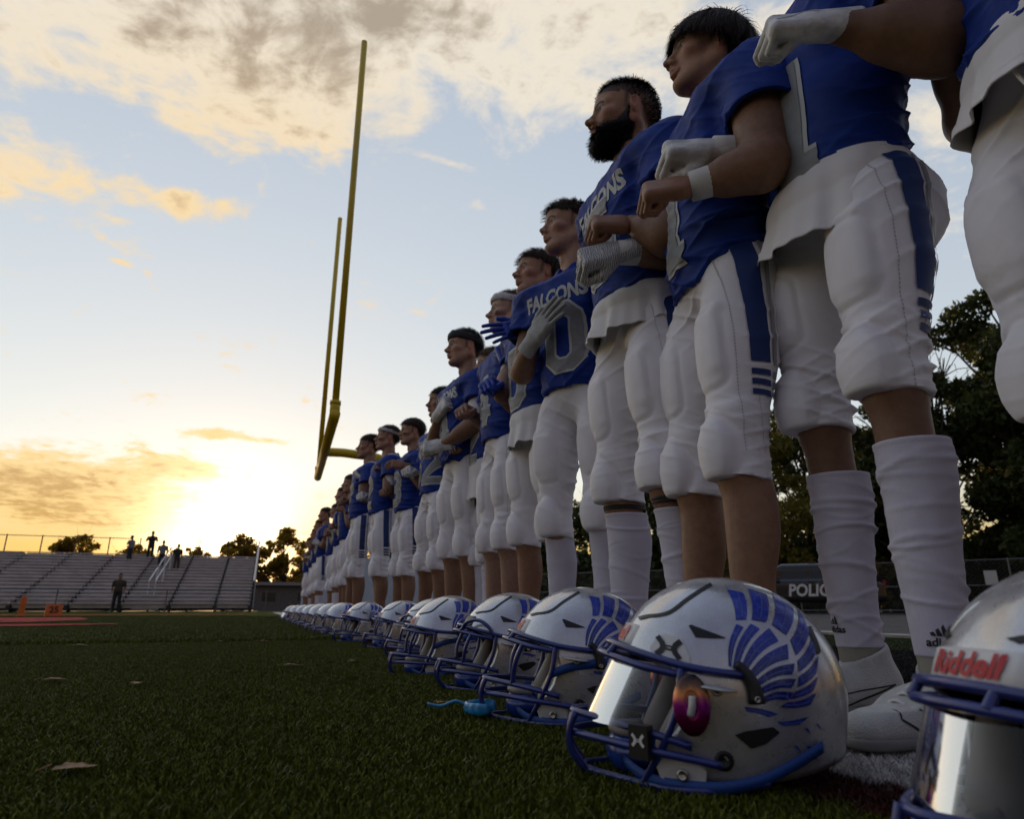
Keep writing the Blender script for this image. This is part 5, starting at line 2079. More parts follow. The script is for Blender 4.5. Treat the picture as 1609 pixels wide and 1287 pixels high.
def sock_mesh(p, s, t0, t1, seed, extra=0.0035, ridge=1.0, sides=44, step=0.0032):
    hp, kn, an = leg_pts(p)[s]
    g = p.get('girth', 1.0)
    rs = np.random.RandomState(seed)
    L = np.linalg.norm(an - kn)
    n = max(6, int((t1 - t0) * L / step))
    th = np.linspace(0, 2 * math.pi, sides, endpoint=False)
    ridges = []
    for k in range(int(22 * ridge)):
        ridges.append((rs.uniform(t0 + 0.05, t1 - 0.02), rs.normal(0, 0.048), rs.uniform(0, 6.28), rs.uniform(0.005, 0.012), rs.uniform(0.0018, 0.0062) * rs.uniform(0.5, 1), rs.uniform(0, 6.28), rs.uniform(0.6, 1.25)))
    V = []
    for i in range(n + 1):
        t = t0 + (t1 - t0) * i / n
        c, r = leg_ring(kn, an, t)
        rr = np.full(sides, (r + extra) * (1 + (g - 1) * 0.8))
        for tk, tilt, ph, sg, A, ph2, cv in ridges:
            q = (t - tk - tilt * np.cos(th - ph)) / sg
            rr += A * np.exp(-q * q) * np.clip(1 - cv * 0.5 * (1 + np.cos(th - ph2)), 0, 1)
        if i < 4:
            rr += 0.0012 * (i < 3)
        V.append(np.stack([c[0] + rr * np.cos(th), c[1] + rr * np.sin(th) * 0.96, np.full(sides, c[2])], 1))
    # turn the cuff edges in so that they read as cloth with thickness
    V.insert(0, V[0] * (0.94, 0.94, 1) + np.append(V[0][:, :2].mean(0) * 0.06, 0.0))
    V.append(V[-1] * (0.93, 0.93, 1) + np.append(V[-1][:, :2].mean(0) * 0.07, 0.0))
    m = len(V)
    F = [(i * sides + j, i * sides + (j + 1) % sides, (i + 1) * sides + (j + 1) % sides, (i + 1) * sides + j) for i in range(m - 1) for j in range(sides)]
    return np.concatenate(V), np.array(F)[:, ::-1]


def undershirt_mesh(p, drop, slant, seed, flare=0.02):
    g = p.get('girth', 1.0)
    hem = p.get('hem', 0.985)
    rs = np.random.RandomState(seed)
    n, m = 110, 26
    th = np.linspace(0, 2 * math.pi, n, endpoint=False)
    wav = sum(a * np.cos(k * th + ph) for k, a, ph in ((3, .35, rs.uniform(0, 6)), (5, .35, rs.uniform(0, 6)), (8, .45, rs.uniform(0, 6)), (13, .3, rs.uniform(0, 6)), (21, .2, rs.uniform(0, 6))))
    V = []
    for i in range(m + 1):
        t = i / m
        z = (hem + 0.05) * (1 - t) + t * (hem - drop - slant * np.cos(th) + 0.014 * wav * 0.5 + 0.008 * np.cos(2 * th + 1))
        fl = flare * t ** 1.3
        rx = 0.120 * g + 0.004 + fl
        ry = 0.154 * g + 0.004 + fl * 0.8
        w = 1 + (0.085 * t ** 0.9) * wav
        bulge = 0.006 * math.sin(math.pi * min(1, t * 2.2))
        V.append(np.stack([0.004 + (rx + bulge) * w * np.cos(th), (ry + bulge) * w * np.sin(th), z * np.ones(n)], 1))
    last = V[-1]
    V.append(last * (0.985, 0.985, 1) + (0, 0, 0.001))
    V.append(last * (0.975, 0.975, 1) + (0, 0, 0.02))
    F = [(i * n + j, i * n + (j + 1) % n, (i + 1) * n + (j + 1) % n, (i + 1) * n + j) for i in range(len(V) - 1) for j in range(n)]
    return np.concatenate(V), np.array(F)[:, ::-1]


def shoe_template():
    def mk():
        v = Vol((-0.11, -0.07, -0.01), (0.25, 0.07, 0.15), 0.0036)
        v.ell((-0.030, 0, 0.052), (0.050, 0.036, 0.050), 0.0)
        v.cone((-0.02, 0, 0.050), (0.07, 0.002, 0.048), 0.040, 0.040, 0.03, flat=((0, 1, 0), 0.92))
        v.cone((0.06, 0.003, 0.040), (0.165, 0.006, 0.030), 0.040, 0.026, 0.02, flat=((0, 1, 0), 1.15))
        v.cone((-0.028, 0, 0.07), (-0.020, 0, 0.108), 0.041, 0.043, 0.015)
        v.half((0, 0, 0.016), (0, 0, -1), (-0.12, -0.07, -0.02), (0.25, 0.07, 0.05))
        v.half((-0.02, 0, 0.112), unit((0.45, 0, 1)), (-0.12, -0.07, 0.06), (0.25, 0.07, 0.15))
        v.cone((-0.022, 0, 0.075), (-0.012, 0, 0.15), 0.034, 0.037, 0.004, cut=True)
        return v.mesh()
    return pcache('shoe', mk)


def sole_template():
    def mk():
        v = Vol((-0.11, -0.07, -0.02), (0.25, 0.07, 0.05), 0.0036)
        v.cone((-0.035, 0, 0.014), (0.07, 0, 0.014), 0.044, 0.040, 0.0)
        v.cone((0.07, 0, 0.014), (0.158, 0.006, 0.014), 0.046, 0.038, 0.02)
        v.half((0, 0, 0.024), (0, 0, 1), (-0.12, -0.07, 0.0), (0.25, 0.07, 0.05))
        v.half((0, 0, 0.010), (0, 0, -1), (-0.12, -0.07, -0.02), (0.25, 0.07, 0.02))
        for x, y in ((-0.06, 0.025), (-0.06, -0.025), (-0.01, 0.025), (-0.01, -0.025), (0.08, 0.03), (0.08, -0.03), (0.13, 0.025), (0.13, -0.022), (0.17, 0.004)):
            v.cone((x, y, 0.012), (x, y, 0.0), 0.009, 0.006, 0.002)
        return v.mesh()
    return pcache('sole', mk)


# ---- digits as strokes in a 0.7 x 1 cell
DIG = {'0': [([(-.22, .30), (-.10, .42), (.10, .42), (.22, .30), (.22, -.30), (.10, -.42), (-.10, -.42), (-.22, -.30)], True)],
       '1': [([(0.0, .5), (0.0, -.40)], False), ([(-.17, .32), (-.02, .42)], False), ([(-.17, -.42), (.17, -.42)], False)],
       '2': [([(-.24, .24), (-.24, .32), (-.12, .42), (.12, .42), (.23, .32), (.23, .12), (-.22, -.30), (-.22, -.42), (.28, -.42)], False)],
       '3': [([(-.24, .26), (-.24, .33), (-.13, .42), (.13, .42), (.23, .33), (.23, .10), (.10, .0), (-.06, .0)], False), ([(.10, .0), (.23, -.10), (.23, -.33), (.13, -.42), (-.13, -.42), (-.24, -.33), (-.24, -.24)], False)],
       '4': [([(.12, -.5), (.12, .42), (.06, .42), (-.26, -.12), (-.26, -.20), (.30, -.20)], False)],
       '5': [([(.26, .42), (-.22, .42), (-.22, .08), (.12, .08), (.23, -.02), (.23, -.32), (.12, -.42), (-.12, -.42), (-.24, -.32), (-.24, -.24)], False)],
       '6': [([(.23, .28), (.12, .42), (-.12, .42), (-.23, .30), (-.23, -.30), (-.12, -.42), (.12, -.42), (.23, -.30), (.23, -.08), (.12, .04), (-.20, .04)], False)],
       '7': [([(-.28, .42), (.25, .42), (.25, .30), (-.04, -.20), (-.04, -.5)], False)],
       '8': [([(-.10, .02), (-.22, .12), (-.22, .32), (-.10, .42), (.10, .42), (.22, .32), (.22, .12), (.10, .02)], True), ([(-.10, .02), (-.22, -.10), (-.22, -.32), (-.10, -.42), (.10, -.42), (.22, -.32), (.22, -.10), (.10, .02)], True)]}


def number_meshes(num, height, bvh, zc, yc=0.0, step=0.014):
    fr = ((0.6, yc, zc), (0, 1, 0), (0, 0, 1), (-1, 0, 0))
    out = []
    for w, off in ((0.235, 0.0026), (0.165, 0.0042)):
        parts = []
        for i, ch in enumerate(num):
            cx = (i - (len(num) - 1) / 2) * 0.76
            for pts, cl in DIG[ch]:
                p = [((cx + a) * height, b * height) for a, b in pts]
                # mirrored because the pattern is read from the front (+x looking back)
                V2, F = ribbon(p, w * height, 8, step, cl)
                parts.append(project(V2, F, fr, bvh, off))
        out.append(parts)
    return out


def bolt_shape(s):
    """lightning flash on the shoulder: list of convex pieces"""
    a = [((-1.0, 0.10), (-0.25, 0.42), (-0.32, 0.10), (-0.36, 0.08)), ((-0.42, 0.28), (0.30, 0.40), (0.22, 0.05), (-0.34, -0.02)), ((0.08, 0.22), (1.0, 0.02), (0.95, -0.22), (0.02, -0.04))]
    out = []
    for q in a:
        q = np.array(q) * s
        V, F = [], []
        n = 6
        for i in range(n + 1):
            for j in range(4):
                u, w = i / n, j / 3
                V.append((q[0] * (1 - u) + q[1] * u) * (1 - w) + (q[3] * (1 - u) + q[2] * u) * w)
        for i in range(n):
            for j in range(3):
                b = i * 4 + j
                F.append((b, b + 4, b + 5, b + 1))
        out.append((np.array(V), F))
    return out


def quad_strip(z0, z1, x0, x1, nz, nx=5, curve=None):
    V, F = [], []
    for i in range(nz + 1):
        z = z0 + (z1 - z0) * i / nz
        c = curve(z) if curve else 0
        for j in range(nx + 1):
            V.append((x0 + (x1 - x0) * j / nx + c, z))
    for i in range(nz):
        for j in range(nx):
            b = i * (nx + 1) + j
            F.append((b, b + 1, b + nx + 2, b + nx + 1))
    return np.array(V), F


def person(p):
    """p: the description of one player -> Empty with parts"""
    s = p['height'] / 1.80
    yaw = math.pi - p['phi']
    t = empty('person', (p['pos'][0], p['pos'][1], 0), yaw, p['label'], 'person', p.get('group', 'football players lined up on the sideline'))
    t.scale = (s, s, s)
    lod = p.get('lod', 0)
    hb, hj, hp_, hh, hd = ((0.008, 0.0043, 0.0041, 0.0027, 0.0026), (0.010, 0.0075, 0.0075, 0.0040, 0.0036), (0.014, 0.012, 0.012, 0.0062, 0.0050))[lod]
    key = p.get('pose_key', id(p))

    # body: torso, arms and legs, head, bare hands, in one mesh
    def mk_limbs():
        return body_mesh(p, hb)
    V, F = pcache(('body', key, lod), mk_limbs)
    skin = np.array(p.get('skin', (0.30, 0.17, 0.105))) * 1.25
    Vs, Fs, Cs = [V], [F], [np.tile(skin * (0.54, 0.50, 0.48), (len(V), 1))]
    n = len(V)
    hv, hf, fac, ab, br = head_template(hh, *p.get('face', (1.0, 1.0, 1.0)))
    hy, hpit, hroll = p.get('head', (0, 0, 0))
    HS = p.get('head_scale', 1.0)
    HR = rotz(hy) @ roty(-hpit) @ rotx(hroll)
    HC = np.array((0.022 + p.get('head_dx', 0.0), 0, 1.672))
    piv = np.array((-0.03, 0, -0.12))

    def to_head(v):
        return ((v * HS - piv) @ HR.T) + piv + HC
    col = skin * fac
    col[ab[:, 0] >= 0] = ab[ab[:, 0] >= 0]
    hc = np.array({'dark': (0.03, 0.02, 0.014), 'brown': (0.06, 0.04, 0.026), 'black': (0.016, 0.013, 0.012), 'fair': (0.14, 0.095, 0.055)}[p.get('hair_col', 'dark')])
    col[br] = hc * 0.8 + skin * 0.12
    sm = scalp_mask(hv, '')
    col[sm] = hc * 1.0 + skin * 0.10
    sb = (np.abs(hv[:, 1]) > 0.055) & (np.abs(hv[:, 1]) < 0.080)
    sbm = (np.exp(-((hv[:, 0] - 0.010) / 0.008) ** 2) * np.clip((hv[:, 2] + 0.03) / 0.02, 0, 1) * np.clip((0.06 - hv[:, 2]) / 0.02, 0, 1) * sb)[:, None] * 0.75
    col = col * (1 - sbm) + hc * 1.3 * sbm
    if p.get('fade'):
        z = hv[:, 2]
        f = np.clip((z - 0.0) / 0.07, 0, 1)[:, None]
        fd = sm[:, None]
        col = np.where(fd, col * f + (skin * 0.62 + hc * 0.3) * (1 - f), col)
    if p.get('beard'):
        bm_ = beard_mask(hv)[:, None]
        col = col * (1 - 0.85 * bm_) + hc * 0.85 * bm_
    if p.get('eye_black'):
        x, y, z = hv.T
        eb = np.exp(-(((z + 0.028) / 0.013) ** 2 + ((np.abs(y) - 0.043) / 0.016) ** 2)) * (x > 0.03)
        col *= (1 - 0.75 * np.clip(eb * 1.6, 0, 1))[:, None]
    Vs.append(to_head(hv))
    Fs.append(hf + n)
    Cs.append(col)
    n += len(hv)
    for sd in (1, -1):
        a = p['arms'][sd]
        if a.get('glove') is None and a.get('hand'):
            v, f = place_hand(a['hand'], False, sd, a['wrist'], a['fdir'], a['back'], hd)
            Vs.append(v)
            Fs.append(f + n)
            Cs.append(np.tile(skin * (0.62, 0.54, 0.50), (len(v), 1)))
            n += len(v)
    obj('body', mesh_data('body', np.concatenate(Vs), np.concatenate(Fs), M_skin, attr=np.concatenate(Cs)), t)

    # jersey
    JV, JF = pcache(('jersey', key, lod), lambda: jersey_mesh(p, hj))
    jm = pcache(('jersey_me', key, lod), lambda: mesh_data('jersey', JV, JF, p.get('jersey_mat', M_jersey)))
    jo = obj('jersey', jm, t)
    jb = pcache(('jersey_bvh', key, lod), lambda: BVHTree.FromPolygons([Vector(v) for v in JV], [tuple(map(int, f)) for f in JF]))
    if p.get('number'):
        tr, fl = number_meshes(p['number'], p.get('num_h', 0.25), jb, p.get('num_z', 1.165), p.get('num_y', 0.0), 0.007 if lod < 2 else 0.03)
        nt_ = mesh_of('number', tr, M_trim)
        no = obj('number', nt_, jo)
        no['kind'] = 'stuff'
        nf = obj('number_fill', mesh_of('number_fill', fl, M_grey), jo)
        nf['kind'] = 'stuff'
    if p.get('letters'):
        V2, F2 = text_shape(p['letters'], 0.066, 0.012, 0, 0.0028)
        V2 = np.array([(u, v * 1.25) for u, v in V2])
        lo_ = obj('lettering', mesh_of('lettering', [project(V2, F2, ((0.6, 0, p.get('let_z', 1.345)), (0, 1, 0), (0, 0, 1), (-1, 0, 0)), jb, 0.002)], M_trim), jo)
        lo_['kind'] = 'stuff'
        strokes = [ribbon([(-0.016 + k * 0.013, -0.012), (-0.026 + k * 0.013, 0.004 + 0.008 * k)], 0.0085, 1, 0.02) for k in range(3)]
        lg = obj('chest_logo', mesh_of('chest_logo', [project(V2 * (-1, 1), F2, ((0.6, 0.0, p.get('let_z', 1.345) + 0.075), (0, 1, 0), (0, 0, 1), (-1, 0, -0.2)), jb, 0.002) for V2, F2 in strokes], M_trim), jo)
        lg['kind'] = 'stuff'
    if p.get('bolt', True) and lod < 2:
        pc = [project(V2, F2, ((0.015, 0.8, 1.600), (-1, 0, 0), (0, 0.25, 1), (0, -1, -0.25)), jb, 0.002) for V2, F2 in bolt_shape(0.062)]
        bo = obj('sleeve_bolt', mesh_of('sleeve_bolt', pc, M_trim), jo)
        bo['kind'] = 'stuff'

    # pants with side stripe
    PV, PF = pcache(('pants', key, lod), lambda: pants_mesh(p, hp_))
    po = obj('pants', pcache(('pants_me', key, lod), lambda: mesh_data('pants', PV, PF, M_pants)), t)
    if p.get('stripe', True):
        def mk_stripe():
            pb = BVHTree.FromPolygons([Vector(v) for v in PV], [tuple(map(int, f)) for f in PF])
            fr = ((0, 0.6, 0), (1, 0, 0), (0, 0, 1), (0, -1, 0))
            cv = lambda z: -0.018 + p.get('stripe_dx', 0.015) + 0.018 * math.sin((z - 0.6) * 5)
            res = []
            bl_ = [project(*quad_strip(1.00, 0.690, -0.026, 0.020, 40, 5, cv), fr, pb, 0.0034)]
            for z in (0.676, 0.655, 0.634):
                bl_.append(project(*quad_strip(z, z - 0.0125, -0.026, 0.020, 2, 5, cv), fr, pb, 0.0034))
            gr = [project(*quad_strip(1.00, 0.690, -0.046, -0.036, 40, 2, cv), fr, pb, 0.0034)]
            for z in (0.676, 0.655, 0.634):
                gr.append(project(*quad_strip(z, z - 0.0125, -0.047, -0.034, 2, 2, cv), fr, pb, 0.0034))
            se = []
            if lod < 2:
                for z in np.arange(0.98, 0.50, -0.0075):
                    se.append(project(*quad_strip(z, z - 0.0048, 0.046, 0.0478, 1, 1, cv), fr, pb, 0.0012))
                    if z < 0.66:
                        se.append(project(*quad_strip(z, z - 0.0048, 0.004, 0.0058, 1, 1, cv), fr, pb, 0.0012))
            return mesh_of('side_stripe', bl_, M_navy), mesh_of('side_piping', gr, M_stripe_grey), mesh_of('seam_stitching', se, M_stitch) if se else None
        a, b, c = pcache(('stripe', key, lod), mk_stripe)
        if c is not None:
            q = obj('seam_stitching', c, po)
            q['kind'] = 'stuff'
        q = obj('side_stripe', a, po)
        q['kind'] = 'stuff'
        q = obj('side_piping', b, po)
        q['kind'] = 'stuff'
    if p.get('undershirt'):
        uv, uf = undershirt_mesh(p, *p['undershirt'])
        obj('undershirt', mesh_data('undershirt', uv, uf, M_under), t)
    if p.get('drawstring'):
        mb = mesh_of('drawstring', [tube(spline(q, 20), 0.0028, 6) for q in p['drawstring']], M_under)
        q = obj('drawstring', mb, po)
        q['kind'] = 'stuff'

    # legs: socks, braces, shoes
    lp = leg_pts(p)
    for sd in (1, -1):
        hp, kn, an = lp[sd]
        so = p.get('socks', {}).get(sd)
        if so:
            sv, sf = pcache(('sock', key, sd, lod, so), lambda: sock_mesh(p, sd, so[0], so[1], p.get('seed', 1) * 7 + sd, ridge=so[2], sides=44 if lod == 0 else 28, step=0.0032 if lod == 0 else 0.006))
            sk = obj('sock', mesh_data('sock', sv, sf, M_sock), t)
            if p.get('sock_logo') and lod == 0:
                sb = BVHTree.FromPolygons([Vector(v) for v in sv], [tuple(map(int, f)) for f in sf])
                V2, F2 = text_shape('adidas', 0.0165, 0.004, 0, 0.0005)
                org = p['sock_logo'][sd]
                fr = (np.array(org[:3]) + np.array((math.cos(org[3]), math.sin(org[3]), 0)) * 0.3, (-math.sin(org[3]), math.cos(org[3]), 0), (0, 0, 1), (-math.cos(org[3]), -math.sin(org[3]), 0))
                parts = [project(V2, F2, fr, sb, 0.0012)]
                for k in range(3):
                    w = 0.0052
                    x0 = -0.013 + k * 0.0073
                    hgt = 0.006 + 0.0050 * k
                    q = np.array([(x0, 0.009), (x0 + w * 1.25, 0.009), (x0 + w * 0.6 - 0.001 * k, 0.009 + hgt), (x0 - w * 0.35, 0.009 + hgt * 0.72)])
                    V3, F3 = [], []
                    for i in range(5):
                        for j in range(4):
                            u_, w_ = j / 3, i / 4
                            V3.append((q[0] * (1 - u_) + q[1] * u_) * (1 - w_) + (q[3] * (1 - u_) + q[2] * u_) * w_)
                    F3 = [(i * 4 + j, i * 4 + j + 1, i * 4 + j + 5, i * 4 + j + 4) for i in range(4) for j in range(3)]
                    parts.append(project(np.array(V3), F3, fr, sb, 0.0012))
                lg = obj('sock_logo', mesh_of('sock_logo', parts, M_line), sk)
                lg['kind'] = 'stuff'
        if p.get('strap', {}).get(sd):
            t0, t1 = p['strap'][sd]
            bv, bf = sock_mesh(p, sd, t0, t1, 3, 0.0045, 0.0, 28, 0.004)
            obj('knee_strap', mesh_data('knee_strap', bv, bf, M_brace), t)
        if p.get('brace') == sd:
            bv, bf = sock_mesh(p, sd, -0.05, 0.36, 5, 0.0065, 0.35, 36, 0.005)
            bo = obj('knee_brace', mesh_data('knee_brace', bv, bf, M_brace), t)
            c = kn + (0.052, 0.045 * sd, 0.0)
            obj('brace_strap', mesh_of('brace_strap', [tube(spline([c + (0.0, 0.0, -0.01), c + (-0.03, 0.025 * sd, -0.016), c + (-0.07, 0.024 * sd, -0.014)], 8), 0.016, 8, True, 0.25)], M_stripe_grey), bo)
        if lod < 2 or p.get('shoe'):
            smat, solem = p.get('shoe', (M_shoe, M_shoe_dark))
            ft = np.array((an[0] + 0.018, an[1], 0))
            a = p.get('toe', {}).get(sd, sd * 0.16)
            R = rotz(a)
            v, f = shoe_template()
            if sd < 0:
                pass
            sh = obj('shoe', pcache(('shoe_me', smat.name), lambda: mesh_data('shoe', v, f, smat)), t)
            sh.location = ft
            sh.rotation_euler = (0, 0, a)
            v2, f2 = sole_template()
            obj('sole', pcache(('sole_me', solem.name), lambda: mesh_data('sole', v2, f2, solem)), sh)
            if lod == 0:
                def mk_sw():
                    b = BVHTree.FromPolygons([Vector(q) for q in v], [tuple(map(int, q)) for q in f])
                    c = spline([(0.130, 0.046, 0), (0.095, 0.028, 0), (0.055, 0.026, 0), (0.015, 0.036, 0), (-0.045, 0.060, 0)], 30)[:, :2]
                    c2 = spline([(0.130, 0.046, 0), (0.120, 0.062, 0), (0.100, 0.058, 0), (0.06, 0.045, 0), (-0.045, 0.060, 0)], 30)[:, :2]
                    fr_ = ((0, 0.3, 0), (1, 0, 0), (0, 0, 1), (0, -1, 0))
                    return mesh_of('shoe_mark', [project(*ribbon(c, 0.0032, 2, 0.02), fr_, b, 0.001), project(*ribbon(c2, 0.0022, 2, 0.02), fr_, b, 0.001)], M_line)
                q = obj('shoe_mark', pcache('swoosh', mk_sw), sh)
                q['kind'] = 'stuff'
                lc = [tube(spline([(0.035 + 0.018 * k, 0.022, 0.078 - 0.008 * k), (0.040 + 0.018 * k, 0.0, 0.090 - 0.0085 * k), (0.035 + 0.018 * k, -0.022, 0.078 - 0.008 * k)], 8), 0.0024, 5) for k in range(4)]
                q = obj('laces', pcache('laces', lambda: mesh_of('laces', lc, M_under)), sh)
                q['kind'] = 'stuff'
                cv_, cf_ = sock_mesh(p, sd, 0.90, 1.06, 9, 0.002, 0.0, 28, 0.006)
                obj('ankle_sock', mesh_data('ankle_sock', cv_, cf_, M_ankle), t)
    # gloves and wrist tape
    for sd in (1, -1):
        a = p['arms'][sd]
        if a.get('glove') is not None:
            v, f = place_hand(a['hand'], True, sd, a['wrist'], a['fdir'], a['back'], hd)
            go = obj('glove', mesh_data('glove', v, f, a['glove']), t)
            if a.get('mark') and lod < 2:
                x = unit(a['fdir'])
                z = unit(np.array(a['back']) - x * np.dot(a['back'], x))
                y = np.cross(z, x)
                gb = BVHTree.FromPolygons([Vector(q) for q in v], [tuple(map(int, q)) for q in f])
                c = spline([(-0.034, 0.006, 0), (-0.020, -0.009, 0), (0.0, -0.006, 0), (0.036, 0.016, 0)], 16)[:, :2]
                V2, F2 = ribbon(c, 0.006, 2, 0.02)
                lg = obj('glove_mark', mesh_of('glove_mark', [project(V2, F2, (np.array(a['wrist']) + x * 0.06 + z * 0.12, x, y, -z), gb, 0.0008)], a['mark']), go)
                lg['kind'] = 'stuff'
        if a.get('tape'):
            E, W = np.array(a['elbow']), np.array(a['wrist'])
            u = unit(W - E)
            v, f = tube([W - u * 0.075, W - u * 0.05, W - u * 0.02, W + u * 0.004], [0.037, 0.0355, 0.034, 0.033], 20)
            obj('wrist_band', mesh_data('wrist_band', v, f, a['tape']), t)
        if a.get('sleeve_mat') is not None:
            E, W = np.array(a['elbow']), np.array(a['wrist'])
            S = SH * (1, sd, 1)
            v, f = tube(spline([S + 0.35 * (E - S), S + 0.7 * (E - S), S + 0.95 * (E - S)], 12), np.linspace(0.066, 0.056, 12), 20)
            obj('arm_sleeve', mesh_data('arm_sleeve', v, f, a['sleeve_mat']), t)
    # hair, beard, headband
    if p.get('hair'):
        nh = (p.get('hair_n', 3800), 2200, 700)[lod]
        V, F = hair_strands(p['hair'], None, p.get('hair_seed', 1), nh)
        obj('hair', mesh_data('hair', to_head(V), F, HAIR[p.get('hair_col', 'dark')], False), t)
    if p.get('beard'):
        V, F = pcache('beard', lambda: beard_strands(4))
        obj('beard', mesh_data('beard', to_head(V), F, HAIR['black'], False), t)
    if p.get('headband') is not None:
        th = np.linspace(0, 2 * math.pi, 48, endpoint=False)
        rows = []
        wide = p.get('band_w', 0.042)
        for k, (dz, rr) in enumerate(((-0.5, 0.98), (-0.5, 1.035), (-0.25, 1.055), (0, 1.06), (0.25, 1.05), (0.5, 1.02), (0.5, 0.96))):
            z = 0.052 + dz * wide
            q = math.sqrt(max(0.05, 1 - ((z - 0.038) / 0.100) ** 2))
            rows.append(np.stack([-0.010 + 0.107 * q * rr * np.cos(th), 0.081 * q * rr * np.sin(th), z + 0.16 * 0.107 * np.cos(th) + 0.002 * np.sin(9 * th + k)], 1))
        nb = 48
        F = [(i * nb + j, i * nb + (j + 1) % nb, (i + 1) * nb + (j + 1) % nb, (i + 1) * nb + j) for i in range(len(rows) - 1) for j in range(nb)]
        obj('headband', mesh_data('headband', to_head(np.concatenate(rows)), np.array(F), p['headband']), t)
    if p.get('lean'):
        k_, z_ = p['lean']
        for ch in t.children_recursive:
            if ch.parent is not None and ch.parent.name.startswith('shoe'):
                continue
            if ch.name.startswith('shoe') and ch.parent == t:
                ch.location.x -= k_ * (0.04 - z_)
                continue
            me = ch.data
            co = np.empty(len(me.vertices) * 3, dtype=np.float32)
            me.vertices.foreach_get('co', co)
            co = co.reshape(-1, 3)
            co[:, 0] -= k_ * (co[:, 2] - z_)
            me.vertices.foreach_set('co', co.ravel())
            me.update()
    return t
# ------------------------------------------------------------------ the line of players
def frame_of(p):
    s = p['height'] / 1.80
    f = np.array((-math.cos(p['phi']), math.sin(p['phi']), 0))
    l = np.array((-math.sin(p['phi']), -math.cos(p['phi']), 0))
    return np.array((p['pos'][0], p['pos'][1], 0.0)), np.stack([f, l, (0, 0, 1.0)]) * s


def carry(a, b, q):
    """point q given in the frame of player b, expressed in the frame of player a"""
    ob, Rb = frame_of(b)
    oa, Ra = frame_of(a)
    w = ob + np.array(q) @ Rb
    return tuple((w - oa) @ np.linalg.inv(Ra))


def carry_dir(a, b, d):
    return tuple(np.array(carry(a, b, d)) - np.array(carry(a, b, (0, 0, 0))))


REST_R = dict(elbow=(0.0, -0.285, 1.13), wrist=(0.13, -0.20, 1.16), hand='fist', fdir=(0.8, 0.6, 0.1), back=(0.2, -0.5, 1))
REST_L = dict(elbow=(0.0, 0.285, 1.13), wrist=(0.14, 0.20, 1.14), hand='fist', fdir=(0.9, -0.35, 0.1), back=(0, 1, 0.3))
P0 = dict(lean=(0.05, 0.8), pos=(1.12, 0.47), phi=0.15, height=1.85, girth=1.0, seed=3, label='player at the photo edge, only white trousers and loose shirt hem in view', arms={1: dict(REST_L), -1: dict(REST_R, elbow=(-0.08, -0.27, 1.12), wrist=(-0.12, -0.14, 0.98))},
          undershirt=(0.075, 0.02, 5, 0.03), stripe=False, hair='crop', hem=1.02,
          drawstring=[[(0.128, 0.012, 0.99), (0.146, 0.016, 0.955), (0.140, 0.030, 0.905), (0.136, 0.022, 0.875)], [(0.128, 0.006, 0.99), (0.148, 0.0, 0.95), (0.142, 0.012, 0.90)]])
P1 = dict(lean=(0.07, 0.80), knee_z=0.578, pant_hem=0.520, pos=(1.085, 0.925), phi=0.15, height=1.92, girth=0.94, seed=11, stripe_dx=0.010, label='tallest player, head out of frame, white gloved fist on chest and bunched white socks', number='1', num_y=0.035, num_z=1.125, num_h=0.27, stance={1: (0, 0), -1: (-0.05, 0)},
          arms={1: dict(elbow=(-0.005, 0.285, 1.105), wrist=(0.165, 0.215, 1.175), hand='fist', fdir=(0.93, -0.30, 0.05), back=(0.05, 0.85, 0.55), glove=M_glove, mark=M_trim, muscle=1.25)},
          undershirt=(0.070, 0.042, 21, 0.026), socks={1: (0.27, 0.93, 1.0), -1: (0.29, 0.93, 1.0)}, hair='crop', hem=0.958, hem_slant=-0.04,
          sock_logo={1: (-0.005, 0.122, 0.140, 0.78), -1: (-0.005, -0.122, 0.150, 0.30)}, skin=(0.26, 0.145, 0.09))
P2 = dict(lean=(0.05, 1.25), pos=(1.03, 1.22), phi=0.20, height=1.82, seed=23, stripe_dx=0.035, label='player with shaggy brown hair and a big grey one on his jersey, arms linked', number='1', num_z=1.13, num_h=0.27, num_y=0.012,
          arms={1: dict(elbow=(0.028, 0.272, 1.112), wrist=(0.168, 0.205, 1.088), hand='fist', fdir=(0.93, -0.3, -0.05), back=(0.05, 0.8, 0.6), tape=M_tape, muscle=1.2)},
          hem=0.938, hem_slant=0.02, hair='shaggy', hair_col='dark', hair_n=9500, head=(-0.12, 0.05, 0), stance={1: (0.03, 0), -1: (0.03, 0)}, face=(1.0, 0.97, 1.0), skin=(0.36, 0.205, 0.13), pant_hem=0.446)
P3 = dict(lean=(0.0, 0.9), head_dx=0.012, pos=(1.0, 1.575), phi=0.05, height=1.88, seed=31, girth=1.02, label='bearded player with short black hair and a striped glove before him', number='5', num_z=1.20, letters='FALCONS', let_z=1.335,
          arms={1: dict(elbow=(0.055, 0.262, 1.095), wrist=(0.118, 0.175, 1.168), hand='fist', fdir=(0.92, -0.25, 0.0), back=(0.05, 0.75, 0.65), muscle=1.2), -1: dict(REST_R, elbow=(-0.10, -0.25, 1.12), wrist=(-0.17, -0.15, 0.95), fdir=(0.0, 0.3, -1), back=(-1, 0, 0))},
          hem=0.985, hem_slant=0.02, undershirt=(0.062, 0.012, 33, 0.022), pant_hem=0.464, socks={1: (0.215, 0.95, 0.55), -1: (0.175, 0.95, 0.6)}, strap={1: (0.150, 0.185), -1: (0.125, 0.155)},
          hair='short', hair_col='black', hair_n=6500, fade=True, beard=True, head=(-0.18, 0.06, 0), face=(1.05, 1.0, 1.1), skin=(0.33, 0.185, 0.115), head_scale=1.0)
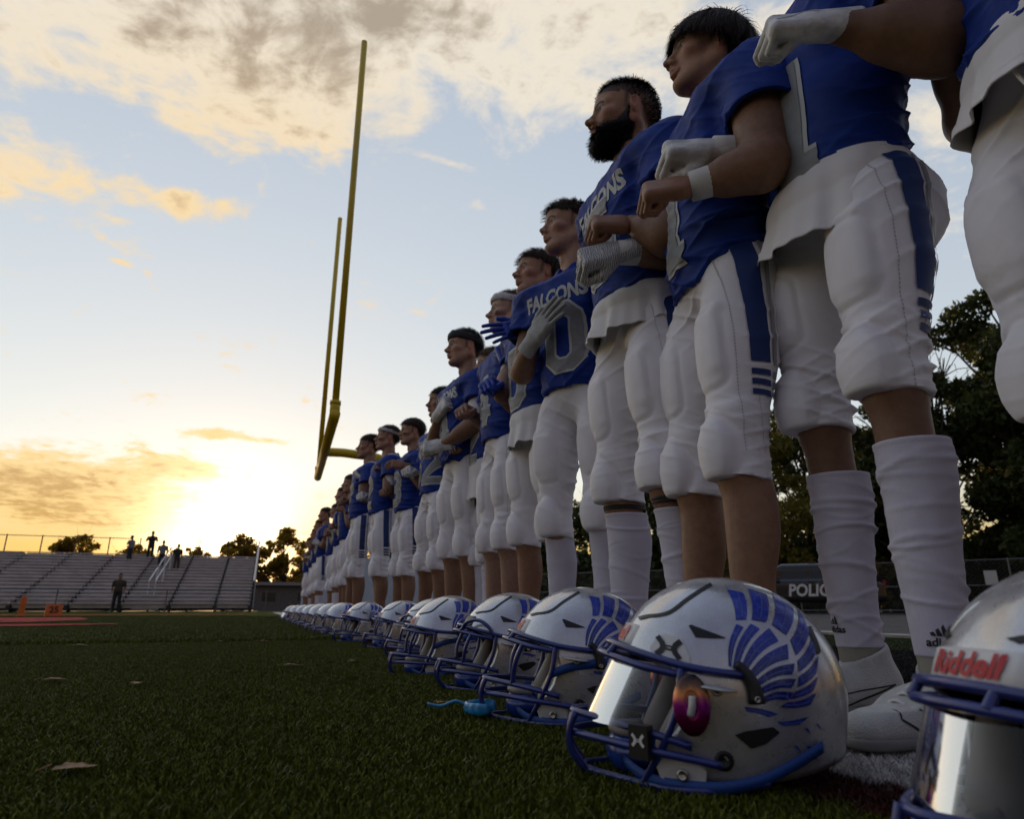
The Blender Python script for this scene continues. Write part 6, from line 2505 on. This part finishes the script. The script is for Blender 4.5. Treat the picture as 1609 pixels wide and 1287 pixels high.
P4 = dict(lean=(-0.03, 0.9), pos=(1.045, 2.11), phi=-0.45, height=1.77, seed=41, girth=0.94, lod=1, label='young player with his grey gloved palm over the zero on his chest', number='0', num_z=1.165, num_h=0.26, num_y=0.03, letters='FALCONS', let_z=1.335,
          arms={-1: dict(elbow=(0.075, -0.225, 1.095), wrist=(0.178, -0.075, 1.155), hand='flat', fdir=(0.02, 0.75, 0.62), back=(1, 0.05, 0.15), glove=M_glove_grey, muscle=0.95),
                1: dict(elbow=(-0.14, 0.235, 1.13), wrist=(-0.20, 0.08, 1.02), hand='cup', fdir=(0.0, -1, -0.2), back=(-1, 0, 0), muscle=0.95)},
          hem=0.972, hair='messy', hair_col='brown', head=(-0.50, 0.08, 0), face=(0.9, 0.92, 0.9), skin=(0.40, 0.235, 0.16), socks={1: (-0.02, 0.95, 0.3), -1: (-0.02, 0.95, 0.3)}, stripe=False)
P5 = dict(pos=(1.06, 2.50), phi=-0.05, height=1.77, seed=51, lod=1, label='player with wet brown hair, open blue glove and black knee brace', number='0', num_z=1.15, num_h=0.26,
          arms={1: dict(elbow=(-0.02, 0.275, 1.15), wrist=(0.135, 0.165, 1.322), hand='flat', fdir=(0.97, -0.1, -0.22), back=(0.05, 0.95, 0.3), glove=M_glove_blue, mark=M_trim), -1: dict(REST_R, glove=M_glove_blue)},
          hem=0.965, undershirt=(0.085, 0.03, 53, 0.022), brace=1, hair='messy', hair_col='brown', hair_seed=2, head=(0.0, 0.12, 0), face=(1.05, 0.95, 0.95), skin=(0.38, 0.21, 0.14))
P6 = dict(pos=(1.06, 2.95), phi=0.0, height=1.79, seed=61, lod=1, label='player with white headband and dark cheek paint behind a blue glove', number='4',
          arms={1: dict(elbow=(0.125, 0.275, 1.13), wrist=(0.075, 0.20, 1.315), hand='fist', fdir=(0.25, -0.35, 0.9), back=(0.1, 0.95, 0.2), glove=M_glove_blue, mark=M_trim, tape=M_tape), -1: dict(REST_R)},
          hem=0.97, hair='crop', hair_col='fair', headband=M_band_w, eye_black=True, head=(-0.12, 0.05, 0), face=(1.0, 0.95, 1.0), skin=(0.42, 0.26, 0.19))
P7 = dict(pos=(1.14, 3.42), phi=0.0, height=1.66, seed=71, lod=1, label='shortest player with a long white undershirt hanging out', number='2',
          arms={1: dict(elbow=(0.055, 0.275, 1.15), wrist=(0.085, 0.195, 1.335), hand='fist', fdir=(0.4, -0.4, 0.8), back=(0.2, 0.9, 0.2), glove=M_glove_blue, mark=M_trim, tape=M_tape), -1: dict(REST_R)},
          hem=1.02, undershirt=(0.20, 0.0, 73, 0.02), hair='messy', hair_col='fair', hair_seed=3, head=(-0.05, 0.0, 0), face=(0.95, 0.93, 0.9), skin=(0.42, 0.25, 0.18), socks={1: (0.10, 0.95, 0.4), -1: (0.0, 0.95, 0.4)}, stripe=False)
P8 = dict(pos=(1.06, 3.66), phi=-0.10, height=1.86, girth=1.08, seed=81, lod=1, label='heavyset player with black headband and two white gloves', number='4', letters='FALCONS',
          arms={1: dict(elbow=(0.055, 0.285, 1.14), wrist=(0.185, 0.12, 1.04), hand='grip', fdir=(0.8, -0.5, -0.15), back=(0.3, 0.8, 0.5), glove=M_glove, muscle=1.1, sleeve_mat=M_under),
                -1: dict(elbow=(0.12, -0.225, 1.10), wrist=(0.165, 0.0, 1.255), hand='fist', fdir=(-0.1, 0.9, 0.4), back=(1, 0.1, 0.1), glove=M_glove)},
          hem=0.965, hair='crop', hair_col='black', headband=M_band_k, band_w=0.052, head=(-0.05, 0.03, 0), face=(1.0, 1.08, 1.0), skin=(0.36, 0.21, 0.14), shoe=(M_gold, M_shoe_black))
P9 = dict(pos=(1.10, 4.50), phi=-0.15, height=1.76, seed=91, lod=1, label='dark haired player with his bare fist raised to his chin', number='52', letters='FALCONS',
          arms={1: dict(elbow=(0.06, 0.28, 1.19), wrist=(0.075, 0.15, 1.43), hand='fist', fdir=(0.3, -0.3, 0.9), back=(0.1, 1, 0), muscle=1.0), -1: dict(REST_R, glove=M_glove)},
          hem=0.97, hair='crop', hair_col='black', hair_seed=4, head=(-0.1, 0.0, 0), skin=(0.30, 0.165, 0.10))
P10 = dict(pos=(1.10, 5.42), phi=-0.10, height=1.76, girth=1.05, seed=101, lod=1, label='curly haired player with a grey three on his jersey', number='3', num_h=0.28, num_z=1.16,
           arms={1: dict(elbow=(-0.02, 0.29, 1.15), wrist=(0.13, 0.20, 1.33), hand='cup', fdir=(0.9, -0.3, 0.1), back=(0, 0.9, 0.4)), -1: dict(REST_R)},
           hem=0.97, hair='curly', hair_col='dark', eye_black=True, head=(-0.1, 0.03, 0), skin=(0.33, 0.185, 0.12))
P11 = dict(pos=(0.96, 5.85), phi=0.0, height=1.80, girth=1.08, seed=111, lod=1, label='broad player with white headband over brown hair and bare calves', number='2', num_h=0.27,
           arms={1: dict(elbow=(0.02, 0.30, 1.16), wrist=(0.02, 0.215, 1.365), hand='cup', fdir=(0.75, -0.5, 0.2), back=(0.2, 0.9, 0.3), sleeve_mat=M_glove, muscle=1.12), -1: dict(REST_R, glove=M_glove)},
           hem=0.97, hair='crop', hair_col='brown', headband=M_band_w, band_w=0.03, eye_black=True, head=(-0.1, 0.12, 0), skin=(0.34, 0.19, 0.125))
P12 = dict(pos=(0.865, 6.55), phi=0.0, height=1.88, seed=121, lod=1, label='tall dark haired player just past the broad headband player', number='7',
           arms={1: dict(elbow=(0.04, 0.29, 1.14), wrist=(0.07, 0.20, 1.34), hand='fist', fdir=(0.5, -0.5, 0.6), back=(0.2, 0.9, 0.2), glove=M_glove, muscle=1.1), -1: dict(REST_R)},
           hem=0.97, hair='crop', hair_col='dark', hair_seed=6, head=(-0.1, 0.05, 0), skin=(0.31, 0.17, 0.11))
P1['arms'][-1] = dict(elbow=carry(P1, P2, (0.0, 0.205, 1.20)), wrist=carry(P1, P2, (0.135, 0.195, 1.195)), hand='fist', fdir=carry_dir(P1, P2, (0.96, -0.12, -0.03)), back=carry_dir(P1, P2, (0.05, 0.8, 0.6)), glove=M_glove, tape=M_tape, muscle=1.0)
P2['arms'][-1] = dict(elbow=carry(P2, P3, (0.0, 0.185, 1.10)), wrist=carry(P2, P3, (0.148, 0.165, 1.085)), hand='fist', fdir=carry_dir(P2, P3, (0.92, -0.25, -0.25)), back=carry_dir(P2, P3, (0.1, 0.85, 0.5)), glove=M_glove_zebra, tape=M_tape)
for _i, _p in enumerate((P3, P4, P5, P6, P7, P8, P9, P10, P11, P12)):
    _p.setdefault('lean', (0.03 * math.sin(_i * 2.3) + 0.015, 0.9))
    _p.setdefault('stance', {1: (0.03 * math.sin(_i * 1.9), 0.02 * math.cos(_i * 3.1)), -1: (0.03 * math.cos(_i * 2.7), 0.03 * math.sin(_i * 1.3))})
ROSTER = [P0, P1, P2, P3, P4, P5, P6, P7, P8, P9, P10, P11, P12]
FARL = [('far player right behind the tall dark haired one', 0.95, 8.3, 1.80, 'dark'), ('far player with folded arms, sixth from the end of the line', 0.98, 9.4, 1.83, 'dark'), ('far player, fifth from the end of the line', 1.0, 10.4, 1.74, 'brown'),
        ('far player, fourth from the end of the line', 0.93, 11.6, 1.84, 'dark'), ('far player, third from the end of the line', 0.95, 12.9, 1.80, 'dark'), ('far player, next to last in the line', 0.98, 14.2, 1.78, 'brown'),
        ('last player at the far end of the line', 0.98, 15.8, 1.74, 'dark')]
for i, (lb, x, y, hgt, hc) in enumerate(FARL):
    gl = M_glove if i % 2 else None
    ROSTER.append(dict(pos=(x, y), phi=-0.05 + 0.05 * (i % 3), height=hgt, seed=5 + i % 2, lod=2, pose_key='far%d' % (i % 2), label=lb, number=('1', '5', '8', '3', '6', '2', '4')[i], hem=0.97, hair='crop', hair_col=hc,
                       arms={1: dict(elbow=(0.04, 0.29, 1.14), wrist=(0.10, 0.19, (1.32, 1.18)[i % 2]), hand='fist', fdir=(0.7, -0.4, 0.3), back=(0.2, 0.9, 0.2), glove=gl, muscle=1.05), -1: dict(REST_R)},
                       skin=(0.32, 0.18, 0.11), head=(-0.1, 0.05, 0), socks={1: (0.3, 0.95, 0.3), -1: (0.3, 0.95, 0.3)} if i % 2 else {}, bolt=False))
for p in ROSTER:
    person(p)
# ------------------------------------------------------------------ cars
M_tyre = material('tyre', (0.015, 0.015, 0.016), 0.8)
M_rim = material('wheel_rim', (0.30, 0.30, 0.31), 0.35, metal=0.8)
M_glass = material('car_glass', (0.015, 0.017, 0.02), 0.06, spec=0.6)
M_lamp = material('lamp_lens', (0.5, 0.48, 0.45), 0.15)
M_letter = material('letter_white', (0.62, 0.62, 0.62), 0.5)


def car_body():
    v = Vol((-2.7, -1.1, 0.15), (2.7, 1.1, 1.95), 0.045)
    v.box((0, 0, 0.78), (2.45, 0.95, 0.40), 0.16, 0.0)
    v.box((-0.35, 0, 1.30), (1.72, 0.80, 0.42), 0.22, 0.10)
    v.half((1.30, 0, 1.30), unit((1.0, 0, 1.15)), (0.3, -1.2, 1.05), (2.7, 1.2, 1.95), 0.05)
    v.half((-2.15, 0, 1.30), unit((-1.0, 0, 0.35)), (-2.7, -1.2, 1.05), (-1.2, 1.2, 1.95), 0.05)
    v.half((2.30, 0, 1.08), unit((0.30, 0, 1.0)), (1.0, -1.2, 0.9), (2.7, 1.2, 1.3), 0.05)
    for x in (-1.45, 1.45):
        for s in (1, -1):
            v.cone((x, s * 0.72, 0.37), (x, s * 1.2, 0.37), 0.42, 0.42, 0.01, cut=True)
    return v.mesh()


def car(name, loc, yaw, paint, label, police=False):
    t = empty(name, loc, yaw, label, 'car')
    V, F = pcache('car', car_body)
    obj('body', mesh_data('body', V, F, paint), t)
    for s in (1, -1):
        for x0, x1, z0, z1, tl, tr in ((-1.92, -1.20, 1.17, 1.56, 0.16, 0.02), (-1.12, -0.12, 1.17, 1.58, 0.0, 0.0), (-0.04, 0.98, 1.17, 1.58, 0.0, 0.46)):
            q = [(x0, s * 0.845, z0), (x1, s * 0.845, z0), (x1 - tr, s * 0.795, z1), (x0 + tl, s * 0.795, z1)]
            q2 = [(a, b - s * 0.06, c) for a, b, c in q]
            f = [(0, 1, 2, 3), (0, 1, 5, 4), (1, 2, 6, 5), (2, 3, 7, 6), (3, 0, 4, 7)]
            obj('window', mesh_data('window', np.array(q + q2), f, M_glass, False), t)
        for x in (-1.45, 1.45):
            v, f = lathe([(0.0, -0.11), (0.30, -0.11), (0.36, -0.08), (0.37, 0.0), (0.36, 0.08), (0.30, 0.11), (0.24, 0.10), (0.22, 0.06), (0.0, 0.05)], sides=24)
            w = obj('wheel', mesh_data('wheel', (v @ rotx(-s * math.pi / 2).T) + (x, s * 0.84, 0.37), f, M_tyre), t)
            v, f = lathe([(0.0, 0.075), (0.06, 0.085), (0.20, 0.07), (0.23, 0.06)], sides=24)
            obj('rim', mesh_data('rim', (v @ rotx(-s * math.pi / 2).T) + (x, s * 0.84, 0.37), f, M_rim), w)
        MB().box((2.36, s * 0.68, 0.86), (0.12, 0.34, 0.16)).build('headlight', M_lamp, t)
        MB().box((-2.42, s * 0.76, 0.98), (0.08, 0.22, 0.26)).build('tail_light', material('tail_red', (0.25, 0.01, 0.01), 0.3), t)
        mm = MB().box((0.92, s * 1.0, 1.17), (0.12, 0.24, 0.15))
        mm.build('mirror', paint, t)
        for x in (-0.08, -1.16, 1.06):
            MB().box((x, s * 0.952, 0.86), (0.012, 0.006, 0.58)).build('door_seam', M_tyre, t)
        for x in (-0.30, -1.32):
            MB().box((x + 0.12, s * 0.962, 1.06), (0.20, 0.03, 0.035)).build('door_handle', M_tyre, t)
    MB().box((1.18, 0, 1.36), (0.02, 1.32, 0.42), roty(0.72)).build('windscreen', M_glass, t)
    if police:
        MB().box((-0.25, 0, 1.76), (0.30, 1.15, 0.10)).build('light_bar', M_glass, t)
        for s in (1, -1):
            tv, tf = text_shape('POLICE', 0.66, 0.4, 0.15, 0.02)
            P = np.array([((-u if s > 0 else u) * 0.72 - 0.15, s * 0.968, 0.78 + w * 0.85) for u, w in tv])
            obj('lettering', mesh_data('lettering', P, tf, M_letter, False), t)['kind'] = 'stuff'
    return t


def on_bearing(px_dir, d):
    a = YAW + px_dir
    return (d * math.sin(a), d * math.cos(a), 0)


b_ = math.atan2(1272 - 804.5, 1086)
cx_, cy_, _ = on_bearing(b_, 27.0)
car('police_car', (cx_, cy_, 0), math.pi - (YAW + b_) , material('police_black', (0.012, 0.012, 0.014), 0.25, coat=0.6), 'dark police car parked beyond the track, seen past the socks', True)
car('parked_car', (0.9, 96, 0), math.pi - 0.2, material('car_white', (0.55, 0.54, 0.52), 0.3, coat=0.5), 'white car parked beyond the bleachers end')
car('parked_car', (5.6, 108, 0), math.pi - 0.1, material('car_silver', (0.26, 0.26, 0.27), 0.3, metal=0.4), 'grey car parked farther off beside the last players')

# ------------------------------------------------------------------ dark undergrowth behind the fence
def thicket(name, a, b, h, depth, n, size, seed, mat, label):
    rs = np.random.RandomState(seed)
    a, b = np.array(a, float), np.array(b, float)
    u = (b - a) / np.linalg.norm(b - a)
    w = np.array((-u[1], u[0]))
    L = np.linalg.norm(b - a)
    s = rs.uniform(0, L, n)
    top = h * (0.62 + 0.22 * np.sin(s * 0.9 + seed) + 0.16 * np.sin(s * 2.3 + 1.7 * seed))
    z = top * rs.uniform(0, 1, n) ** 0.8
    p = np.c_[a + u * s[:, None] + w * (rs.uniform(-1, 1, n) * depth)[:, None], z]
    d1 = unit_rows(rs.normal(size=(n, 3)))
    d2 = unit_rows(np.cross(d1, rs.normal(size=(n, 3))))
    q = size * rs.uniform(0.6, 1.4, n)[:, None]
    V = np.stack([p - d1 * q, p + d2 * q * 0.6, p + d1 * q, p - d2 * q * 0.6], 1).reshape(-1, 3)
    tint = np.repeat(rs.uniform(0, 1, n) ** 1.5, 4)
    o = obj(name, mesh_data(name, V, np.arange(4 * n).reshape(n, 4), mat, False, attr=np.stack([tint] * 3, 1)))
    return tag(o, label, 'undergrowth', kind='stuff')


thicket('undergrowth', (12.0, 46.0), (48.0, 10.0), 6.4, 1.8, 34000, 0.27, 2, leaf_dark, 'dark undergrowth filling the ground behind the wire fence')
thicket('undergrowth', (1.5, 92.0), (30.0, 58.0), 5.6, 1.8, 12000, 0.34, 3, leaf_dark, 'far dark bushes behind the middle of the line')

# ------------------------------------------------------------------ spectators on and before the bleachers
def spectator(loc, yaw, height, shirt, trousers, label, arms=None):
    p = dict(arms=arms or {1: dict(elbow=(-0.02, 0.27, 1.13), wrist=(0.06, 0.24, 0.90), hand='cup', fdir=(0.2, 0, -1), back=(0, 1, 0)), -1: dict(elbow=(-0.02, -0.27, 1.13), wrist=(0.06, -0.24, 0.90), hand='cup', fdir=(0.2, 0, -1), back=(0, -1, 0))})
    s = height / 1.8
    t = empty('person', loc, yaw, label, 'person', 'spectators at the bleachers')
    t.scale = (s, s, s)
    V, F = pcache(('sbody', label), lambda: body_mesh(p, 0.016))
    hv, hf, _, _, _ = head_template(0.0062)
    skin = np.array((0.28, 0.16, 0.10))
    hc = np.where(scalp_mask(hv, '')[:, None], np.array((0.02, 0.015, 0.012)), skin)
    HC = np.array((0.022, 0, 1.672))
    obj('body', mesh_data('body', np.concatenate([V, hv + HC]), np.concatenate([F, hf + len(V)]), M_skin, attr=np.concatenate([np.tile(skin, (len(V), 1)), hc])), t)
    sv = Vol((-0.28, -0.45, 0.85), (0.32, 0.45, 1.56), 0.016)
    sv.ell((0, 0, 1.27), (0.135, 0.19, 0.24), 0.0)
    sv.ell((0.01, 0, 1.05), (0.135, 0.175, 0.2), 0.05)
    for sd in (1, -1):
        S = SH * (1, sd, 1)
        E = np.array(p['arms'][sd]['elbow'])
        sv.cone(S, S + (E - S) * 0.75, 0.085, 0.062, 0.04)
        sv.cone((-0.03, 0, 1.46), S, 0.06, 0.07, 0.04)
    a, f = sv.mesh()
    obj('shirt', mesh_data('shirt', a, f, shirt), t)
    pv = Vol((-0.22, -0.28, 0.05), (0.25, 0.28, 1.05), 0.016)
    pv.ell((0, 0, 0.95), (0.125, 0.165, 0.12), 0.0)
    for sd, (hp, kn, an) in leg_pts(p).items():
        pv.cone(hp, kn, 0.095, 0.075, 0.04)
        pv.cone(kn, an, 0.075, 0.062, 0.02)
    a, f = pv.mesh()
    obj('trousers', mesh_data('trousers', a, f, trousers), t)
    for sd, (hp, kn, an) in leg_pts(p).items():
        v, f = shoe_template()
        so = obj('shoe', pcache(('shoe_me', M_shoe_black.name), lambda: mesh_data('shoe', v, f, M_shoe_black)), t)
        so.location = (an[0] + 0.018, an[1], 0)
    V, F = hair_strands('crop', None, 1, 700)
    obj('hair', mesh_data('hair', V + HC, F, HAIR['dark'], False), t)
    return t


c_dark = material('cloth_black', (0.02, 0.02, 0.022), 0.8)
c_grey = material('cloth_grey', (0.16, 0.16, 0.17), 0.8)
c_brown = material('cloth_brown', (0.06, 0.04, 0.03), 0.8)


def row_at(r):
    return BY0 + r * TREAD + 0.30, 0.24 + r * RISE


SOUTH = -math.pi / 2
UP = {1: dict(elbow=(0.05, 0.30, 1.20), wrist=(0.16, 0.12, 1.42), hand='cup', fdir=(0.3, -0.5, 0.6), back=(0, 1, 0)), -1: dict(elbow=(0.05, -0.30, 1.20), wrist=(0.16, -0.12, 1.42), hand='cup', fdir=(0.3, 0.5, 0.6), back=(0, -1, 0))}
for lb, x, r, hgt, sh_, tr_, ar, yw in (('spectator in grey shirt standing at the top of the stairs', -7.55, 13.2, 1.66, c_grey, c_dark, UP, 2.6), ('tall spectator in black at the bleachers top, arms raised', -6.55, 13.6, 1.82, c_dark, c_dark, UP, SOUTH),
                                        ('spectator in grey stepping down beside the white handrail', -5.65, 11.2, 1.70, c_grey, c_dark, None, SOUTH), ('spectator in black on the stairs, lowest of the group', -4.75, 10.4, 1.66, c_dark, c_brown, None, SOUTH + 0.5)):
    y, z = row_at(round(r))
    spectator((x, y, z), yw, hgt, sh_, tr_, lb, ar)
spectator((-6.05, 35.6, 0), SOUTH, 1.75, c_brown, c_dark, 'person in dark clothes standing on the turf before the bleachers')

# ------------------------------------------------------------------ fallen leaves and the mouthguard
def leaf_material(name, c):
    return material(name, c, 0.7, vary=0.35, vscale=60, bump=0.3, bscale=150)


leaf_tan = leaf_material('leaf_tan', (0.24, 0.13, 0.055))
leaf_yel = leaf_material('leaf_yellow', (0.34, 0.24, 0.07))


def fallen_leaf(x, y, size, rz, label, mat):
    rs = np.random.RandomState(int(abs(x * 991 + y * 313)) % 9999)
    V, F = [], []
    n = 9
    for i in range(n + 1):
        t = i / n
        w = 0.36 * math.sin(math.pi * min(1, t ** 0.8)) * (1 + 0.25 * math.sin(i * 2.4))
        zc = 0.012 + 0.10 * (t - 0.5) ** 2 + 0.02 * math.sin(t * 5 + x)
        for k, q in enumerate((-1, -0.5, 0, 0.5, 1)):
            V.append(((t - 0.5) * size, w * q * size, (zc + 0.16 * abs(q) * w) * size + 0.012))
    for i in range(n):
        for k in range(4):
            b = i * 5 + k
            F.append((b, b + 1, b + 6, b + 5))
    o = empty('fallen_leaf', (x, y, 0), rz, label, 'leaf', 'fallen leaves on the turf')
    obj('blade', mesh_data('blade', V, F, mat), o)
    obj('stalk', mesh_data('stalk', *tube([(-0.5 * size, 0, 0.02), (-0.65 * size, 0.05 * size, 0.016), (-0.8 * size, 0.04 * size, 0.014)], 0.0012, 5), mat), o)
    return o


for x, y, s, rz, lb, m in ((-0.19, 1.03, 0.050, 0.3, 'large tan leaf lying nearest in the open turf', leaf_tan), (-0.27, 2.08, 0.05, 1.2, 'curled brown leaf behind the large tan leaf', leaf_tan), (-0.50, 2.25, 0.06, 0.2, 'flat brown leaf beside the curled one', leaf_tan),
                           (0.13, 2.53, 0.06, 0.1, 'tan leaf lying flat in the middle of the turf', leaf_tan), (0.36, 2.65, 0.06, 0.8, 'tan leaf closest to the tipped helmet mask', leaf_tan), (-0.85, 4.21, 0.08, 0.1, 'leaf lying far out towards the red paint', leaf_yel),
                           (-0.17, 4.44, 0.06, 0.5, 'small far leaf in the turf midway to the bleachers', leaf_tan), (0.06, 4.36, 0.07, 0.1, 'far tan leaf next to the small far leaf', leaf_tan), (0.60, 4.16, 0.06, 0.9, 'reddish leaf before the helmet showing its whole wing', leaf_tan),
                           (0.775, 0.815, 0.055, -0.3, 'yellow leaf on the white turf beside the shoe', leaf_yel), (0.30, 5.6, 0.06, 0.2, 'two toned leaf under the far helmets', leaf_yel), (-1.75, 6.6, 0.09, 0.4, 'pale leaf in front of the red painted turf', leaf_yel), (0.38, 1.45, 0.035, 0.6, 'small brown leaf just past the blue mouthguard', leaf_tan)):
    fallen_leaf(x, y, s, rz, lb, m)

mg = empty('mouthguard', (0.412, 1.285, 0.012), 2.6, 'light blue mouthguard lying on the turf before a face mask', 'mouthguard')
M_mg = material('mouthguard_blue', (0.03, 0.30, 0.60), 0.18, coat=0.5, trans=0.25)
v = Vol((-0.05, -0.05, -0.01), (0.05, 0.05, 0.04), 0.0025)
arc = [(0.030 * math.cos(a) - 0.005, 0.030 * math.sin(a), 0.008) for a in np.linspace(-1.9, 1.9, 11)]
for a, b in zip(arc[:-1], arc[1:]):
    v.cone(a, b, 0.008, 0.008, 0.003)
    v.cone(np.array(a) * (1.12, 1.12, 1) + (0, 0, 0.008), np.array(b) * (1.12, 1.12, 1) + (0, 0, 0.008), 0.004, 0.004, 0.004)
a, f = v.mesh()
obj('guard', mesh_data('guard', a, f, M_mg), mg)
obj('tether', mesh_data('tether', *tube(spline([(0.030, 0, 0.014), (0.05, 0.004, 0.02), (0.075, 0.012, 0.012), (0.10, 0.02, 0.016)], 16), 0.003, 7), M_mg), mg)
